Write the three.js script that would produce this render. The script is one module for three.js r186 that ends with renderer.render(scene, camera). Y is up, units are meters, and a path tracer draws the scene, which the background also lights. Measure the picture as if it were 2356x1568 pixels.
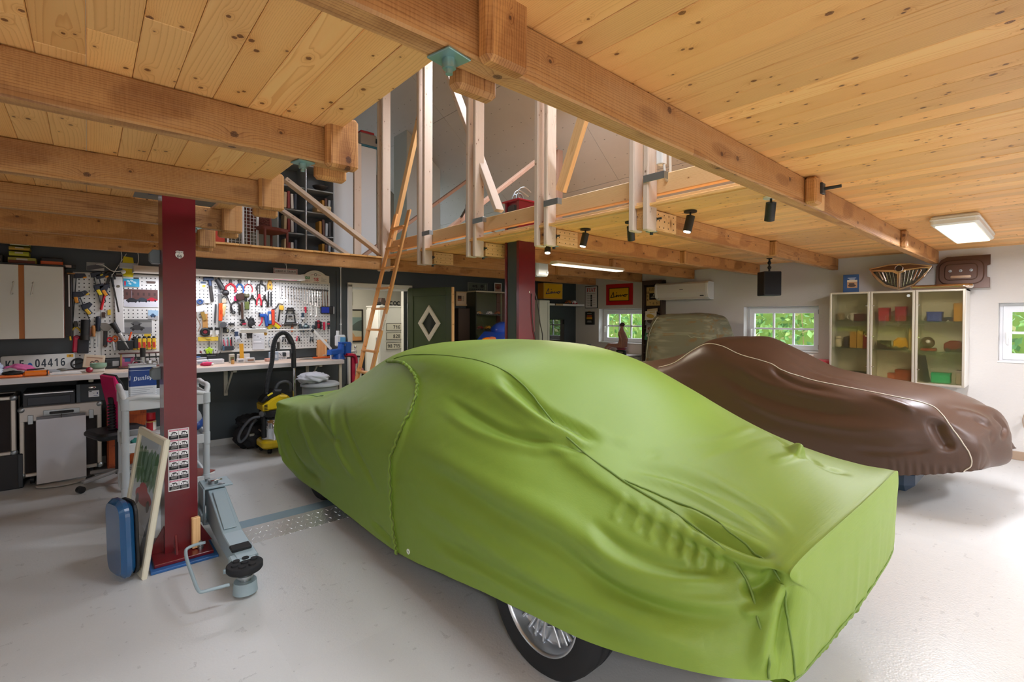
import * as THREE from 'three';
import { mergeGeometries, mergeVertices, toCreasedNormals } from 'three/addons/utils/BufferGeometryUtils.js';
import { RectAreaLightUniformsLib } from 'three/addons/lights/RectAreaLightUniformsLib.js';
import { FontLoader } from 'three/addons/loaders/FontLoader.js';
import { TextGeometry } from 'three/addons/geometries/TextGeometry.js';

// ---------------------------------------------------------------- camera, sky, sun, exposure
const IW = 2356, IH = 1568, FPX = 1111.45, EYE = 1.485;
const scene = new THREE.Scene();
const camera = new THREE.PerspectiveCamera(2 * Math.atan(IH / 2 / FPX) * 180 / Math.PI, IW / IH, 0.05, 200);
camera.position.set(0, EYE, 0);
camera.rotation.set(-0.014295, -0.72104, 0.0018, 'YXZ');
camera.setViewOffset(IW, IH, 0, 38.2, IW, IH);
scene.add(camera);
const renderer = new THREE.WebGLRenderer({ antialias: true });
renderer.toneMapping = THREE.LinearToneMapping;
renderer.toneMappingExposure = 1.62;
renderer.shadowMap.enabled = true;
RectAreaLightUniformsLib.init();
scene.background = new THREE.Color(0.86, 0.95, 1.08);
scene.backgroundIntensity = 5;
const sun = new THREE.DirectionalLight(0xfff3dd, 3.4);
sun.position.set(7.4, 16, 10); sun.target.position.set(9, 0, -2);
sun.castShadow = true;
Object.assign(sun.shadow.camera, { left: -16, right: 16, top: 16, bottom: -16, near: 1, far: 60 });
sun.shadow.radius = 1.5;
scene.add(sun, sun.target);

// ---------------------------------------------------------------- helpers
const V = (x, y, z) => new THREE.Vector3(x, y, z);
const PI = Math.PI;
let seedN = 7;
function rnd() { seedN = (seedN * 1664525 + 1013904223) >>> 0; return seedN / 4294967296; }
const rr = (a, b) => a + (b - a) * rnd();
function h2(x, y, s = 0) { let n = Math.imul(x | 0, 374761393) + Math.imul(y | 0, 668265263) + Math.imul(s | 0, 974711); n = Math.imul(n ^ (n >>> 13), 1274126177); return ((n ^ (n >>> 16)) >>> 0) / 4294967296; }
function vn(x, y, s = 0) {
  const xi = Math.floor(x), yi = Math.floor(y); let u = x - xi, v = y - yi; u = u * u * (3 - 2 * u); v = v * v * (3 - 2 * v);
  return (h2(xi, yi, s) * (1 - u) + h2(xi + 1, yi, s) * u) * (1 - v) + (h2(xi, yi + 1, s) * (1 - u) + h2(xi + 1, yi + 1, s) * u) * v;
}
const fbm = (x, y, s = 0) => vn(x, y, s) * .5 + vn(x * 2.1, y * 2.1, s + 1) * .3 + vn(x * 4.3, y * 4.3, s + 2) * .2;
const clamp = (v, a = 0, b = 1) => Math.min(b, Math.max(a, v)), mix = (a, b, t) => a + (b - a) * t;
const sst = (a, b, x) => { const t = clamp((x - a) / (b - a)); return t * t * (3 - 2 * t); };
const used = new Map();
function numbered(n) { const k = used.get(n) || 0; used.set(n, k + 1); return k ? n + '_' + String(k).padStart(3, '0') : n; }
function tag(o, label, category, grp) { o.userData.label = label; o.userData.category = category; if (grp) o.userData.group = grp; return o; }
function thing(name, label, category, pos = [0, 0, 0], rot, grp) {
  const g = new THREE.Group(); g.name = numbered(name); g.position.set(...pos); if (rot) g.rotation.set(...rot);
  scene.add(g); return tag(g, label, category, grp);
}
function part(parent, name, geo, mat, pos, rot) {
  const m = new THREE.Mesh(geo, mat); m.castShadow = m.receiveShadow = true;
  m.name = parent === scene ? numbered(name) : name;
  if (pos) m.position.set(...pos); if (rot) m.rotation.set(...rot);
  parent.add(m); return m;
}
const solo = (name, label, cat, geo, mat, pos, rot, grp) => tag(part(scene, name, geo, mat, pos, rot), label, cat, grp);
function struct(name, geo, mat, pos, rot) { const m = part(scene, name, geo, mat, pos, rot); m.userData.kind = 'structure'; return m; }
function structG(name, pos = [0, 0, 0]) { const g = new THREE.Group(); g.name = numbered(name); g.position.set(...pos); g.userData.kind = 'structure'; scene.add(g); return g; }
const cache = new Map();
const memo = (k, f) => { if (!cache.has(k)) cache.set(k, f()); return cache.get(k); };
function mat(color, rough = .6, metal = 0, o = {}) {
  return memo('m' + color + rough + '/' + metal + JSON.stringify(o, (k, v) => v && v.isTexture ? v.uuid : v), () => new THREE.MeshPhysicalMaterial({ color, roughness: rough, metalness: metal, ...o }));
}
// box with chamfered edges; uv in metres, v along the longest side
function bx(w, h, d, c = .0025, uo = 0, vo = 0, us = 1, vs = 1) {
  return memo(['bx', w, h, d, c, uo, vo, us, vs].join(), () => {
    c = Math.min(c, w * .45, h * .45, d * .45);
    const X = w / 2, Y = h / 2, Z = d / 2, P = [], N = [], U = [];
    const dims = [w, h, d], L = dims.indexOf(Math.max(...dims));
    const pv = (sx, sy, sz, ax) => [sx * (ax === 0 ? X : X - c), sy * (ax === 1 ? Y : Y - c), sz * (ax === 2 ? Z : Z - c)];
    function poly(pts) {
      const a = V(...pts[0]), n = V(...pts[1]).sub(a).cross(V(...pts[2]).sub(a)).normalize();
      const out = n.dot(pts.reduce((s, p) => s.add(V(...p)), V(0, 0, 0))); if (out < 0) { pts.reverse(); n.negate(); }
      const A = [Math.abs(n.x), Math.abs(n.y), Math.abs(n.z)], m = A.indexOf(Math.max(...A));
      let ax = [0, 1, 2].filter(i => i !== m); const vA = ax.includes(L) ? L : ax[1], uA = ax.find(i => i !== vA);
      for (let i = 1; i < pts.length - 1; i++) for (const p of [pts[0], pts[i], pts[i + 1]]) { P.push(...p); N.push(n.x, n.y, n.z); U.push(uo + (p[uA] + dims[uA] / 2) * us, vo + (p[vA] + dims[vA] / 2) * vs); }
    }
    for (const s of [-1, 1]) for (let a = 0; a < 3; a++) {
      const q = [[-1, -1], [1, -1], [1, 1], [-1, 1]].map(([u, v]) => { const t = [0, 0, 0]; t[a] = s; t[(a + 1) % 3] = u; t[(a + 2) % 3] = v; return pv(...t, a); });
      poly(q);
    }
    for (let a = 0; a < 3; a++) for (const s of [-1, 1]) for (const t of [-1, 1]) {
      const b = (a + 1) % 3, e = (a + 2) % 3, mk = (k, ax) => { const q = [0, 0, 0]; q[a] = k; q[b] = s; q[e] = t; return pv(...q, ax); };
      poly([mk(-1, b), mk(1, b), mk(1, e), mk(-1, e)]);
    }
    for (const x of [-1, 1]) for (const y of [-1, 1]) for (const z of [-1, 1]) poly([pv(x, y, z, 0), pv(x, y, z, 1), pv(x, y, z, 2)]);
    const g = new THREE.BufferGeometry();
    g.setAttribute('position', new THREE.Float32BufferAttribute(P, 3)); g.setAttribute('normal', new THREE.Float32BufferAttribute(N, 3)); g.setAttribute('uv', new THREE.Float32BufferAttribute(U, 2));
    return g;
  });
}
const cy = (r1, r2, h, s = 20, open = false) => memo(['cy', r1, r2, h, s, open].join(), () => new THREE.CylinderGeometry(r1, r2, h, s, 1, open));
const sph = (r, a = 20, b = 14) => memo(['sp', r, a, b].join(), () => new THREE.SphereGeometry(r, a, b));
const tor = (R, r, a = 8, b = 28, arc = 2 * PI) => memo(['to', R, r, a, b, arc].join(), () => new THREE.TorusGeometry(R, r, a, b, arc));
const lathe = (pts, s = 28) => new THREE.LatheGeometry(pts.map(p => new THREE.Vector2(...p)), s);
const tube = (pts, r, n = 40, s = 8, closed = false) => new THREE.TubeGeometry(new THREE.CatmullRomCurve3(pts.map(p => V(...p)), closed, 'centripetal'), n, r, s, closed);
function shp(pts) { const s = new THREE.Shape(); pts.forEach((p, i) => i ? s.lineTo(p[0], p[1]) : s.moveTo(p[0], p[1])); s.closePath(); return s; }
function rshape(w, h, r) { const s = new THREE.Shape(), x = -w / 2, y = -h / 2; s.moveTo(x + r, y); s.lineTo(x + w - r, y); s.quadraticCurveTo(x + w, y, x + w, y + r); s.lineTo(x + w, y + h - r); s.quadraticCurveTo(x + w, y + h, x + w - r, y + h); s.lineTo(x + r, y + h); s.quadraticCurveTo(x, y + h, x, y + h - r); s.lineTo(x, y + r); s.quadraticCurveTo(x, y, x + r, y); return s; }
function ext(shape, depth, bev = .002, seg = 8) { // centred on z = 0
  const s = Array.isArray(shape) ? shp(shape) : shape;
  const g = new THREE.ExtrudeGeometry(s, { depth: Math.max(1e-4, depth - 2 * bev), bevelEnabled: bev > 0, bevelThickness: bev, bevelSize: bev, bevelOffset: -bev, bevelSegments: 1, curveSegments: seg });
  g.translate(0, 0, -depth / 2 + bev); return g;
}
function mv(g, x = 0, y = 0, z = 0, rx = 0, ry = 0, rz = 0, sx = 1, sy = sx, sz = sx) {
  const c = g.clone(); c.applyMatrix4(new THREE.Matrix4().compose(V(x, y, z), new THREE.Quaternion().setFromEuler(new THREE.Euler(rx, ry, rz)), V(sx, sy, sz))); return c;
}
function mg(...gs) { return mergeGeometries(gs.map(g => { g = g.index ? g.toNonIndexed() : g.clone(); for (const k of Object.keys(g.attributes)) if (!['position', 'normal', 'uv'].includes(k)) g.deleteAttribute(k); return g; })); }
// bar between two points, section a x b
function bar(p, q, a, b, c = .002, vo = 0) {
  const A = V(...p), B = V(...q), d = B.clone().sub(A), L = d.length(), g = bx(a, L, b, c, vo * 3.1, vo).clone();
  const yv = d.normalize(), ref = Math.abs(yv.y) > .95 ? V(0, 0, 1) : V(0, 1, 0), xv = ref.clone().cross(yv).normalize(), zv = xv.clone().cross(yv).normalize();
  const m = new THREE.Matrix4().makeBasis(xv, yv, zv).setPosition(A.add(B).multiplyScalar(.5)); if (m.determinant() < 0) m.scale(V(-1, 1, 1));
  return g.applyMatrix4(m);
}
const rod = (p, q, r, s = 10, r2 = r) => { const A = V(...p), B = V(...q), d = B.clone().sub(A), g = new THREE.CylinderGeometry(r2, r, d.length(), s); return g.applyMatrix4(new THREE.Matrix4().compose(A.clone().add(B).multiplyScalar(.5), new THREE.Quaternion().setFromUnitVectors(V(0, 1, 0), d.normalize()), V(1, 1, 1))); };
// print on paper, screens and plates
function canvasTex(w, h, draw) {
  const c = document.createElement('canvas'); c.width = w; c.height = h; const g = c.getContext('2d'); draw(g, w, h);
  const t = new THREE.CanvasTexture(c); t.colorSpace = THREE.SRGBColorSpace; t.wrapS = t.wrapT = THREE.ClampToEdgeWrapping; return t;
}
const printed = (w, h, draw, rough = .5, o = {}) => new THREE.MeshPhysicalMaterial({ map: canvasTex(w, h, draw), roughness: rough, ...o });
const sheet = (w, h) => memo('pl' + w + ',' + h, () => new THREE.PlaneGeometry(w, h));
function tile(n, m, f, srgb) { const d = new Uint8Array(n * m * 4); for (let y = 0; y < m; y++) for (let x = 0; x < n; x++) { const c = f(x / n, y / m, x, y), o = (y * n + x) * 4; d[o] = clamp(c[0], 0, 255); d[o + 1] = clamp(c[1], 0, 255); d[o + 2] = clamp(c[2], 0, 255); d[o + 3] = 255; } const t = new THREE.DataTexture(d, n, m); t.wrapS = t.wrapT = THREE.RepeatWrapping; t.magFilter = THREE.LinearFilter; t.minFilter = THREE.LinearMipmapLinearFilter; t.generateMipmaps = true; if (srgb) t.colorSpace = THREE.SRGBColorSpace; t.needsUpdate = true; return t; }
// wood: strips side by side, each with its own heart, grain and knots. Strip width Wm, length Lm.
function woodTex(n, m, strips, Wm, Lm, light, dark, knotC, o = {}) {
  const S = [];
  for (let i = 0; i < strips; i++) {
    const kn = []; const nk = Math.round(Lm * (o.knots ?? 4));
    for (let k = 0; k < nk; k++) kn.push([rr(.08, .92) * Wm, rr(0, 1) * Lm, rr(.35, 1) * (o.kr ?? .008)]);
    S.push({ c: rr(-.3, 1.3) * Wm, a: rr(.25, 1.1), s: rr(0, 90), t: rr(.93, 1.05), wm: rr(-1, 1), kn, sp: rr(.0045, .0085) });
  }
  return tile(n, m, (u, v) => {
    const i = Math.min(strips - 1, Math.floor(u * strips)), q = S[i], x = (u * strips - i) * Wm, y = v * Lm, yl = Math.min(y, Lm - y);
    let warp = 0, core = 0, halo = 0;
    for (const [kx, ky, kr] of q.kn) {
      const dx = x - kx; let dy = y - ky; if (dy > Lm / 2) dy -= Lm; if (dy < -Lm / 2) dy += Lm; if (Math.abs(dy) > kr * 9) continue;
      const e = Math.hypot(dx, dy * .42), dd = Math.hypot(dx, dy * .8) + kr * .25 * (vn(dx * 300 + ky * 99, dy * 300, i) - .5);
      warp += 2.6 * Math.exp(-e * e / (kr * kr * 4)); halo = Math.max(halo, Math.exp(-Math.max(0, e - kr) / (kr * .8)) * .8);
      core = Math.max(core, sst(kr * 1.05, kr * .8, dd) * (.72 + .28 * Math.sin(dd / kr * 16)));
    }
    const cx = q.c + .25 * Wm * (vn(y * .7, 1, i) - .5) * sst(0, .3, yl);
    const r = Math.hypot(x - cx, Wm * q.a * (.25 + .8 * vn(3 + yl * .55, q.s, i))) / q.sp + warp + .35 * vn(x * 120, yl * 2.5, i) + .5 * vn(x * 25, yl * 1.1, i + 40);
    const f = r - Math.floor(r), ring = f < .72 ? .25 * f / .72 * f : .13 + .87 * sst(.72, .96, f) * sst(1.001, .985, f);
    const fib = vn(x * 2600, yl * 14, 5) * .5 + vn(x * 900, yl * 5, 6) * .5, low = fbm(x * 9 + i * 7, yl * 1.3, 9);
    let k = clamp((o.grain ?? .5) * ring + .18 * (fib - .5) + (o.blotch ?? .35) * (low - .42) + halo * .32);
    if (o.saw) k = clamp(k + o.saw * (vn(x * 30, y * 420, 11) - .5) + o.saw * 1.5 * sst(.62, .8, vn(x * 14, y * 4.5, 12)));
    const T = q.t * (1 + (o.fleck ?? .05) * (fib - .5)), c = [0, 1, 2].map(j => mix(mix(light[j], dark[j], k), knotC[j], core) * T);
    if (o.pale) { const p = o.pale * sst(.5, .75, fbm(x * 16 + 40, yl * 2.2, 15 + i)); for (let j = 0; j < 3; j++) c[j] = mix(c[j], [214, 196, 180][j], p); }
    if (q.wm > 0) { c[0] *= 1 - .03 * q.wm; c[1] *= 1 - .05 * q.wm; c[2] *= 1 - .09 * q.wm; }
    return c;
  }, true);
}
const wmat = (t, rough, o = {}) => new THREE.MeshPhysicalMaterial({ map: t, roughness: rough, ...o });
const texPlank = woodTex(1024, 2048, 8, .112, 2.6, [250, 194, 124], [208, 136, 68], [92, 48, 20], { knots: 5.5, kr: .0085, grain: .42, blotch: .4 });
const texBeam = woodTex(768, 2048, 4, .16, 3.2, [206, 152, 92], [138, 86, 42], [72, 40, 20], { knots: 3.5, kr: .012, grain: .6, blotch: .5, saw: .25, pale: .12 });
const texGrey = woodTex(512, 1024, 4, .14, 2.4, [228, 206, 186], [188, 152, 126], [116, 82, 62], { knots: 4, kr: .007, grain: .4, blotch: .3, pale: .5 });
const texNew = woodTex(512, 1024, 4, .14, 2.4, [238, 196, 140], [206, 150, 92], [128, 80, 44], { knots: 3, kr: .007, grain: .5, blotch: .3 });
const bumpWood = .0012;
const mPlank = wmat(texPlank, .46), mBeam = wmat(texBeam, .62), mGrey = wmat(texGrey, .7), mNew = wmat(texNew, .55);
// uv offsets picking a strip of an atlas
const PK = { s: 8, W: .112, L: 2.6 }, BM = { s: 4, W: .16, L: 3.2 }, GR = { s: 4, W: .14, L: 2.4 };
function lumber(K, w, h, d, c = .003) { // box whose uv walks one strip of the atlas
  const i = Math.floor(rnd() * K.s), v = Math.floor(rnd() * 16) / 16;
  return bx(w, h, d, c, (i + .02) / K.s, v, .96 / (K.s * Math.max(K.W, [w, h, d].sort((a, b) => b - a)[1])), 1 / K.L);
}
function beamTo(p, q, a, b, K = GR, c = .003) { const A = V(...p), B = V(...q), d = B.clone().sub(A), L = d.length(); const g = lumber(K, a, L, b, c).clone(); const yv = d.normalize(), ref = Math.abs(yv.y) > .95 ? V(0, 0, 1) : V(0, 1, 0), xv = ref.clone().cross(yv).normalize(), zv = xv.clone().cross(yv); return g.applyMatrix4(new THREE.Matrix4().makeBasis(xv, yv, zv).setPosition(A.add(B).multiplyScalar(.5))); }
const white = mat(0xe9e9e6, .45), offwhite = mat(0xdedbd0, .5), black = mat(0x17181a, .5), darkgrey = mat(0x34373a, .5), steel = mat(0xb9bcc0, .3, 1), chrome = mat(0xe6e6e6, .08, 1), zinc = mat(0xa9b1b5, .42, 1), rubber = mat(0x1d1f22, .8);
const glassPane = new THREE.MeshPhysicalMaterial({ color: 0xffffff, transmission: 1, thickness: 0, roughness: 0, ior: 1.5 });

// ---------------------------------------------------------------- the setting
const XL = -1.45, XR = 7.33, ZB = -6.41, ZF = 2.6, CEIL = 2.255;
const texFloor = tile(1024, 1024, (u, v, x, y) => { const n = fbm(u * 6 % 6, v * 6, 3), s = h2(x, y, 4), d = vn(u * 60, v * 60, 8); let k = 1 + .035 * (n - .5) + .02 * (s - .5); if (d > .93 && s > .55) k *= .86; return [200 * k, 201 * k, 199 * k]; }, true);
const bumpFloor = tile(512, 512, (u, v, x, y) => { const k = 120 + 60 * (fbm(u * 40, v * 40, 2) - .5) + 90 * (vn(u * 170, v * 170, 5) - .5); return [k, k, k]; });
texFloor.repeat.set(.55, .55); bumpFloor.repeat.set(1.1, 1.1);
const mFloor = new THREE.MeshPhysicalMaterial({ map: texFloor, roughness: .34, bumpMap: bumpFloor, bumpScale: .0012 });
const bumpPlaster = tile(512, 512, (u, v) => { const k = 128 + 120 * (fbm(u * 9, v * 9, 21) - .5) + 60 * (fbm(u * 42, v * 42, 25) - .5); return [k, k, k]; });
bumpPlaster.repeat.set(1.3, 1.3);
const mPlaster = new THREE.MeshPhysicalMaterial({ color: 0xd3d0cb, roughness: .85, bumpMap: bumpPlaster, bumpScale: .006 });
const bumpPaint = bumpPlaster.clone(); bumpPaint.repeat.set(6, 6); bumpPaint.needsUpdate = true;
const mSlate = new THREE.MeshPhysicalMaterial({ color: 0x3d464a, roughness: .42, bumpMap: bumpPaint, bumpScale: .0008 });
const mRoom = new THREE.MeshPhysicalMaterial({ color: 0xe2dfd4, roughness: .8 });
function wallGeo(x0, x1, y0, y1, th, holes) { const s = shp([[x0, y0], [x1, y0], [x1, y1], [x0, y1]]); for (const [a, b, c, d] of holes) { const p = new THREE.Path(); p.moveTo(a, b); p.lineTo(a, d); p.lineTo(c, d); p.lineTo(c, b); p.closePath(); s.holes.push(p); } return new THREE.ExtrudeGeometry(s, { depth: th, bevelEnabled: false }); }
struct('floor', mv(bx(12, .12, 14, 0), 3, -.06, -4.2), mFloor);
// windows lie at the same places in both long walls
const WZ = [[-5.83, -4.85], [-3.12, -2.14], [-.45, .53]], WY0 = 1.01, WY1 = 1.65;
struct('wall_right', mv(wallGeo(-ZF, 11, 0, 2.6, .26, WZ.map(([a, b]) => [-b, WY0, -a, WY1])), XR, 0, 0, 0, PI / 2, 0), mPlaster);
struct('wall_left', mv(wallGeo(-ZF, 11, 0, 2.6, .26, WZ.slice(1).map(([a, b]) => [-b, WY0, -a, WY1])), XL - .26, 0, 0, 0, PI / 2, 0), mPlaster);
struct('wall_back', mv(wallGeo(XL, XR, 0, CEIL, .12, [[2.71, 0, 3.57, 1.9]]), 0, 0, ZB - .12), mSlate);
struct('wall_front', mv(bx(9.4, 2.4, .2, 0), 2.95, 1.2, ZF + .1), mPlaster);
struct('baseboard_back', mv(bx(3.9, .075, .014, .003), .7, .0375, ZB + .007), mat(0xc6c8c4, .4));
struct('baseboard_right', mv(bx(.014, .09, 8.9, .003), XR - .007, .045, -1.95), mat(0xa58e78, .5));
// room beyond the door
struct('wall_beyond_left', mv(bx(.1, 2.3, 2.2, 0), 2.3, 1.15, ZB - 1.22), mRoom);
struct('wall_beyond_back', mv(bx(3.2, 2.3, .1, 0), 3.6, 1.15, ZB - 2.2), mRoom);
struct('wall_beyond_right', mv(bx(.1, 2.3, 2.2, 0), 5.1, 1.15, ZB - 1.22), mRoom);

// window with six panes, its sash, frame and handle
const mPVC = mat(0xe9ebee, .35), mGap = mat(0x55585b, .6);
function window6(n, z0, z1, side, handleSide) {
  const x = side > 0 ? XR : XL, g = structG('window_' + n, [x, (WY0 + WY1) / 2, (z0 + z1) / 2]), w = z1 - z0, h = WY1 - WY0, s = side;
  const fr = (ww, hh, t, d) => { const o = shp([[-ww / 2, -hh / 2], [ww / 2, -hh / 2], [ww / 2, hh / 2], [-ww / 2, hh / 2]]), p = new THREE.Path(); p.moveTo(-ww / 2 + t, -hh / 2 + t); p.lineTo(-ww / 2 + t, hh / 2 - t); p.lineTo(ww / 2 - t, hh / 2 - t); p.lineTo(ww / 2 - t, -hh / 2 + t); p.closePath(); o.holes.push(p); return mv(ext(o, d, .004), 0, 0, 0, 0, PI / 2, 0); };
  part(g, 'window_frame', fr(w, h, .04, .07), mPVC, [s * .175, 0, 0]);
  part(g, 'sash', fr(w - .06, h - .06, .068, .06), mPVC, [s * .16, 0, 0]);
  const iw = w - .196, ih = h - .196;
  for (let k = 0; k < 2; k++) part(g, 'muntin', bx(.034, ih, .026, .004), mPVC, [s * .165, 0, (k * 2 - 1) * iw / 6]);
  part(g, 'muntin', bx(.034, .026, iw, .004), mPVC, [s * .165, 0, 0]);
  for (let i = 0; i < 3; i++) for (let j = 0; j < 2; j++) part(g, 'pane', mv(sheet(iw / 3, ih / 2), 0, 0, 0, 0, PI / 2, 0), glassPane, [s * .172, (j - .5) * ih / 2, (i - 1) * iw / 3]);
  const hz = handleSide * (w / 2 - .064);
  const hd = part(g, 'handle', mg(bx(.01, .07, .026, .003), mv(bx(.02, .115, .02, .005), -s * .03, -.035, 0), mv(bx(.03, .018, .018, .004), -s * .014, .012, 0)), white, [s * .125, -.03, hz]);
  for (const y of [-.24, .24]) part(g, 'hinge', cy(.007, .007, .06, 8), mGap, [s * .128, y, -handleSide * (w / 2 - .035)]);
  part(g, 'sill', bx(.13, .016, w + .01, .004), white, [s * .066, -h / 2 + .01, 0]);
}
window6(1, ...WZ[0], 1, -1); window6(2, ...WZ[1], 1, -1); window6(3, ...WZ[2], 1, -1);
window6(4, ...WZ[1], -1, 1); window6(5, ...WZ[2], -1, 1);

// ceiling of single pine planks on joists
const ceil = structG('ceiling');
const ZO = -.975, ZJ = -5.86, XO0 = .84, XO1 = 2.965;
for (let i = 0; i < 79; i++) {
  const x = XL + .056 + i * .112 - .003, w = .1112 - .0012 * rnd();
  const runs = [], inOpen = x > XO0 && x < XO1;
  if (inOpen) runs.push([ZO, ZF], [-9.8, ZJ]);
  else if (x > .2 && x < .7) runs.push([-3.42, ZF], [ZB, -4.06]);
  else runs.push([ZB, ZF]);
  for (const [a, b] of runs) {
    let z = a; while (z < b - .01) { let l = x > 1 ? rr(2.2, 4.6) : rr(3.2, 5.2); if (b - z - l < .9) l = b - z; const g = lumber(PK, w, .021, l - .0015, .0022); part(ceil, 'plank', g, mPlank, [x, CEIL + .0105 + rr(-.0012, .0012), z + l / 2]); z += l; }
  }
}
// joists: those left of the opening, those right of it and the long one across
function timber(name, g, m, label, pos) { return struct(name, g, m, pos); }
const JH = .146, JT = .072, JY = CEIL - JH / 2 - .001;
const LZ = [-1.98, -2.99, -3.98, -4.96], RZ = [-1.93, -2.9, -3.9, -4.87];
const ply = wmat(texNew, .6), hole = mat(0x2a2018, .9), mBolt = mat(0x8fb0ac, .35, .6);
const jst = (x0, x1, zf) => timber('ceiling_joist', mv(lumber(BM, x1 - x0, JH, JT, .006), (x0 + x1) / 2, JY, zf - JT / 2), mBeam);
jst(XL, XR, -.937);
for (const z of LZ) jst(XL, .852, z);
for (const z of RZ) { jst(2.93, 5.12, z); jst(5.18, XR - .02, z + .012); }
jst(XL, 3.05, -5.9); jst(3.05, XR, -5.9);
// blocks (feet of the roof posts) bolted to the joist ends, with plates, bolts and plywood gussets
function block(x, z, w, y0, y1, d = .05, m = mBeam) { const t = struct('joist_block', mv(lumber(BM, w, y1 - y0, d, .012), x, (y0 + y1) / 2, z), m); return t; }
block(.772, -.912, .132, 2.092, 2.35); block(.772, -1.036, .132, 2.07, 2.35);
for (const z of LZ) { block(.787, z + .026, .13, 2.09, 2.3); block(.787, z - JT - .026, .13, 2.068, 2.3); }
for (const z of RZ) block(5.15, z + .018, .06, 2.1, 2.25, .09);
block(5.36, -.915, .07, 2.1, 2.25, .05); block(2.99, -.905, .1, 2.105, 2.25, .06);
const boltPlate = (x, y, z, s = 1) => { const t = thing('washer_plate', '', 'washer', [x, y, z]); part(t, 'plate', bx(.075 * s, .006, .075 * s, .0015), mBolt, [0, 0, 0], [0, .2, 0]); part(t, 'nut', cy(.017 * s, .017 * s, .022 * s, 6), mBolt, [0, -.014 * s, 0]); part(t, 'bolt', cy(.009 * s, .009 * s, .016 * s, 10), mBolt, [0, -.03 * s, 0]); return t; };
const bl = [[.655, 2.104, -.975, 1, 'galvanised square plate and nut under the big beam by the opening'], [.655, 2.104, -2.02, .9, 'galvanised plate and nut under the second beam, near its block end'], [.57, 2.104, -4.0, .8, 'small galvanised plate and nut under the beam behind the red lift post']];
for (const [x, y, z, s, l] of bl) boltPlate(x, y, z, s).userData.label = l;
RZ.slice(0, 4).forEach((z, i) => {
  const p = struct('gusset', mv(bx(.27, .135, .012, .001, .1 * i, .3, .4, .4), 3.19, JY, z + .006), ply);
  const dots = []; for (let a = 0; a < 4; a++) for (let b = 0; b < 3; b++) dots.push(mv(cy(.004, .004, .004, 6), 3.09 + a * .062 + rr(-.01, .01), JY - .045 + b * .045, z + .013, PI / 2)); part(p, 'nail', mg(...dots), hole);
  const t = thing('washer_plate', ['galvanised plate and nut under the joist beside the lit spotlight', 'galvanised plate and nut under the joist above the fluorescent batten', 'galvanised plate and nut under the joist at the dark-fronted lift post', 'galvanised plate and nut under the joist near the wooden ladder'][i], 'washer', [3.06, 2.104, z - .03]);
  part(t, 'plate', bx(.06, .005, .06, .001), mBolt); part(t, 'nut', cy(.014, .014, .02, 6), darkgrey, [0, -.012, 0]);
  part(p, 'bolt', mg(mv(cy(.02, .02, .02, 8), 3.02, JY, z + .02, PI / 2), mv(cy(.008, .008, .06, 8), 3.02, JY, z + .045, PI / 2)), darkgrey);
});
{ const p = struct('gusset', mv(bx(.2, .135, .012, .001, .6, .2, .4, .4), 3.15, JY, -.931), ply); part(p, 'bolt', mg(mv(bx(.05, .06, .015, .003), 3.02, JY + .01, -.87), mv(cy(.009, .009, .09, 8), 3.03, JY + .01, -.83, PI / 2)), darkgrey); }

// roof posts in pairs, purlin, edge boards and braces of the trusses
const postLift = .045;
[...RZ, -5.9].forEach((z, i) => {
  for (const dz of [.022, -.094]) struct('roof_post', beamTo([2.955, 2.09 + (dz > 0 ? 0 : .006), z + dz], [2.955 + rr(-.01, .01), 6.0, z + dz + rr(-.02, .02)], .115, .046, GR, .008), mGrey);
});
struct('purlin', mv(lumber(GR, .06, .135, 5.0, .005), 3.045, 2.42, -3.42), mNew);
for (let i = 0; i < 4; i++) { const a = [-1.85, -2.82, -3.82, -4.79][i]; struct('edge_board', mv(lumber(GR, .025, .05, .85, .002), 2.945, 2.272, [-1.42, -2.37, -3.34, -4.33][i]), mNew); }
struct('edge_board', mv(lumber(GR, .025, .05, .95, .002), 2.945, 2.272, -5.35), mNew);
RZ.forEach((z, i) => { const b = struct('bracket', mg(mv(bx(.006, .05, .16, .001), 2.893, 2.44, z + .09), mv(bx(.05, .05, .006, .001), 2.915, 2.44, z + .17)), zinc); });
struct('brace', beamTo([3,2.515,-3.607], [3,4.331,-4.562], .1, .045, GR), mGrey);
struct('brace', beamTo([3.02,2.373,-5.88], [3.02,4.282,-4.932], .05, .075, GR), mNew);
struct('brace', beamTo([3.05,2.564,-2.842], [3.05,3.206,-2.549], .05, .095, GR), mNew);
// cross braces of the trusses seen above the beam at the far wall
struct('brace', beamTo([2.989,2.282,-5.98], [1.735,3.086,-5.98], .11, .045, GR), mGrey);
struct('brace', beamTo([2.938,2.383,-6.98], [1.86,2.998,-6.98], .1, .045, GR), mGrey);
struct('brace', beamTo([2.637,2.52,-7.98], [2.033,2.912,-7.98], .1, .045, GR), mGrey);
const mPost = wmat(texGrey, .75, { color: 0xc9b0a4 });
// rafters and struts right of the posts
for (const z of [-4.92, -6.9]) {
  struct('strut', beamTo([3.05, 2.36, z], [5.15, 3.98, z], .1, .045, GR), mPost);
  struct('strut', beamTo([5.25, 2.3, z], [5.25, 3.95, z], .1, .045, GR), mPost);
}
struct('roof_post', beamTo([3.054,2.395,-7], [3.059,4.085,-7], .11, .05, GR), mGrey);
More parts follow.
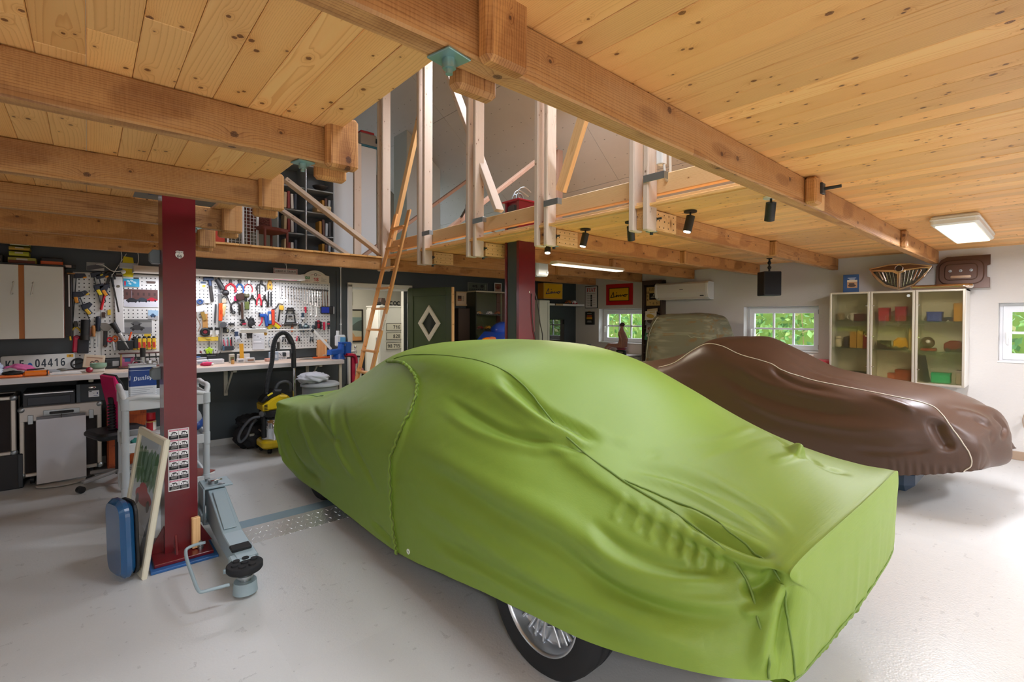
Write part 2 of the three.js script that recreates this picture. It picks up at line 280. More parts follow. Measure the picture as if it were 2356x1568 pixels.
// roof lining in plasterboard sheets, gable, and a pale chimney breast in the loft
const texBoard = tile(512, 512, (u, v, x, y) => { const k = 1 + .04 * (fbm(u * 5, v * 5, 31) - .5); const sc = (Math.abs(u * 4 % 1 - .5) < .012 && Math.abs(v * 12 % 1 - .5) < .05) ? .55 : 1; return [186 * k * sc, 182 * k * sc, 178 * k * sc]; }, true);
const mBoard = new THREE.MeshPhysicalMaterial({ map: texBoard, roughness: .85 });
const roofR = structG('roof', [2.95, 6.05, 0]), roofL = structG('roof', [2.95, 6.05, 0]);
const SL = Math.hypot(4.55, 3.75), RA = Math.atan2(3.75, 4.55);
for (let i = 0; i < 6; i++) for (let j = 0; j < 3; j++) {
  part(roofR, 'panel', bx(SL / 3 - .004, .02, 2.396, .003, .3 * i, .4 * j, .8, .4), mBoard, [Math.cos(RA) * SL * (j + .5) / 3, -Math.sin(RA) * SL * (j + .5) / 3, ZF + .2 - 1.2 - i * 2.4], [0, 0, -RA]);
  part(roofL, 'panel', bx(SL / 3 - .004, .02, 2.396, .003, .3 * i, .4 * j, .8, .4), mBoard, [-Math.cos(RA) * SL * (j + .5) / 3, -Math.sin(RA) * SL * (j + .5) / 3, ZF + .2 - 1.2 - i * 2.4], [0, 0, RA]);
}
part(roofR, 'roof_cover', bx(SL + .5, .14, 14.4, 0), mat(0x8a4a36, .9), [Math.cos(RA) * SL / 2 + .15, -Math.sin(RA) * SL / 2 - .04, ZF + .2 - 7.2], [0, 0, -RA]).geometry = mv(bx(SL + .5, .14, 14.4, 0), 0, .13, 0);
part(roofL, 'roof_cover', mv(bx(SL + .5, .14, 14.4, 0), 0, .13, 0), mat(0x8a4a36, .9), [-Math.cos(RA) * SL / 2 - .15, -Math.sin(RA) * SL / 2 - .04, ZF + .2 - 7.2], [0, 0, RA]);
const gab = shp([[-1.6, 2.2], [7.5, 2.2], [2.95, 6.1]]);
struct('wall_gable_back', mv(ext(gab, .12, 0), 0, 0, -9.9), mat(0x8f8478, .85)); struct('wall_gable_front', mv(ext(gab, .12, 0), 0, 0, ZF + .14), mBoard);
struct('pillar', mv(ext(shp([[-.36, 0], [.36, 0], [.36, 2.05], [-.36, 2.6]]), .5, .01), 4.72, 2.28, -8.1), mat(0xc5cac8, .8));

// ---------------------------------------------------------------- lamps
const glow = (c, k) => memo('gl' + c + k, () => new THREE.MeshStandardMaterial({ color: 0x000000, emissive: c, emissiveIntensity: k, roughness: .6 }));
function area(color, k, w, h, pos, look) { const l = new THREE.RectAreaLight(color, k, w, h); l.position.set(...pos); l.lookAt(...look); l.name = 'area_light'; scene.add(l); return l; }
// box light on the planks, and three unseen ones added behind the camera for fill
const mLampBody = mat(0xe4e2da, .4);
function boxLight(x, z, w, l, label, k) {
  const t = thing('ceiling_light', label, 'light', [x, CEIL, z]);
  part(t, 'housing', mv(ext(rshape(w, l, .03), .075, .012), 0, -.0375, 0, PI / 2), mLampBody);
  part(t, 'rim', mv(ext(rshape(w + .012, l + .012, .034), .012, .003), 0, -.03, 0, PI / 2), mLampBody);
  part(t, 'diffuser', mv(ext(rshape(w - .05, l - .05, .02), .012, .003), 0, -.079, 0, PI / 2), glow(0xfff0d2, 1.25));
  area(0xf3f5ff, k, w - .06, l - .06, [x, CEIL - .095, z], [x, 0, z]);
}
boxLight(5.42, -.535, 1.22, .27, 'shallow white box light with glowing diffuser on the pine ceiling', 45);
boxLight(-.55, 1.2, .27, 1.22, 'added fill light, a white box on the pine planks behind the viewer, beside the wall', 50);
boxLight(2.6, 1.35, 1.22, .27, 'added fill light, a white box on the pine planks behind the viewer, mid room', 50);
boxLight(5.4, 1.5, 1.22, .27, 'added fill light, a white box on the pine planks behind the viewer, near the window wall', 60);
// unseen fluorescent tubes added in the loft, standing in for daylight through the opening
for (const [x, y, z] of [[3.9, 4.55, -1.6], [3.9, 4.55, -4.2], [1.9, 4.4, -1.0]]) {
  const t = thing('added_loft_tube', ['added batten standing in for daylight, high in the loft above the big joist', 'added batten standing in for daylight, high in the loft above the red lift posts', 'added batten standing in for daylight, in the loft over the edge of the planks'][x < 3 ? 2 : z < -3 ? 1 : 0], 'light', [x, y, z]);
  part(t, 'housing', bx(.14, .05, 1.5, .008), mLampBody); part(t, 'tube', mv(cy(.016, .016, 1.44, 12), 0, -.045, 0, PI / 2), glow(0xf4f8ff, 3));
  for (const s of [-.6, .6]) part(t, 'wire', cy(.003, .003, 1.2, 6), steel, [0, .62, s]);
  area(0xeaf2ff, 60, .16, 1.44, [x, y - .08, z], [x - .5, 0, z - .2]);
}

// ---------------------------------------------------------------- cars under covers
function netSurface(rows, per, cols, disp) { // Catmull-Rom through a net of points
  const R = rows.length, C = rows[0].length, nu = (R - 1) * per, nv = (C - 1) * cols, P = [];
  const cr = (a, b, c, d, t) => { const t2 = t * t, t3 = t2 * t; return .5 * (2 * b + (c - a) * t + (2 * a - 5 * b + 4 * c - d) * t2 + (3 * b - a - 3 * c + d) * t3); };
  const ends = (a, i) => i < 0 ? a[0] : i >= a.length ? a[a.length - 1] : a[i];
  for (let i = 0; i <= nu; i++) {
    const f = Math.min(R - 2, Math.floor(i / per)), t = i / per - f, row = [];
    for (let c = 0; c < C; c++) row.push([0, 1, 2].map(k => cr(ends(rows, f - 1)[c][k], rows[f][c][k], rows[f + 1][c][k], ends(rows, f + 2)[c][k], t)));
    for (let j = 0; j <= nv; j++) { const g = Math.min(C - 2, Math.floor(j / cols)), s = j / cols - g; P.push([0, 1, 2].map(k => cr(ends(row, g - 1)[k], row[g][k], row[g + 1][k], ends(row, g + 2)[k], s))); }
  }
  const idx = []; for (let i = 0; i < nu; i++) for (let j = 0; j < nv; j++) { const a = i * (nv + 1) + j, b = a + nv + 1; idx.push(a, b, a + 1, b, b + 1, a + 1); }
  const g = new THREE.BufferGeometry(), U = [];
  for (let i = 0; i <= nu; i++) for (let j = 0; j <= nv; j++) U.push(j / nv * 3, i / nu * 5);
  g.setAttribute('position', new THREE.Float32BufferAttribute(P.flat(), 3)); g.setAttribute('uv', new THREE.Float32BufferAttribute(U, 2)); g.setIndex(idx); g.computeVertexNormals();
  const p = g.attributes.position, n = g.attributes.normal, D = new Float32Array(p.count);
  for (let i = 0; i < p.count; i++) D[i] = disp(p.getX(i), p.getY(i), p.getZ(i), n.getX(i), n.getY(i), n.getZ(i), Math.floor(i / (nv + 1)) / per, (i % (nv + 1)) / cols);
  for (let i = 0; i < p.count; i++) p.setXYZ(i, p.getX(i) + n.getX(i) * D[i], p.getY(i) + n.getY(i) * D[i], p.getZ(i) + n.getZ(i) * D[i]);
  g.computeVertexNormals(); g.userData.nv = nv; return g;
}
// folds: [amplitude, half width, points ...] laid over the cloth; ridge where positive, furrow where negative
function foldField(list) {
  const F = list.map(([A, w, ...pts]) => { const q = pts.map(p => [p[0], p[1], p[2]]), c = new THREE.CatmullRomCurve3(q.map(p => V(...p))), s = c.getPoints(Math.max(6, q.length * 4)); const b = new THREE.Box3().setFromPoints(s).expandByScalar(w * 2.6); return { A: A * 1.35, w, s, b, n: s.length - 1 }; });
  const a = V(), ab = V(), p = V();
  return (x, y, z) => {
    p.set(x, y, z); let d = 0;
    for (const f of F) {
      if (!f.b.containsPoint(p)) continue;
      let best = 1e9, at = 0;
      for (let i = 0; i < f.n; i++) { a.copy(f.s[i]); ab.copy(f.s[i + 1]).sub(a); const t = clamp(p.clone().sub(a).dot(ab) / ab.lengthSq()), e = a.addScaledVector(ab, t).distanceTo(p); if (e < best) { best = e; at = (i + t) / f.n; } }
      const t = best / f.w, taper = sst(0, .25, at) * sst(1, .75, at); d += f.A * taper * (1 - .5 * t * t) * Math.exp(-t * t);
    }
    return d;
  };
}
function onSurface(g, pts, off) { // points set on the nearest cloth vertex
  const p = g.attributes.position, n = g.attributes.normal;
  return pts.map(([x, y, z]) => { let b = 0, bd = 1e9; for (let i = 0; i < p.count; i++) { const d = (p.getX(i) - x) ** 2 + (p.getY(i) - y) ** 2 + (p.getZ(i) - z) ** 2; if (d < bd) { bd = d; b = i; } } return [p.getX(b) + n.getX(b) * off, p.getY(b) + n.getY(b) * off, p.getZ(b) + n.getZ(b) * off]; }).map((q, i, A) => i < 2 || i > A.length - 3 ? q : [0, 1, 2].map(k => (A[i - 2][k] + A[i - 1][k] + q[k] + A[i + 1][k] + A[i + 2][k]) / 5));
}
const dense = (pts, n) => new THREE.CatmullRomCurve3(pts.map(p => V(...p)), false, 'centripetal').getPoints(n).map(v => [v.x, v.y, v.z]);
const bumpCloth = tile(512, 512, (u, v) => { const k = 128 + 70 * (fbm(u * 12, v * 60, 3) - .5) + 26 * (vn(u * 512 / 3, v * 512 / 3, 2) - .5); return [k, k, k]; });
function cloth(color, rough, sheenC, o = {}) { const b = bumpCloth.clone(); b.repeat.set(o.rep || 1, o.rep || 1); b.needsUpdate = true; return new THREE.MeshPhysicalMaterial({ color, roughness: rough, side: THREE.DoubleSide, bumpMap: b, bumpScale: o.bump ?? .0012, sheen: .5, sheenColor: new THREE.Color(sheenC), sheenRoughness: .45, specularIntensity: o.spec ?? .9 }); }
const mGreen = cloth(0x7f9c3a, .5, 0x98a860), mGreenDark = cloth(0x5d6f22, .5, 0x6f7a3a), mStitch = mat(0x86a877, .7);
const flipRow = (cx, half, k = .93) => half.concat(half.slice(0, -1).reverse().map(([x, y, z]) => [cx + (cx - x) * k, y, z]));
// each row: hem, sill, belt, shoulder, rail, centre (the other half mirrors it)
const GX = 2.29;
const gRows = [
  [[1.46, 0.27, -4.8], [1.6, 0.27, -4.85], [1.75, 0.28, -4.87], [1.9, 0.28, -4.88], [2.1, 0.28, -4.88], [GX, 0.28, -4.88]],
  [[1.34, 0.26, -4.75], [1.37, 0.4, -4.97], [1.45, 0.48, -5.02], [1.6, 0.5, -5.05], [1.9, 0.52, -5.06], [GX, 0.52, -5.06]],
  [[1.325, 0.21, -4.64], [1.345, 0.47, -4.93], [1.365, 0.6, -4.99], [1.41, 0.67, -5.01], [1.8, 0.705, -5.025], [GX, 0.715, -5.03]],
  [[1.32, 0.165, -4.45], [1.338, 0.42, -4.72], [1.382, 0.62, -4.77], [1.47, 0.69, -4.74], [1.84, 0.75, -4.64], [GX, 0.775, -4.62]],
  [[1.32, 0.13, -4.18], [1.338, 0.4, -4.25], [1.382, 0.68, -4.25], [1.58, 0.8, -4.21], [1.85, 0.925, -4.17], [GX, 0.985, -4.15]],
  [[1.32, 0.142, -3.7], [1.338, 0.42, -3.7], [1.382, 0.75, -3.7], [1.62, 0.98, -3.62], [1.84, 1.165, -3.58], [GX, 1.235, -3.6]],
  [[1.32, 0.14, -3.2], [1.338, 0.44, -3.2], [1.382, 0.79, -3.2], [1.58, 1.06, -3.18], [1.76, 1.225, -3.16], [GX, 1.3, -3.15]],
  [[1.32, 0.135, -2.75], [1.338, 0.45, -2.75], [1.382, 0.8, -2.75], [1.56, 1.07, -2.75], [1.71, 1.25, -2.75], [GX, 1.325, -2.7]],
  [[1.32, 0.15, -2.4], [1.338, 0.45, -2.4], [1.382, 0.81, -2.4], [1.55, 1.06, -2.4], [1.69, 1.245, -2.4], [GX, 1.33, -2.35]],
  [[1.32, 0.2, -2.06], [1.338, 0.46, -2.06], [1.382, 0.8, -2.06], [1.55, 1.02, -2.06], [1.68, 1.2, -2.06], [GX, 1.315, -2]],
  [[1.32, 0.25, -1.74], [1.338, 0.47, -1.74], [1.382, 0.76, -1.74], [1.54, 0.95, -1.76], [1.67, 1.105, -1.77], [GX, 1.26, -1.68]],
  [[1.32, 0.295, -1.42], [1.338, 0.48, -1.42], [1.382, 0.7, -1.42], [1.53, 0.83, -1.43], [1.65, 0.95, -1.44], [GX, 1.145, -1.37]],
  [[1.325, 0.335, -1.1], [1.358, 0.48, -1.1], [1.412, 0.65, -1.1], [1.52, 0.755, -1.1], [1.63, 0.835, -1.11], [GX, 1, -1.08]],
  [[1.345, 0.385, -0.86], [1.378, 0.49, -0.86], [1.442, 0.62, -0.86], [1.53, 0.705, -0.86], [1.62, 0.775, -0.86], [GX, 0.905, -0.85]],
  [[1.41, 0.41, -0.67], [1.45, 0.5, -0.67], [1.5, 0.61, -0.67], [1.55, 0.68, -0.67], [1.615, 0.75, -0.67], [GX, 0.83, -0.65]],
  [[1.5, 0.41, -0.57], [1.53, 0.51, -0.565], [1.56, 0.61, -0.56], [1.585, 0.68, -0.55], [1.612, 0.748, -0.535], [GX, 0.782, -0.512]],
  [[1.56, 0.4, -0.545], [1.585, 0.5, -0.53], [1.6, 0.6, -0.52], [1.61, 0.67, -0.514], [1.62, 0.732, -0.515], [GX, 0.765, -0.492]],
  [[1.59, 0.385, -0.535], [1.63, 0.44, -0.52], [1.67, 0.52, -0.508], [1.72, 0.58, -0.5], [1.8, 0.62, -0.493], [GX, 0.63, -0.478]],
  [[1.6, 0.372, -0.535], [1.67, 0.382, -0.52], [1.74, 0.39, -0.512], [1.84, 0.395, -0.506], [1.96, 0.4, -0.5], [GX, 0.402, -0.492]],
  [[1.62, .34, -.585], [1.69, .34, -.575], [1.77, .34, -.57], [1.87, .34, -.565], [1.98, .34, -.56], [GX, .34, -.555]],
  [[1.66, .275, -.72], [1.72, .275, -.71], [1.8, .27, -.7], [1.9, .27, -.69], [2, .27, -.685], [GX, .27, -.68]],
].map(h => flipRow(GX, h));
const Q = 1.4, gF = foldField([
  [-.024, .032, [1.679,1.198,-2.047], [1.659,1.127,-1.846], [1.643,1.036,-1.641], [1.682,0.969,-1.454], [1.701,0.932,-1.321]],
  [.014, .028, [1.613,1.157,-2.04], [1.596,1.065,-1.776], [1.616,0.981,-1.556], [1.675,0.936,-1.372]],
  [-.018, .028, [1.534,1.041,-2.388], [1.513,0.973,-2.022], [1.521,0.925,-1.723], [1.595,0.923,-1.455], [1.659,0.903,-1.311]],
  [.012, .03, [1.493,0.985,-2.37], [1.469,0.906,-1.928], [1.515,0.883,-1.625], [1.575,0.893,-1.386]],
  [-.008, .03, [1.48,0.869,-1.676], [1.548,0.876,-1.491], [1.598,0.891,-1.333]],
  [.014, .06, [1.368,0.756,-2.497], [1.368,0.756,-2.049], [1.367,0.714,-1.635], [1.394,0.68,-1.294], [1.404,0.599,-1.011], [1.451,0.563,-0.732]],
  [-.016, .05, [1.354,0.67,-2.498], [1.356,0.664,-2.071], [1.349,0.62,-1.674], [1.362,0.59,-1.309], [1.376,0.541,-1.046], [1.411,0.527,-0.798], [1.499,0.495,-0.593]],
  [.011, .045, [1.344,0.496,-2.454], [1.338,0.48,-1.966], [1.336,0.461,-1.512], [1.347,0.447,-1.161], [1.37,0.468,-0.867], [1.435,0.459,-0.668]],
  [-.011, .04, [1.331,0.383,-2.43], [1.327,0.363,-1.913], [1.326,0.382,-1.447], [1.339,0.408,-1.113], [1.367,0.445,-0.833]],
  [.007, .03, [1.328,0.264,-2.283], [1.326,0.337,-1.74], [1.328,0.365,-1.323], [1.343,0.415,-0.984]],
  [.013, .035, [1.407,0.677,-1.215], [1.407,0.621,-1.033], [1.443,0.613,-0.849], [1.528,0.656,-0.672]],
  [-.012, .028, [1.442,0.714,-1.201], [1.433,0.659,-1.033], [1.47,0.648,-0.849], [1.554,0.69,-0.67]],
  [.009, .028, [1.373,0.607,-1.229], [1.385,0.566,-1.034], [1.427,0.572,-0.808], [1.517,0.605,-0.627]],
  [-.01, .03, [1.363,0.564,-1.241], [1.379,0.531,-1.012], [1.424,0.546,-0.776], [1.51,0.561,-0.611]],
    [.006, .015, [1.565,0.811,-1.109], [1.527,0.761,-1.11], [1.472,0.717,-1.111]], [-.005, .014, [1.567,0.806,-1.077], [1.528,0.76,-1.079], [1.48,0.717,-1.085]],
  [.006, .015, [1.571,0.796,-1.038], [1.527,0.75,-1.026], [1.476,0.705,-1.022]], [-.005, .014, [1.575,0.79,-1.009], [1.534,0.746,-1.001], [1.487,0.703,-1.001]],
  [.006, .015, [1.583,0.786,-0.978], [1.532,0.737,-0.963], [1.479,0.687,-0.959]], [-.005, .014, [1.583,0.782,-0.947], [1.534,0.736,-0.936], [1.483,0.688,-0.934]],
  [.006, .015, [1.581,0.772,-0.918], [1.533,0.722,-0.898], [1.482,0.673,-0.889]], [-.005, .014, [1.581,0.769,-0.889], [1.535,0.722,-0.872], [1.492,0.672,-0.868]],
  [.006, .015, [1.579,0.767,-0.863], [1.537,0.71,-0.843], [1.483,0.659,-0.828]], [-.005, .014, [1.579,0.764,-0.835], [1.538,0.71,-0.818], [1.492,0.658,-0.808]],
  [.006, .015, [1.58,0.751,-0.807], [1.539,0.704,-0.792], [1.494,0.658,-0.785]], [-.005, .014, [1.581,0.748,-0.781], [1.541,0.703,-0.768], [1.503,0.656,-0.766]],
  [.006, .015, [1.556,0.74,-0.742], [1.543,0.7,-0.737], [1.514,0.663,-0.736]], [-.005, .014, [1.558,0.736,-0.718], [1.55,0.697,-0.717], [1.523,0.662,-0.717]],
  [-.02, .02, [1.595,0.78,-0.906], [1.59,0.755,-0.774], [1.588,0.743,-0.658], [1.598,0.75,-0.57]],
  [.012, .018, [1.643,0.8,-0.933], [1.635,0.768,-0.765], [1.626,0.75,-0.593]],
  [.02, .03, [1.596,0.747,-0.521], [1.574,0.665,-0.561], [1.517,0.52,-0.581], [1.478,0.416,-0.59]],
  [-.02, .025, [1.57,0.738,-0.548], [1.558,0.662,-0.599], [1.518,0.633,-0.654]],
  [.012, .02, [1.585,0.678,-0.553], [1.531,0.598,-0.6], [1.497,0.578,-0.644]],
  [-.014, .02, [1.565,0.713,-0.516], [1.564,0.571,-0.544], [1.544,0.433,-0.548]],
  [-.03, .05, [1.344,0.47,-4.668], [1.33,0.328,-4.496], [1.322,0.22,-4.074], [1.323,0.254,-3.597]],
  [.014, .03, [1.343,0.562,-4.978], [1.322,0.37,-4.903], [1.322,0.217,-4.661], [1.319,0.16,-4.174]],
  [.012, .035, [1.445,0.711,-4.563], [1.346,0.542,-4.145], [1.335,0.389,-3.859], [1.327,0.335,-3.283]],
  [-.014, .03, [1.441,0.751,-4.266], [1.356,0.684,-3.821], [1.348,0.611,-3.575], [1.343,0.582,-3.244]],
  [.012, .03, [1.486,0.836,-3.847], [1.364,0.706,-3.574], [1.344,0.519,-3.402], [1.33,0.377,-3.006]],
  [-.01, .03, [1.424,0.836,-3.518], [1.358,0.694,-3.281], [1.34,0.541,-3.027], [1.333,0.378,-2.701]],
  [.01, .03, [1.521,1.026,-2.64], [1.385,0.824,-2.528], [1.345,0.582,-2.613], [1.329,0.336,-2.583]],
  [-.014, .022, [1.321,0.213,-2.857], [1.319,0.193,-2.674], [1.321,0.174,-2.541]],
  [.035, .03, [2.463,0.879,-0.823], [2.406,0.873,-0.786], [2.377,0.865,-0.759]],
  [0.01, .022, [1.63,0.857,-1.177], [1.722,0.826,-0.978], [1.717,0.783,-0.742], [1.647,0.757,-0.557]],
  [-0.007, .022, [1.652,0.87,-1.214], [1.751,0.85,-0.995], [1.799,0.794,-0.762], [1.691,0.763,-0.559]],
  [0.006, .022, [1.71,0.896,-1.213], [1.837,0.864,-0.968], [1.827,0.798,-0.697], [1.735,0.763,-0.56]],
  [-0.005, .022, [1.704,0.945,-1.347], [1.788,0.907,-1.137], [3.183,0.424,-1.552]],
  [0.005, .022, [1.707,0.991,-1.476], [1.788,0.932,-1.246], [3.175,0.488,-1.738]],
  [-0.008, .022, [2.555,0.941,-0.979], [2.494,0.894,-0.876], [2.406,0.877,-0.786]],
  [0.008, .022, [2.146,0.884,-0.804], [2.291,0.881,-0.778], [2.432,0.87,-0.78]],
  [-0.008, .022, [2.462,0.86,-0.772], [2.408,0.835,-0.67], [2.522,0.799,-0.602]],
  [0.004, .022, [1.926,0.938,-1.096], [2.113,0.946,-0.992], [2.554,0.948,-0.999]],
  [-0.004, .022, [1.895,0.89,-0.999], [2.14,0.915,-0.927], [2.608,0.896,-0.936]],
]);
const gGeo = netSurface(gRows, 20, 30, (x, y, z, nx, ny, nz, u, v) => {
  let d = gF(x, y, z) + .0035 * (fbm(z * 5 + y * 6, x * 5 - y * 2, 3) - .5);
  const side = sst(.55, .9, Math.abs(nx)); d += side * .004 * (fbm((z + y * .9) * 2.2, (y - z * .6) * 16, 8) - .5);
  if (u > 15.6 && u < 18.2) d += .0055 * (vn(x * 26 + z * 8, y * 2.5, 14) - .5) * sst(.74, .5, y);          // pleats down the nose
  if (u >= 18) d += (.014 * (vn(x * 42, y * 5, 17) - .5) + .007 * Math.sin(x * 190 + 3 * vn(x * 9, 1, 2))) * sst(18, 18.5, u);  // gathered elastic below it
  if (u < 2.5) d += .012 * (vn(x * 22 + z * 14, y * 2.5, 19) - .5) * sst(2.6, 1.6, u);
  return d;
});
const gc = thing('covered_car', 'coupe wrapped in a bright green fabric cover, silver alloy wheels showing below the hem', 'car');
part(gc, 'cover_fabric', gGeo, mGreen);
const seamR = .0045;
const piping = (g, mtl, pts, r, par, name, n = 90) => part(par, name, tube(onSurface(g, dense(pts, n), r * .5), r, n * 2, 6), mtl);
const mGSeam = cloth(0x708c3e, .6, 0x8a9a5a);
piping(gGeo, mGSeam, [[1.694,1.188,-3.253], [1.695,1.227,-2.97], [1.676,1.246,-2.66], [1.704,1.237,-2.237], [1.696,1.173,-1.921], [1.668,1.103,-1.758], [1.625,0.952,-1.483], [1.598,0.844,-1.185], [1.6,0.803,-1.016], [1.589,0.765,-0.836], [1.542,0.711,-0.679], [1.535,0.63,-0.615], [1.522,0.542,-0.584], [1.511,0.415,-0.562]], .0042, gc, 'seam', 70);
piping(gGeo, mGSeam, [[1.598,0.844,-1.185], [1.64,0.807,-0.967], [1.636,0.77,-0.781], [1.587,0.742,-0.631], [1.578,0.695,-0.551], [1.576,0.583,-0.534], [1.622,0.38,-0.526]], .0034, gc, 'seam', 60);
piping(gGeo, mStitch, [[1.47, .66, -5.0], [1.6, .69, -4.97], [1.66, .72, -4.8], [1.6, .76, -4.4]], .005, gc, 'seam', 40);
{ // zip flap with puckers
  const pts = onSurface(gGeo, dense([[1.7,1.147,-3.368], [1.629,1.167,-2.973], [1.591,1.129,-2.788], [1.548,1.062,-2.658], [1.459,0.951,-2.557], [1.386,0.821,-2.541], [1.352,0.662,-2.598], [1.336,0.412,-2.581], [1.322,0.229,-2.528], [1.319,0.14,-2.485]], 150), .006).map((p, i) => [p[0] + .004 * Math.sin(i * 1.3), p[1], p[2] + .005 * Math.sin(i * .55)]);
  part(gc, 'zip_flap', tube(pts, .011, 300, 8), mGreen);
  part(gc, 'zip', tube(pts.map(p => [p[0] - .004, p[1], p[2] + .011]), .004, 220, 6), mGreenDark);
}
const ey = onSurface(gGeo, [[1.32,0.191,-2.358]], .002)[0];
part(gc, 'eyelet', tor(.011, .004, 8, 20), mat(0xe8eee4, .4), ey, [0, -PI / 2, 0]);
piping(gGeo, mGSeam, [[1.6, .373, -.53], [1.84, .395, -.505], [GX, .402, -.49], [2.74, .395, -.505], [2.98, .372, -.535]], .004, gc, 'seam', 60);
// the coupe itself: wheels and floor pan show below the hem
function wheel(x, z, r, inner) {
  const w = new THREE.Group(); w.name = 'wheel'; w.position.set(x, r, z); w.rotation.z = PI / 2; const s = .19;
  part(w, 'tyre', lathe([[r * .69, -s * .42], [r * .8, -s * .5], [r * .93, -s * .46], [r * .985, -s * .36], [r, -s * .2], [r, -.035], [r - .008, -.03], [r - .008, -.024], [r, -.02], [r, .02], [r - .008, .024], [r - .008, .03], [r, .035], [r, s * .2], [r * .985, s * .36], [r * .93, s * .46], [r * .8, s * .5], [r * .69, s * .42]], 64), rubber);
  const al = mat(0xc9cdd2, .32, .9), R = r * .69;
  part(w, 'rim', lathe([[R * .97, -.05], [R * .97, .03], [R * 1.02, .066], [R * 1.03, .08], [R * .99, .084], [R * .95, .07], [R * .9, .03], [R * .86, .02], [R * .66, .012], [R * .6, .03], [R * .56, .0]], 56), al);
  const sp = []; for (let k = 0; k < 10; k++) { const a = k * PI / 5 + (k % 2 ? .16 : 0); for (const e of [-.012, .012]) { const u = [Math.cos(a), Math.sin(a)]; sp.push(bar([u[0] * R * .2 - u[1] * e * 1.2, .03, u[1] * R * .2 + u[0] * e * 1.2], [u[0] * R * .9 - u[1] * e * 2, .038, u[1] * R * .9 + u[0] * e * 2], .012, .016, .003)); } }
  part(w, 'spokes', mg(...sp), al);
  part(w, 'hub', lathe([[0, .05], [R * .2, .048], [R * .27, .036], [R * .34, .02], [R * .36, 0]], 28), al);
  part(w, 'brake_disc', cy(R * .8, R * .8, .01, 32), mat(0x2c2f33, .5, .5), [0, -.01, 0]);
  for (let k = 0; k < 4; k++) part(w, 'wheel_nut', cy(.009, .009, .016, 6), chrome, [Math.cos(k * PI / 2 + .4) * R * .28, .045, Math.sin(k * PI / 2 + .4) * R * .28]);
  return w;
}
const car = gc;
for (const [x, z] of [[1.478, -1.425], [1.478, -3.98], [3.02, -1.425], [3.02, -3.98]]) { const w = wheel(x, z, .308); if (x > 2) w.rotation.z = -PI / 2; car.add(w); }
part(car, 'floor_pan', mv(bx(1.3, .12, 3.9, .03), GX, .3, -2.75), mat(0x22262a, .7));
for (const z of [-1.425, -3.98]) part(car, 'axle', rod([1.5, .3, z], [3.08, .3, z], .03), darkgrey);

// brown cover over a low roadster
const mBrown = cloth(0x4c3527, .42, 0x6a5646, { spec: 1 }), BX = 5.42;
const bRows = [
  [[4.72, .3, -4.6], [4.72, .5, -4.62], [4.8, .68, -4.64], [4.9, .78, -4.64], [BX, .82, -4.66]],
  [[4.7, .26, -3.5], [4.68, .5, -3.5], [4.73, .76, -3.5], [4.86, .88, -3.5], [BX, .93, -3.5]],
  [[4.7, .25, -2.95], [4.68, .5, -2.95], [4.73, .8, -2.95], [4.86, .95, -2.93], [BX, 1.07, -2.95]],
  [[4.7, .24, -2.62], [4.68, .52, -2.62], [4.73, .88, -2.62], [4.86, 1.13, -2.61], [BX, 1.21, -2.66]],
  [[4.7, .24, -2.42], [4.68, .52, -2.42], [4.73, .9, -2.43], [4.86, 1.212, -2.45], [BX, 1.272, -2.46]],
  [[4.7, .24, -2.26], [4.68, .52, -2.26], [4.73, .89, -2.27], [4.86, 1.196, -2.28], [BX, 1.285, -2.26]],
  [[4.7, .24, -2.08], [4.68, .52, -2.08], [4.73, .86, -2.09], [4.86, 1.12, -2.1], [BX, 1.28, -2.04]],
  [[4.7, .24, -1.84], [4.67, .51, -1.84], [4.73, .82, -1.84], [4.86, 1.06, -1.84], [BX, 1.16, -1.8]],
  [[4.7, .24, -1.53], [4.67, .5, -1.53], [4.72, .74, -1.53], [4.86, .945, -1.53], [BX, 1.0, -1.53]],
  [[4.7, .24, -1.27], [4.67, .49, -1.27], [4.72, .71, -1.27], [4.86, .905, -1.28], [BX, .94, -1.27]],
  [[4.71, .255, -.9], [4.68, .48, -.9], [4.73, .69, -.9], [4.86, .86, -.9], [BX, .895, -.9]],
  [[4.74, .3, -.68], [4.72, .47, -.68], [4.76, .66, -.68], [4.87, .825, -.69], [BX, .875, -.66]],
  [[4.79, .35, -.5], [4.78, .47, -.5], [4.81, .63, -.52], [4.9, .755, -.56], [BX, .825, -.48]],
  [[4.84, .375, -.41], [4.84, .46, -.4], [4.86, .57, -.41], [4.95, .665, -.44], [BX, .73, -.335]],
  [[4.87, .385, -.385], [4.885, .45, -.375], [4.91, .54, -.37], [5.0, .6, -.37], [BX, .62, -.265]],
  [[4.88, .385, -.378], [4.92, .42, -.362], [4.97, .47, -.35], [5.07, .5, -.335], [BX, .51, -.245]],
  [[4.89, .38, -.378], [4.94, .378, -.366], [5.02, .375, -.35], [5.13, .37, -.33], [BX, .365, -.255]],
  [[4.92, .34, -.46], [4.97, .335, -.45], [5.04, .33, -.44], [5.14, .325, -.42], [BX, .32, -.37]],
].map((h, i) => { const r = flipRow(BX, h); return r.map((p, k) => k > 4 && i > 11 ? [p[0], p[1], p[2] + .13 * (k - 4) / 4] : p); });
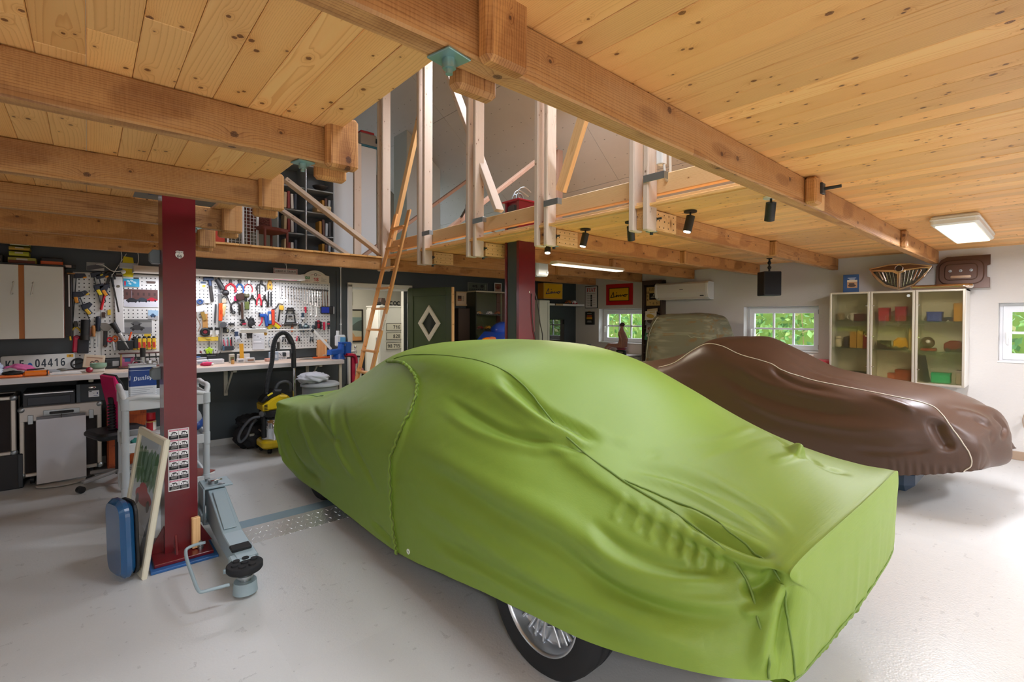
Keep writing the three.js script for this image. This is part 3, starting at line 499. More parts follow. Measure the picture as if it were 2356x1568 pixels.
const bF = foldField([
  [-.02, .035, [4.826,1.038,-1.815], [4.786,0.951,-1.686], [4.782,0.89,-1.505], [4.795,0.861,-1.244]],
  [.014, .04, [4.778,1.058,-2.162], [4.751,0.88,-1.823], [4.75,0.811,-1.393], [4.758,0.785,-1.022]],
  [-.014, .045, [4.744,0.961,-2.322], [4.71,0.775,-1.884], [4.706,0.686,-1.379], [4.73,0.697,-0.93]],
  [.012, .05, [4.712,0.834,-2.305], [4.681,0.619,-1.719], [4.675,0.581,-1.149], [4.744,0.633,-0.692]],
  [-.012, .03, [4.672,0.403,-1.146], [4.684,0.448,-0.837], [4.752,0.52,-0.592]],
  [-.03, .05, [4.797,0.736,-0.625], [4.772,0.616,-0.584], [4.776,0.498,-0.522]],
  [.014, .03, [4.817,0.862,-1.065], [4.794,0.82,-0.861], [4.779,0.773,-0.725]],
  [-.022, .03, [5.05, .72, -.45], [5.15, .62, -.36], [5.05, .56, -.36]], [-.02, .03, [5.3, .74, -.36], [5.35, .64, -.28], [5.2, .56, -.3]],
  [.014, .04, [4.95, .79, -.6], [5.15, .74, -.42], [5.2, .66, -.34]], [.016, .05, [5.25, .8, -.45], [5.5, .72, -.3], [5.6, .6, -.22]], [-.02, .04, [5.5, .8, -.4], [5.7, .7, -.25], [5.8, .6, -.18]],
  [-.012, .03, [5.27,1.182,-1.859], [5.21,1.048,-1.642], [5.114,0.955,-1.362], [5.145,0.919,-1.107]], [.012, .03, [5.026,1.11,-1.811], [5.024,0.985,-1.546], [4.947,0.909,-1.188], [4.969,0.889,-0.95]],
]);
const bGeo = netSurface(bRows, 14, 16, (x, y, z, nx, ny, nz, u) => bF(x, y, z) + .006 * (fbm(z * 3.4 + y * 2, y * 9 + x * 3, 5) - .5) + (u > 12 ? .005 * (vn(x * 12 + y * 16, z * 5, 3) - .5) : 0) + (y < .42 && u > 10 && u < 13.5 && x < 5 ? .008 * Math.sin(z * 130) * sst(.42, .33, y) : 0));
const bc = thing('covered_car', 'low roadster wrapped in a dark brown satin cover with white piping', 'car');
part(bc, 'cover_fabric', bGeo, mBrown);
piping(bGeo, mat(0xcfc7b8, .5), [[4.832,0.924,-2.995], [4.823,1.034,-2.75], [4.853,1.139,-2.616], [4.854,1.194,-2.519], [4.857,1.222,-2.403], [4.857,1.192,-2.265], [4.858,1.122,-2.113], [4.865,1.066,-1.849], [4.839,1.005,-1.705], [4.86,0.947,-1.53], [4.862,0.905,-1.294], [4.859,0.86,-0.901], [4.87,0.831,-0.713], [4.87,0.793,-0.623], [4.826,0.71,-0.555], [4.814,0.59,-0.48], [4.822,0.478,-0.426], [4.824,0.415,-0.423], [4.805,0.364,-0.465]], .0045, bc, 'piping', 160);
const road = bc;
part(road, 'sill', mv(bx(1.1, .2, 2.6, .06), 5.4, .2, -2.05), mat(0x16314a, .35)); 
for (const [x, z] of [[4.95, -1.25], [4.95, -3.5], [5.95, -1.25], [5.95, -3.5]]) { const w = wheel(x, z, .29); if (x > 5.4) w.rotation.z = -PI / 2; road.add(w); }

// olive canvas over something tall behind the roadster
const texOlive = tile(512, 512, (u, v) => { const a = fbm(u * 5, v * 5, 41), b = fbm(u * 9 + 3, v * 3, 44); const s = sst(.55, .75, b), t = sst(.5, .8, a); return [mix(mix(112, 134, t), 128, s * .8), mix(mix(110, 132, t), 98, s * .7), mix(mix(88, 108, t), 60, s * .8)]; }, true);
const mOlive = new THREE.MeshPhysicalMaterial({ map: texOlive, roughness: .82, side: THREE.DoubleSide, bumpMap: bumpCloth, bumpScale: .002 });
{
  const prof = [[.004, 1.05], [.5, 1.03], [.95, 1], [1.15, .96], [1.32, .9], [1.43, .84], [1.5, .76], [1.53, .62], [1.545, .4], [1.55, 0]];
  const P = [], N = 72; const cx = 6.66, cz = -3.62;
  const ring = (y, k) => { const r = []; for (let i = 0; i <= N; i++) { const a = i / N * 2 * PI, e = .5, c = Math.cos(a), s = Math.sin(a); r.push([cx + .345 * k * Math.sign(c) * Math.abs(c) ** e, y + .012 * (vn(i * .4, y * 3, 3) - .5), cz + .63 * k * Math.sign(s) * Math.abs(s) ** e]); } return r; };
  const g = netSurface(prof.map(([y, k]) => ring(y, k)), 6, 1, (x, y, z) => .012 * (fbm(z * 4 + x * 4, y * 5, 7) - .5) + .006 * Math.sin(z * 9 + y * 5));
  const oc = thing('canvas_cover', 'faded olive canvas cover with rounded top standing behind the brown covered car', 'cover'); part(oc, 'canvas', g, mOlive);
  part(oc, 'seam', tube(onSurface(g, dense([[6.3, 1.24, -4.15], [6.3, 1.235, -3.65], [6.3, 1.22, -3.05]], 60), .002), .003, 120, 5), mat(0xa3a78c, .8));
  part(oc, 'piping', tube(onSurface(g, dense([[6.32, .3, -4.24], [6.32, .9, -4.2], [6.34, 1.3, -4.12], [6.4, 1.5, -3.98]], 50), .002), .004, 100, 5), mat(0xc8c9b4, .7));
}

// ---------------------------------------------------------------- lift posts, arm, cart and what leans there
const mRed = mat(0x6b0515, .28, 0, { clearcoat: .6, clearcoatRoughness: .15 }), mBlue = mat(0x2c62a0, .4), mLiftGrey = mat(0x9db1b8, .42, .1), mPlast = mat(0xd5d9da, .5);
{
  const t = thing('lift_post', 'glossy dark red lift post with a sheet of warning pictograms and a round road sticker', 'lift post', [.43, 0, -3.71]);
  part(t, 'base_plate', bx(.34, .016, .5, .003), mBlue, [.0, .008, .03]);
  part(t, 'foot', mg(mv(bx(.3, .02, .44, .003), 0, .026, .02)), mRed);
  part(t, 'column', mv(ext(shp([[-.085, -.11], [.085, -.11], [.085, .11], [.055, .11], [.055, -.085], [-.055, -.085], [-.055, .11], [-.085, .11]]), 2.95, .004), 0, 1.5, 0, -PI / 2), mRed);
  part(t, 'cover', bx(.12, 2.9, .012, .001), darkgrey, [0, 1.5, -.1]);
  for (const s of [-1, 1]) part(t, 'gusset', mv(ext([[0, 0], [.085, 0], [0, .16]], .012, .002), s * .085, .035, .06, 0, s > 0 ? 0 : PI, 0), mRed);
  part(t, 'gusset', mv(ext([[0, 0], [.06, 0], [0, .1]], .012, .002), -.03, .035, .11, 0, -PI / 2, 0), mRed);
  part(t, 'anchor_bolt', mg(mv(cy(.017, .017, .02, 6), .09, .045, .17), mv(cy(.009, .009, .05, 10), .09, .06, .17)), zinc);
  const warn = printed(320, 1120, (g, w, h) => {
    g.fillStyle = '#eceaea'; g.fillRect(0, 0, w, h); let s = 5; const q = () => { s = (s * 16807) % 2147483647; return s / 2147483647; };
    for (let r = 0; r < 6; r++) for (let c = 0; c < 2; c++) {
      const x = 14 + c * 150, y = 14 + r * 183; g.fillStyle = '#e59ab0'; g.fillRect(x, y, 142, 26); g.fillStyle = '#8d2238'; for (const k of [8, 118]) { g.beginPath(); g.moveTo(x + k, y + 22); g.lineTo(x + k + 9, y + 6); g.lineTo(x + k + 18, y + 22); g.fill(); }
      g.strokeStyle = '#222'; g.lineWidth = 2; g.strokeRect(x, y, 142, 170); g.fillStyle = '#fbfbfd'; g.fillRect(x + 1, y + 27, 140, 76); g.fillStyle = '#1b1d22';
      g.fillRect(x + 40 + q() * 10, y + 52, 70, 10); g.beginPath(); g.ellipse(x + 72, y + 50, 34, 9, -.1, 0, 7); g.fill(); g.fillRect(x + 56, y + 40, 8, 58); g.fillRect(x + 78 + q() * 12, y + 46, 5, 50); g.fillRect(x + 14 + q() * 20, y + 68, 12, 28); g.fillRect(x + 104 + q() * 12, y + 60, 16, 30);
      g.fillRect(x + 1, y + 104, 140, 65); g.fillStyle = '#c9c6c0'; for (let k = 0; k < 2 + r % 3; k++) g.fillRect(x + 26 + q() * 14, y + 116 + k * 14, 80 + q() * 20, 5);
    }
  });
  part(t, 'warning_sheet', bx(.002, .002, .002, 0), warn).geometry = sheet(.108, .382); t.children[t.children.length - 1].position.set(-.012, .604, .1125);
  const badge = printed(128, 128, (g) => { g.fillStyle = '#e9e6dd'; g.fillRect(0, 0, 128, 128); g.fillStyle = '#222'; g.textAlign = 'center'; g.font = 'bold 26px sans-serif'; g.fillText('ROUTE', 64, 36); g.font = 'bold 18px sans-serif'; g.fillText('US', 64, 58); g.font = 'bold 62px sans-serif'; g.fillText('66', 64, 112); });
  const sh = new THREE.Shape(); sh.moveTo(0, -.026); sh.bezierCurveTo(.03, -.015, .022, .004, .017, .011); sh.lineTo(.021, .018); sh.quadraticCurveTo(.01, .025, 0, .02); sh.quadraticCurveTo(-.01, .025, -.021, .018); sh.lineTo(-.017, .011); sh.bezierCurveTo(-.022, .004, -.03, -.015, 0, -.026);
  const sg = new THREE.ShapeGeometry(sh, 8), su = sg.attributes.uv, sp = sg.attributes.position; for (let i = 0; i < su.count; i++) su.setXY(i, (sp.getX(i) + .025) / .05, (sp.getY(i) + .026) / .05);
  part(t, 'sticker', sg, badge, [.0, 1.87, .1127]);
  for (const [y, h] of [[1.86, .085], [1.13, .075]]) { part(t, 'switch_box', mv(ext(shp([[-.02, -h / 2], [.02, -h / 2], [.035, -h / 2 + .02], [.035, h / 2 - .02], [.02, h / 2], [-.02, h / 2]]), .09, .005), -.104, y, -.05, 0, PI, 0), mat(0x75838a, .45)); }
}
{
  const t = thing('lift_post', 'red lift post with a dark cover strip rising through the planks mid room', 'lift post', [3.365, 0, -3.71]);
  part(t, 'base_plate', bx(.3, .016, .5, .003), mBlue, [.06, .008, 0]);
  part(t, 'column', mv(ext(shp([[.11, -.115], [.11, .115], [-.105, .115], [-.115, .1], [-.115, .075], [-.09, .075], [-.09, -.08], [-.115, -.08], [-.115, -.115]]), 2.66, .003), 0, 1.345, 0, -PI / 2), mRed);
  part(t, 'cover', bx(.012, 2.6, .15, .002), mat(0x3c444a, .5), [-.098, 1.32, 0]);
  part(t, 'flange', mg(mv(bx(.27, .016, .016, .003), 0, 2.67, .12), mv(bx(.27, .016, .016, .003), 0, 2.67, -.12), mv(bx(.016, .016, .25, .003), .125, 2.67, 0), mv(bx(.016, .016, .25, .003), -.125, 2.67, 0)), mat(0x8e0f2c, .3));
  part(t, 'pulley', mg(mv(tor(.05, .01, 8, 20), -.03, 2.7, -.03), mv(tor(.05, .01, 8, 20), -.03, 2.7, .03)), zinc);
  part(t, 'hook', mg(tube([[-.06, 2.66, .05], [-.06, 2.78, .05], [.02, 2.82, .05], [.1, 2.78, .06]], .006, 24, 6), tube([[-.06, 2.66, -.02], [-.07, 2.74, -.02], [0, 2.8, -.02], [.14, 2.76, -.02]], .006, 24, 6)), steel);
  part(t, 'plate', bx(.01, .15, .09, .002), darkgrey, [-.11, 2.55, .0]);
  part(t, 'label', bx(.012, .016, .002, .0005), white, [.03, 1.745, .117]);
  solo('power_cable', 'thin black cable sagging down the near face of the mid-room lift post', 'cable', tube([[3.42, 1.73, -3.588], [3.425, 1.55, -3.586], [3.44, 1.4, -3.586], [3.47, 1.28, -3.585], [3.49, 1.2, -3.6]], .004, 40, 6), black);
  solo('power_cable', 'black cable hanging clear behind the mid-room lift post, in front of the grey box', 'cable', tube([3.47, 1.85, -3.8, 3.702,1.773,-3.85, 3.763,1.63,-3.85, 3.805,1.412,-3.85, 3.839,1.29,-3.85, 3.826,1.144,-3.85, 3.786,0.999,-3.85].reduce((a, v, i) => (i % 3 ? a[a.length - 1].push(v) : a.push([v]), a), []), .006, 40, 6), black);
}
// lift arm with its rubber pad, and the drive-over plate
{
  const t = thing('lift_arm', 'pale blue-grey steel lift arm resting on the floor with a round rubber pad', 'lift arm');
  const a = [.655, -3.93], b = [.63, -2.95];
  part(t, 'bracket', mg(mv(bx(.17, .014, .2, .003), .66, .335, -3.86), mv(bx(.17, .014, .2, .003), .66, .1, -3.86), mv(bx(.012, .24, .2, .002), .575, .215, -3.86)), mLiftGrey);
  part(t, 'pin', mg(mv(cy(.03, .03, .3, 20), .64, .22, -3.84), mv(cy(.022, .022, .03, 16), .64, .352, -3.84)), zinc);
  part(t, 'pin_ring', mv(tor(.034, .005, 8, 24), .65, .372, -3.8, 1.3, 0, .3), chrome);
  part(t, 'bolt', mg(mv(cy(.016, .016, .02, 6), .62, .35, -3.92), mv(cy(.022, .022, .006, 16), .68, .345, -3.79)), zinc);
  part(t, 'arm_beam', mg(ext(shp([[-3.84, .11], [-3.84, .32], [-3.76, .32], [-3.3, .185], [-2.93, .175], [-2.93, .085], [-3.4, .08]]), .105, .004).rotateY(-PI / 2).translate(.65, 0, 0).applyMatrix4(new THREE.Matrix4().makeTranslation(0, 0, 0))), mLiftGrey);
  part(t, 'cover_plate', bar([.652, .318, -3.72], [.645, .2, -3.33], .07, .006), mLiftGrey);
  part(t, 'rubber_strip', bx(.1, .018, .075, .004), rubber, [.64, .186, -3.05]);
  part(t, 'end_block', mg(mv(bx(.12, .075, .11, .006), .63, .135, -2.95), mv(cy(.055, .06, .06, 24), .625, .045, -2.875)), mLiftGrey);
  part(t, 'screw', mg(mv(cy(.028, .028, .09, 20), .625, .1, -2.875), mv(cy(.04, .04, .012, 20), .625, .1, -2.875), mv(cy(.04, .04, .012, 20), .625, .122, -2.875)), zinc);
  const pad = part(t, 'rubber_pad', lathe([[0, 0], [.083, 0], [.088, .008], [.088, .03], [.08, .036], [0, .036]], 36), rubber, [.622, .135, -2.872]);
  const lug = []; for (let k = 0; k < 7; k++) lug.push(mv(cy(.017, .018, .008, 12), k ? Math.cos(k) * .05 : 0, .039, k ? Math.sin(k) * .05 : 0)); part(pad, 'lugs', mg(...lug), rubber);
  part(t, 'hinge', mg(mv(cy(.012, .012, .03, 12), .555, .11, -2.97, 0, 0, PI / 2), mv(cy(.018, .018, .02, 6), .56, .11, -2.97, 0, 0, PI / 2)), mLiftGrey);
  const H = [[0.494,0.2,-3.21], [0.441,0.19,-3.235], [0.41,0.18,-3.235], [0.4,0.17,-3.191], [0.399,0.14,-2.934], [0.405,0.12,-2.844], [0.414,0.115,-2.817], [0.464,0.115,-2.808], [0.536,0.115,-2.799]];
  part(t, 'guard_bar', tube(H, .0085, 90, 10), mLiftGrey);
  part(t, 'stay', mg(bar([.552, .2, -3.95], [.555, .16, -3.72], .012, .05)), mLiftGrey);
}
solo('wood_block', 'short offcut of raw pine standing on the red lift foot', 'wood block', lumber(GR, .045, .19, .035, .003), mNew, [.5, .135, -3.572], [0, .1, .0]);
{
  const t = thing('floor_plate', 'blue-grey steel drive-over plate with a silver tread strip across the floor', 'floor plate', [1.89, 0, -3.68]);
  part(t, 'plate', mv(ext(shp([[-.19, 0], [-.11, .05], [.11, .05], [.19, 0]]), 2.42, .002), 0, 0, 0, 0, PI / 2, 0), mat(0x7c95a0, .45, .2));
  const treads = [], tr = sph(.012, 8, 5); for (let i = 0; i < 22; i++) for (let j = 0; j < 4; j++) treads.push(mv(tr, -1.18 + i * .034 + (j % 2) * .017, .004, -.052 + j * .036, 0, (i + j) % 2 ? .7 : -.7, 0, 1.1, .16, .3));
  const st = part(t, 'tread_strip', bx(.8, .005, .16, .001), mat(0xd2d8dc, .35, .8), [-.8, .028, .145]); st.rotation.x = .54; const ti = part(st, 'tread_lugs', mg(...treads.map(g => mv(g, .8, 0, 0))), mat(0xdde2e6, .3, .9)); ti.userData.kind = 'stuff';
}
// utility cart
{
  const cx = .45, cz = -4.72, W = .54, D = .56;
  const t = thing('utility_cart', 'pale grey plastic three-shelf utility cart on castors behind the red post', 'cart', [cx, 0, cz]);
  const tray = (y, lip, h) => { const o = rshape(W, D, .05), p = new THREE.Path(), w = W / 2 - .02, d = D / 2 - .02; p.moveTo(-w, -d); p.lineTo(-w, d); p.lineTo(w, d); p.lineTo(w, -d); p.closePath(); o.holes.push(p); return mg(mv(ext(o, h, .004), 0, y, 0, PI / 2), mv(ext(rshape(W - .02, D - .02, .04), .012, .002), 0, y - h / 2 + lip, 0, PI / 2)); };
  part(t, 'shelf', tray(.845, .02, .085), mPlast); part(t, 'shelf', tray(.53, .02, .07), mPlast); part(t, 'shelf', tray(.2, .02, .07), mPlast);
  for (const sx of [-1, 1]) for (const sz of [-1, 1]) part(t, 'leg', mg(mv(cy(.023, .023, .76, 16), sx * (W / 2 - .02), .5, sz * (D / 2 - .02)), mv(cy(.03, .03, .08, 16), sx * (W / 2 - .02), .85, sz * (D / 2 - .02)), mv(cy(.027, .027, .09, 16), sx * (W / 2 - .02), .53, sz * (D / 2 - .02)), mv(cy(.027, .027, .09, 16), sx * (W / 2 - .02), .2, sz * (D / 2 - .02))), mat(0xc3cace, .4));
  for (const sx of [-1, 1]) part(t, 'handle', tube([[sx * (W / 2 - .02), .88, -D / 2 + .02], [sx * (W / 2 - .005), .93, -D / 2 + .05], [sx * (W / 2), .935, 0], [sx * (W / 2 - .005), .93, D / 2 - .05], [sx * (W / 2 - .02), .88, D / 2 - .02]], .02, 40, 10), mPlast);
  part(t, 'rail', tube([[-W / 2 + .02, .88, D / 2 - .02], [-W / 2 + .1, .9, D / 2], [0, .885, D / 2 + .01], [W / 2 - .1, .9, D / 2], [W / 2 - .02, .88, D / 2 - .02]], .018, 40, 10), mPlast);
  for (const sx of [-1, 1]) for (const sz of [-1, 1]) { const c = part(t, 'caster', mg(mv(bx(.03, .07, .05, .006), sx * (W / 2 - .03), .115, sz * (D / 2 - .03)), mv(cy(.012, .012, .06, 10), sx * (W / 2 - .03), .14, sz * (D / 2 - .03))), black); part(c, 'wheel', mv(cy(.045, .045, .026, 24), sx * (W / 2 - .03), .045, sz * (D / 2 - .03) + .015, 0, 0, PI / 2), rubber); }
  part(t, 'side_panel', bx(.008, .62, D - .1, .002), mat(0xc8d2d6, .4), [-W / 2 + .02, .5, 0]);
  const tin = thing('tin', 'tall blue and white oil tin with white script, standing on the cart top', 'tin', [.31, .858, -4.6]);
  const tm = printed(256, 320, (g) => { g.fillStyle = '#d9dde0'; g.fillRect(0, 0, 256, 320); g.fillStyle = '#123f86'; g.fillRect(0, 26, 256, 166); g.fillStyle = '#0b2f6a'; g.fillRect(0, 26, 256, 22); g.fillStyle = '#dfe6ee'; g.fillRect(0, 50, 256, 4); g.save(); g.translate(128, 128); g.rotate(-.08); g.font = 'italic bold 50px serif'; g.textAlign = 'center'; g.fillText('Dunlop', 0, 10); g.restore(); g.fillStyle = '#9aa2a8'; for (let k = 0; k < 6; k++) g.fillRect(20, 210 + k * 16, 200 - (k % 3) * 30, 4); }, .3);
  part(tin, 'body', bx(.165, .27, .1, .008, 0, 0, 6.06, 3.7), tm, [0, .135, 0]); part(tin, 'rim', mv(ext(rshape(.172, .106, .012), .008, .002), 0, .268, 0, PI / 2), steel); part(tin, 'lid', cy(.02, .022, .022, 18), steel, [.045, .284, 0]); part(tin, 'handle', tube([[-.06, .272, 0], [-.05, .292, 0], [.0, .292, 0], [.01, .272, 0]], .004, 20, 6), steel);
  const sp = thing('spray_can', 'red spray can on the middle shelf of the cart', 'spray can', [.36, .542, -4.6]);
  part(sp, 'body', lathe([[0, 0], [.032, 0], [.033, .006], [.033, .14], [.03, .152], [.022, .158], [0, .158]], 24), printed(128, 128, g => { g.fillStyle = '#a90f22'; g.fillRect(0, 0, 128, 128); g.fillStyle = '#f1e9e2'; for (const x of [6, 70]) { g.fillRect(x, 48, 34, 26); g.fillRect(x, 84, 44, 4); g.fillRect(x, 92, 36, 4); } }, .3)); part(sp, 'cap', cy(.029, .03, .05, 22), mat(0xc4122a, .35), [0, .185, 0]); part(sp, 'label', cy(.0332, .0332, .006, 24), mat(0xd8b35a, .4), [0, .143, 0]);
  const rb = thing('box', 'small red cardboard box on the middle shelf of the cart', 'box', [.4, .572, -4.53], [0, -.2, 0]); part(rb, 'body', bx(.15, .06, .08, .003), mat(0xb3172d, .5)); part(rb, 'lid', bx(.154, .018, .084, .003), mat(0xd9d4d2, .5), [0, .036, 0]);
  const rg = thing('rag', 'crumpled teal and white rag on the middle shelf of the cart', 'rag', [.29, .545, -4.5]); part(rg, 'cloth', mv(crumple(.12, .05, .1, 3), 0, .02, 0), mat(0x3f8f85, .9)); part(rg, 'fold', mv(crumple(.09, .05, .08, 9), .07, .02, .02), mat(0xd7dbd8, .9));
  const hm = thing('helmet', 'rounded silver and blue helmet on the middle shelf of the cart, right of the post', 'helmet', [.61, .65, -4.72]); part(hm, 'shell', mv(sph(.1), 0, 0, 0, 0, 0, 0, 1, .95, 1.1), mat(0xa9adb5, .35)); part(hm, 'visor', mv(sph(.102, 20, 10), .01, -.03, .01, .4, 0, 0, 1, .6, 1.1), mat(0x24488e, .3)); part(hm, 'strap', mv(tor(.08, .008, 6, 20), 0, -.08, 0, PI / 2), black);
  const bt = thing('toolbox', 'flat blue plastic case on the bottom shelf of the cart', 'case', [.38, .24, -4.7]); part(bt, 'body', bx(.28, .06, .2, .01), mat(0x2e5d86, .5)); part(bt, 'latch', bx(.05, .02, .008, .002), black, [.05, .01, .102]);
  const cb = thing('cable_coil', 'black cable coil on the bottom shelf of the cart', 'cable', [.4, .212, -4.52]); part(cb, 'coil', mg(mv(tor(.07, .009, 8, 28), 0, .01, 0, PI / 2), mv(tor(.062, .009, 8, 28), .01, .024, 0, PI / 2 + .1)), black); part(cb, 'plug', bx(.03, .02, .05, .005), steel, [.06, .02, .05]);
  const bk = thing('brochure', 'open magazine lying on the bottom shelf of the cart beside the post', 'magazine', [.62, .22, -4.6], [0, .5, 0]); part(bk, 'cover', bx(.2, .012, .26, .003), mat(0xd9d5d0, .6)); part(bk, 'page', bx(.19, .008, .25, .002), mat(0x8b4238, .6), [.01, .011, 0], [0, .1, .03]);
}
function crumple(w, h, d, s) { const g = new THREE.SphereGeometry(1, 28, 18), p = g.attributes.position; for (let i = 0; i < p.count; i++) { const x = p.getX(i), y = p.getY(i), z = p.getZ(i), n = fbm(x * 2.2 + s, z * 2.2 + y * 1.6, s), k = .75 + .6 * n + .25 * (vn(x * 6 + z * 5, y * 6, s + 3) - .5); p.setXYZ(i, x * w * .5 * k, y * h * .5 * k, z * d * .5 * k); } g.computeVertexNormals(); return g; }
{ // creeper seat and the framed print leaning by the post
  const t = thing('seat_pad', 'glossy blue padded workshop seat leaning on edge against the framed print', 'seat', [.165, .225, -3.55], [0, -1.36, .1]);
  part(t, 'cushion', ext(rshape(.3, .43, .1), .065, .022, 10), mat(0x1e5687, .22, 0, { clearcoat: .5 }), [0, 0, .035]); part(t, 'board', ext(rshape(.28, .41, .09), .016, .003, 8), black, [0, 0, -.008]);
  const f = thing('picture_frame', 'cream framed print of a red car leaning on the floor against the red post', 'picture', [.245, .385, -3.68]); f.rotation.set(-.15, -1.41, 0, 'YXZ');
  const fo = shp([[-.27, -.39], [.27, -.39], [.27, .39], [-.27, .39]]), fh = new THREE.Path(); fh.moveTo(-.225, -.345); fh.lineTo(-.225, .345); fh.lineTo(.225, .345); fh.lineTo(.225, -.345); fh.closePath(); fo.holes.push(fh);
  part(f, 'frame', ext(fo, .03, .006), mat(0xe4dfc8, .4)); part(f, 'backing', bx(.5, .74, .012, .001), mat(0x8a7450, .7), [0, 0, -.01]);
  part(f, 'print', sheet(.452, .692), printed(256, 384, (g, w, h) => { g.fillStyle = '#cdd9e4'; g.fillRect(0, 0, w, h); g.fillStyle = '#dfe8ef'; g.fillRect(0, 210, w, 174); for (let i = 0; i < 60; i++) { g.fillStyle = ['#5c8a5a', '#41704a', '#7fa18c'][i % 3]; g.beginPath(); g.ellipse((i * 71) % w, 60 + (i * 37) % 70, 16, 34, 0, 0, 7); g.fill(); } g.fillStyle = '#b3192b'; g.beginPath(); g.ellipse(128, 190, 92, 26, 0, 0, 7); g.fill(); g.beginPath(); g.ellipse(118, 168, 46, 22, 0, 0, 7); g.fill(); g.fillStyle = '#1d222b'; for (const x of [66, 190]) { g.beginPath(); g.arc(x, 208, 18, 0, 7); g.fill(); } g.fillStyle = '#7a8697'; g.beginPath(); g.ellipse(120, 290, 100, 18, 0, 0, 7); g.fill(); g.fillStyle = '#d99a56'; g.fillRect(40, 330, 50, 30); }, .35), [0, 0, .0]);
  part(f, 'glass', sheet(.452, .692), glassPane, [0, 0, .008]);
}

// ---------------------------------------------------------------- bench and what stands below it
const mBenchTop = wmat(texGrey, .4), mBenchEdge = mat(0xd9d6d6, .4);
{
  const t = thing('workbench', 'long workbench top of pale laminate along the dark wall under the pegboards', 'workbench', [.55, .965, -6.1]);
  part(t, 'worktop', bx(3.66, .05, .6, .004, .1, .1, .9, .35), mBenchTop, [-.02, -.025, 0]);
  part(t, 'edge_strip', bx(3.66, .046, .008, .002), mBenchEdge, [-.02, -.025, .303]);
  const mBr = mat(0xc9c7b8, .4), brs = [[1.2, 'long pale shelf bracket under the bench behind the vacuum hose', .34], [2.12, 'long pale shelf bracket under the bench near the vice', .34], [.02, 'short pale bracket under the bench by the flight case', .2]];
  brs.forEach(([x, l, h]) => { const b = thing('shelf_bracket', l, 'bracket', [x, .913, ZB + .01]); part(b, 'wall_rail', bx(.04, h, .014, .002), mBr, [0, -h / 2, 0]); part(b, 'arm', bx(.036, .03, .48, .003), mBr, [0, -.016, .24]); part(b, 'stay', bar([0, -h + .03, .01], [0, -.02, .36], .02, .012), mBr); });
  const lg = thing('table_leg', 'thin pale square leg under the bench end by the vice', 'leg', [2.34, .457, -5.88]); part(lg, 'post', bx(.035, .9, .035, .003), mBr); part(lg, 'foot', bx(.05, .012, .05, .003), mBr, [0, -.45, 0]);
}
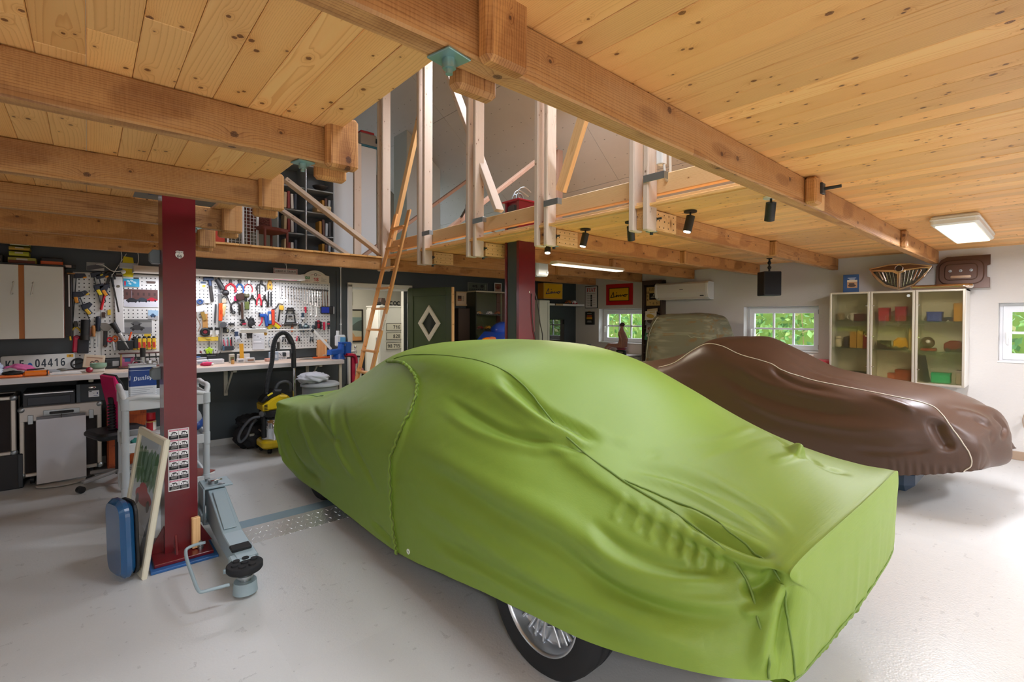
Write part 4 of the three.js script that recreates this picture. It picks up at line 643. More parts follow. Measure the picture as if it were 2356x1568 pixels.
{ // flight cases, amplifier, panel, chair
  const alu = mat(0xbcb6ac, .38, .7), felt = mat(0x28211f, .85);
  const caseBox = (name, label, x, y, z, w, h, d, lid) => {
    const t = thing(name, label, 'flight case', [x, y, z]); part(t, 'shell', bx(w - .02, h - .02, d - .02, .004), felt);
    const e = []; for (const a of [-1, 1]) for (const b of [-1, 1]) { e.push(mv(bx(w, .032, .032, .006), 0, a * (h / 2 - .014), b * (d / 2 - .014)), mv(bx(.034, h, .034, .006), a * (w / 2 - .015), 0, b * (d / 2 - .015)), mv(bx(.032, .032, d, .006), a * (w / 2 - .014), b * (h / 2 - .014), 0)); } part(t, 'edging', mg(...e), alu);
    for (const a of [-1, 1]) for (const b of [-1, 1]) part(t, 'corner', sph(.028, 12, 8), zinc, [a * (w / 2 - .014), b * (h / 2 - .014), d / 2 - .014]);
    return t;
  };
  const c = caseBox('flight_case', 'aluminium-edged flight case with latches under the workbench, behind the white panel', -.18, .385, -6.16, .54, .6, .44);
  const lid = part(c, 'lid_band', bx(.545, .13, .446, .006), mat(0xb5b0aa, .4, .6), [0, .245, .001]); part(lid, 'handle', mv(bx(.16, .022, .016, .005), .0, 0, .24), black); part(lid, 'handle_plate', bx(.24, .05, .006, .002), zinc, [0, 0, .226]);
  for (const s of [-1, 1]) part(c, 'latch', bx(.035, .08, .016, .003), zinc, [s * .2, .2, .228]);
  for (const s of [-1, 1]) part(c, 'caster', mg(mv(cy(.035, .035, .025, 18), s * .2, -.35, .12, 0, 0, PI / 2), mv(bx(.035, .05, .05, .005), s * .2, -.315, .12)), black);
  const d = caseBox('flight_case', 'black flight case with cream edging at the far end under the workbench', -.69, .55, -6.13, .44, .5, .4);
  const am = thing('amplifier', 'black slotted rack unit standing on the floor below the cream-edged case', 'amplifier', [-.66, .15, -6.13]); part(am, 'body', bx(.46, .3, .4, .006), black); part(am, 'strip', bx(.2, .008, .004, .001), steel, [-.02, 0, .201]); for (const s of [-1, 1]) part(am, 'rail', bx(.03, .28, .02, .003), darkgrey, [s * .215, 0, .2]);
  const b1 = thing('drawer_unit', 'flat black drawer box with a steel lip on the flight case', 'drawer box', [-.26, .755, -6.16]); part(b1, 'body', bx(.34, .13, .4, .004), mat(0x1f242c, .45)); part(b1, 'lip', bx(.32, .014, .02, .003), steel, [0, .05, .2]); part(b1, 'drawer', bx(.28, .07, .01, .003), mat(0x262d38, .4), [0, -.015, .2]);
  const b2 = thing('device_box', 'dark grey device with a white label standing on the flight case', 'device', [.02, .775, -6.16]); part(b2, 'body', bx(.2, .17, .36, .006), mat(0x2d343b, .5)); part(b2, 'frame', bx(.028, .17, .02, .002), mat(0x47525a, .5), [-.088, 0, .18]); part(b2, 'label', sheet(.075, .06), printed(128, 100, g => { g.fillStyle = '#e8eaf0'; g.fillRect(0, 0, 128, 100); g.fillStyle = '#24272e'; g.fillRect(8, 8, 30, 12); g.fillRect(60, 40, 8, 8); g.fillStyle = '#28407a'; g.fillRect(100, 30, 12, 30); g.fillRect(60, 80, 50, 5); }), [.02, -.01, .182]); part(b2, 'clip', mv(sph(.03, 14, 8), .01, .05, .182, 0, 0, 0, 1, .5, .3), chrome);
  const wp = thing('panel', 'white rectangular panel on a thin half-round foot in front of the flight case', 'panel', [-.18, 0, -5.86], [0, .04, 0]); part(wp, 'board', bx(.325, .56, .02, .003), mat(0xc9c8cb, .5), [0, .31, 0]); part(wp, 'backplate', bx(.32, .02, .03, .002), mat(0x6b6a6b, .5), [0, .6, -.025]); part(wp, 'slit', bx(.004, .04, .03, 0), black, [0, .6, -.01]);
  const hf = new THREE.Shape(); hf.absellipse(0, 0, .17, .11, 0, PI, false); part(wp, 'foot', mv(ext(hf, .014, .003, 20), 0, .012, 0, PI / 2), mat(0xb9b5ae, .4));
  const ch = thing('office_chair', 'pink-backed swivel chair with a ribbed black column behind the cart', 'chair', [.2, 0, -5.55], [0, .3, 0]);
  part(ch, 'backrest', mv(ext(shp([[-.03, 0], [.005, 0], [.012, .2], [-.03, .38], [-.07, .47], [-.085, .46], [-.07, .36], [-.035, .18]]), .3, .01, 10), 0, .5, 0), mat(0xd81868, .45)); part(ch, 'back_shell', mv(ext(shp([[.005, .0], [.02, 0], [.03, .2], [-.005, .39], [-.055, .48], [-.07, .47], [-.03, .38], [.012, .2]]), .28, .004, 8), 0, .5, 0), black);
  const rings = [mv(cy(.02, .02, .3, 14), -.05, .6, .02)]; for (let i = 0; i < 9; i++) rings.push(mv(tor(.028, .008, 6, 18), -.05, .5 + i * .026, .02, PI / 2)); part(ch, 'bellows', mg(...rings, mv(cy(.032, .026, .05, 16), -.05, .75, .02)), black);
  part(ch, 'seat', mv(ext(rshape(.4, .4, .08), .06, .02), .0, .46, 0, PI / 2), black); part(ch, 'column', cy(.025, .025, .36, 14), black, [0, .27, 0]);
  const ft = []; for (let k = 0; k < 5; k++) { const a = k * 2 * PI / 5 + .5; part(ch, 'leg', bar([0, .12, 0], [Math.cos(a) * .27, .085, Math.sin(a) * .27], .045, .03, .008), mat(0x8d8a88, .4)); part(ch, 'caster', mv(cy(.028, .028, .044, 18), Math.cos(a) * .28, .03, Math.sin(a) * .28, PI / 2, 0, a), black); }
  const wc = thing('drawer_cabinet', 'orange-brown wooden cabinet under the workbench behind the pink chair', 'cabinet', [.28, 0, -6.15]); part(wc, 'body', bx(.3, .54, .42, .004), wmat(texBeam, .5, { color: 0xd88a58 }), [0, .3, 0]); part(wc, 'door', bx(.14, .48, .014, .003), wmat(texBeam, .5, { color: 0xe09060 }), [-.07, .3, .215]); part(wc, 'door', bx(.14, .48, .014, .003), wmat(texBeam, .5, { color: 0xe09060 }), [.075, .3, .215]); part(wc, 'tape', bx(.02, .12, .004, .001), mat(0xa8a49a, .5), [-.02, .45, .224], [0, 0, .12]); part(wc, 'plinth', bx(.28, .04, .38, .002), black, [0, .02, 0]);
}
// wet vacuum cleaner, bag and bin
{
  const yel = mat(0xe7c61f, .35), vx = 1.56, vz = -5.78;
  const t = thing('vacuum_cleaner', 'yellow and black wet vacuum with a steel drum by the dark wall', 'vacuum cleaner', [vx, 0, vz]);
  part(t, 'base', mg(mv(ext(rshape(.33, .33, .09), .085, .02, 8), 0, .1, 0, PI / 2)), yel);
  for (const a of [.6, 2.2, 3.8, 5.3]) part(t, 'caster', mv(cy(.026, .026, .03, 16), Math.cos(a) * .14, .028, Math.sin(a) * .14, PI / 2, 0, a), rubber);
  part(t, 'drum', lathe([[.0, .13], [.13, .13], [.135, .14], [.135, .26], [.139, .265], [.139, .275], [.135, .28], [.135, .4], [0, .4]], 40), mat(0xcfd2d4, .12, 1));
  part(t, 'collar', lathe([[.135, .395], [.155, .4], [.158, .46], [.15, .475], [.0, .475]], 36), black);
  part(t, 'head', mv(ext(shp([[-.15, 0], [.16, 0], [.165, .08], [.1, .15], [.02, .165], [-.06, .13], [-.155, .06]]), .28, .02), 0, .47, 0), yel);
  part(t, 'motor_cover', mg(mv(ext(shp([[-.15, 0], [-.02, .05], [.04, .075], [.05, .13], [-.03, .14], [-.13, .06], [-.16, .02]]), .2, .02), 0, .555, .02)), black);
  part(t, 'grip', tube([[.0, .66, 0], [.04, .74, 0], [.11, .76, 0], [.16, .73, 0], [.165, .64, 0]], .019, 40, 10), mat(0x54585c, .35)); part(t, 'switch', mv(bx(.06, .012, .03, .004), -.075, .645, .11, .3, 0, .55), mat(0xe9d52c, .4));
  for (let k = 0; k < 4; k++) part(t, 'vent', bx(.03, .008, .012, .001), black, [-.125, .49 + k * .016, .14]);
  part(t, 'inlet', mv(cy(.03, .034, .05, 20), -.14, .44, .08, PI / 2, 0, .9), zinc); part(t, 'clamp_stay', mg(mv(bx(.03, .26, .05, .006), -.13, .3, .06)), black);
  const hs = [[1.457,0.65,-5.72], [1.479,0.814,-5.72], [1.52,1.002,-5.72], [1.534,1.169,-5.72], [1.575,1.278,-5.72], [1.638,1.311,-5.72], [1.693,1.275,-5.72], [1.734,1.186,-5.72], [1.748,1.063,-5.72], [1.747,0.93,-5.72]];
  const cur = new THREE.CatmullRomCurve3(hs.map(p => V(...p)), false, 'centripetal'), rib = []; for (let i = 0; i <= 130; i++) { const p = cur.getPointAt(i / 130), d = cur.getTangentAt(i / 130); rib.push(new THREE.TorusGeometry(.021, .0045, 5, 14).applyMatrix4(new THREE.Matrix4().compose(p, new THREE.Quaternion().setFromUnitVectors(V(0, 0, 1), d), V(1, 1, 1)))); }
  const ho = thing('vacuum_hose', 'black ribbed hose arching above the vacuum down to a chrome tube', 'hose'); part(ho, 'hose', mg(new THREE.TubeGeometry(cur, 120, .021, 14), ...rib), mat(0x2b2e31, .42)); part(ho, 'tube', rod([1.747,0.95,-5.72], [1.754,0.422,-5.72], .0185, 18), mat(0xd6d6d6, .1, 1)); part(ho, 'cuff', rod([1.743,1.078,-5.72], [1.747,0.911,-5.72], .026, 16), black); part(ho, 'cuff', rod([1.679,1.281,-5.72], [1.725,1.191,-5.72], .026, 16), black);
  const lo = thing('suction_hose', 'short grey hose looping from the drum inlet onto the black bag', 'hose'); part(lo, 'hose', tube([[1.39,0.41,-5.7], [1.314,0.402,-5.7], [1.234,0.317,-5.72], [1.193,0.213,-5.74], [1.213,0.155,-5.76], [1.263,0.202,-5.74], [1.327,0.329,-5.76], [1.375,0.367,-5.78]], .015, 90, 10), mat(0x4a4d52, .4));
  const bg = thing('tool_bag', 'soft black holdall slumped on the floor beside the vacuum', 'bag', [1.42, 0, -6.12]); part(bg, 'body', mv(crumple(.36, .3, .34, 5), 0, .14, 0), mat(0x202024, .7)); part(bg, 'top', mv(crumple(.3, .14, .26, 8), -.01, .3, -.02), mat(0x1a1b1e, .7)); part(bg, 'handle', tube([[.02, .22, .16], [.06, .19, .2], [.13, .2, .18], [.15, .26, .12]], .008, 30, 8), steel); part(bg, 'clasp', bx(.05, .03, .01, .003), steel, [-.05, .17, .165]);
  const bi = thing('bin', 'grey round bin behind the boot of the green covered car', 'bin', [1.95, 0, -5.47]); part(bi, 'body', lathe([[0, 0], [.16, 0], [.18, .55], [.19, .72], [.2, .73]], 32), mat(0x8a9094, .5)); part(bi, 'lid', lathe([[.205, .725], [.205, .745], [.18, .76], [0, .768]], 32), mat(0x9aa0a3, .5));
  solo('cloth', 'crumpled pale grey cloth lying on the round bin lid', 'cloth', mv(crumple(.3, .12, .26, 12), 0, 0, 0), mat(0xb9bcc4, .9), [1.88, .815, -5.46]);
}

// ---------------------------------------------------------------- dark wall: pegboards, tools, lamp, signs, bench clutter
const WZB = -6.385; // front of the pegboard
{
  const holeShadeM = mat(0x26292b, .9), board = mat(0xd9dad6, .5), hg = new THREE.PlaneGeometry(.0105, .0105);  // flat dark squares paint in the shaded depth of the peg holes
  const P = [[-.105, .1, 1.925, 1.067], [.102, .615, 1.93, 1.067], [.617, 1.13, 1.965, 1.067], [1.132, 1.785, 1.955, 1.075], [1.787, 2.41, 1.935, 1.085]];
  P.forEach(([x0, x1, y1, y0], i) => {
    const t = thing('pegboard', ['narrow white pegboard at the wall cabinet, hung with bar clamps', 'white pegboard behind the car prints and the white level', 'white pegboard half hidden by the red lift post', 'white pegboard with the two rows of pliers', 'white pegboard hung with spanners and screwdrivers'][i], 'pegboard', [(x0 + x1) / 2, (y0 + y1) / 2, WZB - .009]);
    part(t, 'board', bx(x1 - x0, y1 - y0, .016, .003), board);
    const nx = Math.floor((x1 - x0 - .02) / .0375), ny = Math.floor((y1 - y0 - .02) / .0375), im = new THREE.InstancedMesh(hg, holeShadeM, nx * ny), m = new THREE.Matrix4();
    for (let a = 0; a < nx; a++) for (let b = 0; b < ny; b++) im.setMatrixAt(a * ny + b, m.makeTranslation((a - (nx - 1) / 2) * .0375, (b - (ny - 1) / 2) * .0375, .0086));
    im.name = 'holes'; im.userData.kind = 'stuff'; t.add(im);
  });
}
let TG = null;
function tool(name, label, cat, top, bot, grp) { // group at the top point, -y running to the bottom point; carries its length
  const t = thing(name, label, cat, [top[0], top[1], WZB + .012], [0, 0, -Math.atan2(top[0] - bot[0], top[1] - bot[1])], grp); t.L = Math.hypot(top[0] - bot[0], top[1] - bot[1]); return t;
}
const mBlk = mat(0x1e1f20, .45), mIron = mat(0x3a3835, .4, .6), mBrownI = mat(0x4a352b, .45, .2);
function pliers(label, top, bot, col, open = .09, mtl = mIron, r = .008) {
  const t = tool('pliers', label, 'pliers', top, bot), L = t.L, g = mat(col, .4);
  part(t, 'jaws', mg(mv(ext([[-.011, 0], [.011, 0], [.016, -L * .22], [.012, -L * .34], [-.012, -L * .34], [-.016, -L * .22]], .014, .003)), mv(cy(.009, .009, .022, 12), 0, -L * .27, 0, PI / 2)), mtl);
  for (const s of [-1, 1]) part(t, 'handle', tube([[s * -.006, -L * .24, 0], [s * .012, -L * .36, 0], [s * open * .42, -L * .55, 0], [s * open * .5, -L * .8, 0], [s * open * .46, -L, 0]], r, 24, 8), g);
  return t;
}
function driver(label, top, bot, col, o = {}) {
  const t = tool('screwdriver', label, 'screwdriver', top, bot, o.grp), L = t.L, r = o.r || .013, h = o.h || .55;
  part(t, 'handle', mv(lathe([[0, 0], [r * .8, -.003], [r, -L * .06], [r, -L * h * .6], [r * .7, -L * h * .82], [r * .9, -L * h * .95], [r * .5, -L * h]].reverse(), 12)), mat(col, .4)); part(t, 'shaft', mv(cy(.003, .003, L * (1 - h), 8), 0, -L * (h + (1 - h) / 2), 0), steel); if (o.band) part(t, 'band', mv(cy(r * 1.03, r * 1.03, L * .1, 12), 0, -L * h * .35, 0), mat(o.band, .4)); return t;
}
function spanner(label, top, bot, grp) {
  const t = tool('spanner', label, 'spanner', top, bot, grp), L = t.L, w = Math.max(.006, L * .045);
  part(t, 'shank', mv(bx(w, L * .86, .004, .001), 0, -L / 2, 0), chrome); part(t, 'ring', mv(tor(w * .95, w * .36, 6, 16), 0, -w * 1.2, 0), mat(0x2b2b2d, .4, .5)); part(t, 'open_end', mv(ext([[-w * .5, 0], [-w * 1.15, -w * 1.2], [-w * .95, -w * 2.6], [-w * .4, -w * 1.5], [w * .4, -w * 1.5], [w * .95, -w * 2.6], [w * 1.15, -w * 1.2], [w * .5, 0]], .006, .001), 0, -L + w * 2.4, 0), chrome); return t;
}
function clampBar(label, top, bot, pad) {
  const t = tool('bar_clamp', label, 'clamp', top, bot), L = t.L, b = mat(0x2b3240, .45), o = mat(pad, .45);
  part(t, 'bar', mv(bx(.008, L, .014, .001), 0, -L / 2, 0), mBlk); part(t, 'jaw', ext([[-.02, .01], [.06, .02], [.075, -.01], [.03, -.03], [-.02, -.035]], .022, .004), b); part(t, 'pad', mv(bx(.03, .018, .026, .005), .062, -.018, 0, 0, 0, .3), o); part(t, 'body', mv(ext([[-.02, 0], [.055, .01], [.07, -.015], [.03, -.05], [.045, -.1], [.02, -.11], [-.02, -.05]], .028, .006), 0, -L * .38, .002), b); part(t, 'trigger', mv(bx(.03, .06, .016, .005), .012, -L * .38 - .075, .012, 0, 0, .25), o); return t;
}
// clamps and long tools on the narrow panel
clampBar('bar clamp with orange pads hanging by the wall cabinet, bar slanting down', [-0.077,1.895], [-0.106,1.447], 0xe89a2c);
clampBar('bar clamp with a bright yellow trigger, middle of the clamp cluster', [0.046,1.911], [0.099,1.621], 0xe8d026);
clampBar('bar clamp overlapping beside the red bolt cutter, its pads orange', [0.085,1.896], [0.14,1.635], 0xe89a2c);
clampBar('lowest bar clamp with a yellow pad and long leaning bar', [-0.063,1.708], [0.022,1.434], 0xe0b632);
{ const t = tool('bolt_cutter', 'long red-handled bolt cutter hung over the clamps', 'bolt cutter', [0.176,1.923], [0.102,1.551]), L = t.L; part(t, 'head', tube([[-.04, -.03, 0], [-.01, .01, 0], [.03, .005, 0], [.05, -.05, 0]], .014, 24, 8), mBlk); part(t, 'arm', mv(bx(.024, L * .5, .014, .004), 0, -L * .26, 0), mBlk); part(t, 'handle', mv(bx(.022, L * .5, .02, .008), 0, -L * .75, 0), mat(0xc81e28, .4)); }
{ const t = tool('saw', 'long black saw blade hanging in front of the white level', 'saw', [0.189,1.875], [0.241,1.531]); part(t, 'blade', mv(bx(.014, t.L, .003, .0005), 0, -t.L / 2, .01), mIron); part(t, 'handle', mv(bx(.02, .1, .016, .005), 0, -.04, .01), mBlk); }
{ const t = tool('level', 'white upright spirit level with a round dark vial window', 'level', [0.237,1.896], [0.25,1.321]), L = t.L; part(t, 'body', mv(bx(.07, L, .022, .004), 0, -L / 2, 0), mat(0xdcdcda, .5)); part(t, 'vial', mv(cy(.014, .014, .004, 20), 0, -.1, .012, PI / 2), mat(0x6b6350, .3)); part(t, 'cap', mv(bx(.072, .02, .024, .003), 0, .008, 0), mBrownI); }
// pictures and packs pinned to the board
const flat = (name, label, cat, a, b, mtl, o = {}) => { const w = Math.abs(b[0] - a[0]), h = Math.abs(a[1] - b[1]), d = o.d || .003; const t = thing(name, label, cat, [(a[0] + b[0]) / 2, (a[1] + b[1]) / 2, (o.z ?? WZB) + d / 2 + .001], [0, 0, o.rz || 0], o.grp); part(t, o.back || 'backing', bx(w, h, d, .0006), o.bm || mat(0xd8d6d0, .6)); if (mtl) part(t, o.face || 'print', sheet(w * (o.k || .98), h * (o.k || .98)), mtl, [0, 0, d / 2 + .0008]); return t; };
const carPic = (sky, road, cars, extra) => printed(256, 144, (g) => { g.fillStyle = sky; g.fillRect(0, 0, 256, 144); if (extra) extra(g); g.fillStyle = road; g.fillRect(0, 84, 256, 60); for (const [x, y, s, c] of cars) { g.fillStyle = c; g.beginPath(); g.ellipse(x, y, 46 * s, 13 * s, 0, 0, 7); g.fill(); g.beginPath(); g.ellipse(x - 4 * s, y - 12 * s, 24 * s, 10 * s, 0, 0, 7); g.fill(); g.fillStyle = '#15161a'; g.beginPath(); g.arc(x - 26 * s, y + 9 * s, 8 * s, 0, 7); g.arc(x + 26 * s, y + 9 * s, 8 * s, 0, 7); g.fill(); } }, .45);
flat('poster', 'colour print of dark and red cars parked before a brick building', 'poster', [0.281,1.773], [0.57,1.585], carPic('#5a3b37', '#c9cad2', [[60, 92, 1, '#22252b'], [140, 88, 1, '#2f3842'], [212, 84, .9, '#a8182c']], g => { g.fillStyle = '#3f2b29'; for (let i = 0; i < 6; i++) g.fillRect(14 + i * 42, 26, 16, 24); g.fillStyle = '#8d8f98'; g.fillRect(56, 10, 3, 60); }));
flat('poster', 'black and white print of old cars behind the pens', 'poster', [0.282,1.464], [0.516,1.311], carPic('#8f918f', '#75777a', [[120, 92, 1.5, '#3a3b3c'], [110, 46, 1.1, '#595b5c']], g => { g.fillStyle = '#6a6c69'; g.fillRect(0, 10, 256, 24); }));
flat('postcard', 'small print of a blue car tucked beside the red post', 'postcard', [0.481,1.556], [0.569,1.454], carPic('#9fc0d8', '#a6a8aa', [[128, 86, 1.6, '#35506e']]), { rz: -.05 });
flat('photograph', 'black and white landscape photograph pinned above the narrow pegboard', 'photograph', [-0.002,2.028], [0.132,1.947], printed(160, 84, g => { g.fillStyle = '#9a9a96'; g.fillRect(0, 0, 160, 84); g.fillStyle = '#55565a'; g.beginPath(); g.moveTo(0, 40); g.lineTo(90, 20); g.lineTo(160, 44); g.lineTo(160, 84); g.lineTo(0, 84); g.fill(); g.fillStyle = '#c9c9c4'; g.beginPath(); g.moveTo(20, 84); g.lineTo(160, 52); g.lineTo(160, 84); g.fill(); }), { z: WZB - .02 });
flat('blister_pack', 'blue hanging pack of small parts beside the white level', 'pack', [0.279,1.898], [0.413,1.796], printed(128, 90, g => { g.fillStyle = '#2f9cc4'; g.fillRect(0, 0, 128, 90); g.fillStyle = '#dfe9ec'; g.fillRect(0, 0, 128, 16); g.fillStyle = '#1c2226'; g.fillRect(80, 2, 44, 14); g.fillStyle = '#bfe0ea'; for (const [x, y] of [[40, 40], [66, 34], [90, 50], [52, 62]]) { g.beginPath(); g.ellipse(x, y, 14, 9, .5, 0, 7); g.fill(); } g.fillStyle = '#c6283a'; g.fillRect(6, 40, 14, 42); }), { d: .012 });
flat('blister_pack', 'clear hanging pack with a yellow part on the pegboard next to the red post', 'pack', [0.947,1.887], [1.013,1.798], printed(96, 120, g => { g.fillStyle = '#d6d8cf'; g.fillRect(0, 0, 96, 120); g.fillStyle = '#3b4f6b'; g.fillRect(10, 4, 80, 34); g.fillStyle = '#e6b23e'; g.beginPath(); g.ellipse(58, 74, 26, 20, -.2, 0, 7); g.fill(); }), { d: .006 });
flat('tape_tag', 'small yellow hook tag between bolt cutter and level', 'tag', [0.153,1.556], [0.179,1.504], null, { bm: mat(0xd8b422, .4), d: .01 }); flat('tape_tag', 'small dark brown tag on the narrow pegboard, below the bolt cutter', 'tag', [0.109,1.53], [0.135,1.477], null, { bm: mBrownI, d: .01 });
flat('label_plate', 'tiny yellow plate above the yellow tubes', 'label', [0.449,1.303], [0.504,1.274], null, { bm: mat(0xd6b628, .4) }); flat('label_plate', 'tiny dark plate with a yellow dot above the brick building print', 'label', [0.472,1.863], [0.546,1.839], null, { bm: mBrownI });
pliers('yellow-handled pliers at the lower corner of the narrow pegboard', [-0.087,1.443], [-0.085,1.255], 0xe2bd22, .085);
{ const t = tool('knife', 'red-handled knife below the yellow pliers', 'knife', [-0.079,1.298], [-0.09,1.136]); part(t, 'handle', mv(bx(.05, t.L, .022, .01), 0, -t.L / 2, 0), mat(0xd11f4a, .4)); part(t, 'clip', mv(bx(.03, .03, .024, .006), 0, -.01, 0), mat(0x8c1232, .4)); }
{ const t = tool('flashlight', 'thick black flashlight in a black pouch', 'flashlight', [-0.013,1.464], [-0.026,1.124]), L = t.L; part(t, 'barrel', mv(cy(.036, .034, L * .45, 20), 0, -L * .25, .02), mBlk); part(t, 'head', mv(cy(.034, .04, L * .14, 20), 0, -L * .54, .02), mIron); part(t, 'pouch', mv(bx(.085, L * .42, .03, .006), -.01, -L * .79, .01), mat(0x24262b, .6)); }
driver('screwdriver with a brown wooden handle beside the flashlight', [0.045,1.399], [0.046,1.173], 0xb27a45, { r: .017, h: .5 }); driver('screwdriver with a dark blue grip, taller than the wooden one', [0.082,1.49], [0.076,1.185], 0x262c3a, { r: .021, h: .5 }); driver('stubby screwdriver with a dark red-brown handle', [0.018,1.377], [0.02,1.217], 0x5a3226, { r: .014 });
{ const t = tool('adjustable_spanner', 'black adjustable spanner below the yellow tag', 'spanner', [0.138,1.42], [0.133,1.183]), L = t.L; part(t, 'handle', mv(bx(.032, L * .75, .014, .005), 0, -L * .62, 0), mBlk); part(t, 'jaw', mv(ext([[-.05, -.02], [-.04, .01], [0, .015], [.03, .0], [.05, -.03], [.02, -.07], [-.02, -.07]], .02, .003), 0, -.01, 0), mat(0x77746e, .35, .8)); part(t, 'end', mv(cy(.014, .014, .016, 14), 0, -L * .97, 0, PI / 2), mBrownI); }
{ const t = tool('scissors', 'scissors with red and orange loops', 'scissors', [0.188,1.274], [0.2,1.153]); part(t, 'loop', mv(tor(.02, .008, 8, 18), -.022, -.02, 0), mat(0xcf2334, .4)); part(t, 'loop', mv(tor(.018, .008, 8, 18), .022, -.016, 0, 0, 0, 0, 1, 1.4, 1), mat(0xe2702a, .4)); part(t, 'blade', mv(bx(.016, .1, .004, .001), .006, -.085, 0), steel); }
{ const t = tool('hot_air_gun', 'silver hot air tool leaning into a black holder box', 'tool', [0.192,1.424], [0.322,1.148]), L = t.L; part(t, 'grip', mv(cy(.026, .02, L * .4, 16), 0, -L * .2, .02), mBlk); part(t, 'nozzle', mv(cy(.022, .018, L * .6, 18), 0, -L * .68, .03), mat(0xa9a8a4, .3, .8)); part(t, 'ring', mv(tor(.023, .004, 6, 18), 0, -L * .45, .025, PI / 2), chrome); }
{ const t = thing('holder_box', 'black tool holder box fixed low on the pegboard', 'holder', [0.291,1.19, WZB + .03]); part(t, 'box', bx(.125, .09, .06, .004), mBlk); part(t, 'rim', bx(.13, .01, .066, .003), darkgrey, [0, .045, 0]); part(t, 'marker', rod([.02, .02, .01], [.05, .14, .01], .008, 10), mat(0xe05a2c, .4)); part(t, 'pen', rod([-.02, .02, .01], [-.03, .1, .01], .005, 8), steel); }
{ const t = thing('cup', 'small black pen cup beside the yellow tubes', 'cup', [0.369,1.21, WZB + .03]); part(t, 'body', cy(.028, .028, .1, 20), mBlk); part(t, 'pen', rod([0, .03, 0], [.016, .085, .0], .004, 8), mBlk); part(t, 'rim', mv(tor(.028, .003, 6, 20), 0, .05, 0, PI / 2), darkgrey); }
for (let i = 0; i < 5; i++) { const x = .365 + i * .041, t = thing('glue_tube', 'yellow tube with red print and black cap in the row on the pegboard', 'tube', [x, 1.2, WZB + .018], [0, 0, .0], 'yellow tubes'); part(t, 'body', bx(.033, .12, .03, .006), mat(0xe4b92a, .4)); part(t, 'cap', cy(.012, .014, .022, 14), mBlk, [0, .07, 0]); part(t, 'label', bx(.022, .06, .001, .0003), mat(0xc8362a, .4), [0, -.01, .0156], [0, 0, .1]); }
// long rods, pliers rows
for (let i = 0; i < 3; i++) solo('steel_rod', ['first of three long steel rods beside the pegboard joint', 'middle one of three long steel rods at the pegboard joint', 'third of three long steel rods, next to the pen box'][i], 'rod', cy(.004, .004, .86, 8), steel, [1.128 + i * .014, 1.53, WZB + .012]);
{ const t = tool('mallet', 'mallet with a blue head and a long black handle', 'mallet', [1.039,1.927], [1.067,1.656]), L = t.L; part(t, 'head', mv(bx(.1, .04, .04, .008), -.01, -.01, .01), mat(0x2b4468, .4)); part(t, 'handle', mv(bx(.034, L * .95, .022, .008), 0, -L * .52, .006), mat(0x2c2825, .5)); part(t, 'neck', mv(bx(.028, L * .3, .024, .006), 0, -L * .2, .007), mat(0x2f466c, .4)); }
{ const t = tool('grease_gun', 'black grease gun slanting over the steel rods', 'grease gun', [1.108,1.92], [1.189,1.754]), L = t.L; part(t, 'barrel', mv(cy(.026, .03, L * .7, 18), 0, -L * .36, .03), mBlk); part(t, 'knob', mv(sph(.036), .01, -L * .98, .03), mBlk); part(t, 'lever', tube([[-.06, -.07, .02], [-.02, -.1, .03], [.0, -.14, .03]], .005, 20, 6), mBlk); part(t, 'rod', rod([-.1, -.13, .02], [.0, -.2, .03], .004, 8), steel); }
pliers('pliers with thick red grips, first in the top row', [1.252,1.918], [1.251,1.772], 0xbf1d2e, .105, mIron, .012); pliers('pliers with blue grips in the top row', [1.346,1.923], [1.345,1.77], 0x1f5a9c, .08, mIron, .009); pliers('slim pliers with thin red grips in the top row', [1.447,1.923], [1.433,1.783], 0xc0202e, .09, steel, .005);
pliers('black circlip pliers beside the blue-and-yellow pair of tools', [1.58,1.925], [1.574,1.804], 0x2c2a28, .1, mIron, .008); pliers('small black pliers in the second row, next to the green torch', [1.479,1.749], [1.483,1.64], 0x2a2625, .07); pliers('red-gripped cutters in the second row', [1.555,1.762], [1.55,1.625], 0xb61f33, .05, mat(0xb61f33, .4), .01); pliers('black cutters hanging right against the red-gripped ones', [1.613,1.753], [1.612,1.606], 0x2b2422, .06); pliers('pink-bodied pliers with black tips in the second row', [1.3,1.728], [1.303,1.55], 0x2b2527, .1, mat(0xc42b62, .4), .009);
{ const t = tool('spring_clamp', 'yellow spring clamp with long black grips', 'clamp', [1.672,1.93], [1.67,1.606]), L = t.L; part(t, 'body', mv(ext([[-.014, 0], [.014, 0], [.03, -.06], [.024, -.12], [.0, -.09], [-.024, -.12], [-.03, -.06]], .03, .006)), mat(0xd8a63a, .4)); for (const s of [-1, 1]) part(t, 'grip', mv(bx(.014, L * .55, .018, .005), s * .016, -L * .7, 0), mBlk); part(t, 'pivot', mv(cy(.01, .01, .034, 12), 0, -.055, 0, PI / 2), mBlk); }
for (let i = 0; i < 2; i++) solo('flat_file', ['narrow dark file between slim red pliers and black circlip pliers, nearer the red', 'narrow dark file beside the black circlip pliers'][i], 'file', bx(.012, .165, .005, .001), mIron, [1.535 + i * .026, 1.795, WZB + .008]);
{ const t = tool('pipe_wrench', 'long dark brown pipe wrench in the second row', 'wrench', [1.35,1.77], [1.362,1.438]), L = t.L; part(t, 'jaw', mv(ext([[-.05, -.02], [.02, .0], [.05, -.03], [.04, -.08], [-.02, -.1], [-.05, -.07]], .03, .005), 0, 0, .01), mat(0x3f2a24, .4, .3)); part(t, 'handle', mv(bx(.026, L * .62, .016, .006), .01, -L * .65, .01), mBrownI); part(t, 'grip', mv(bx(.018, L * .4, .016, .006), -.02, -L * .6, .012), mIron); part(t, 'foot', mv(bx(.046, .03, .02, .006), .0, -L * .97, .01), mBlk); }
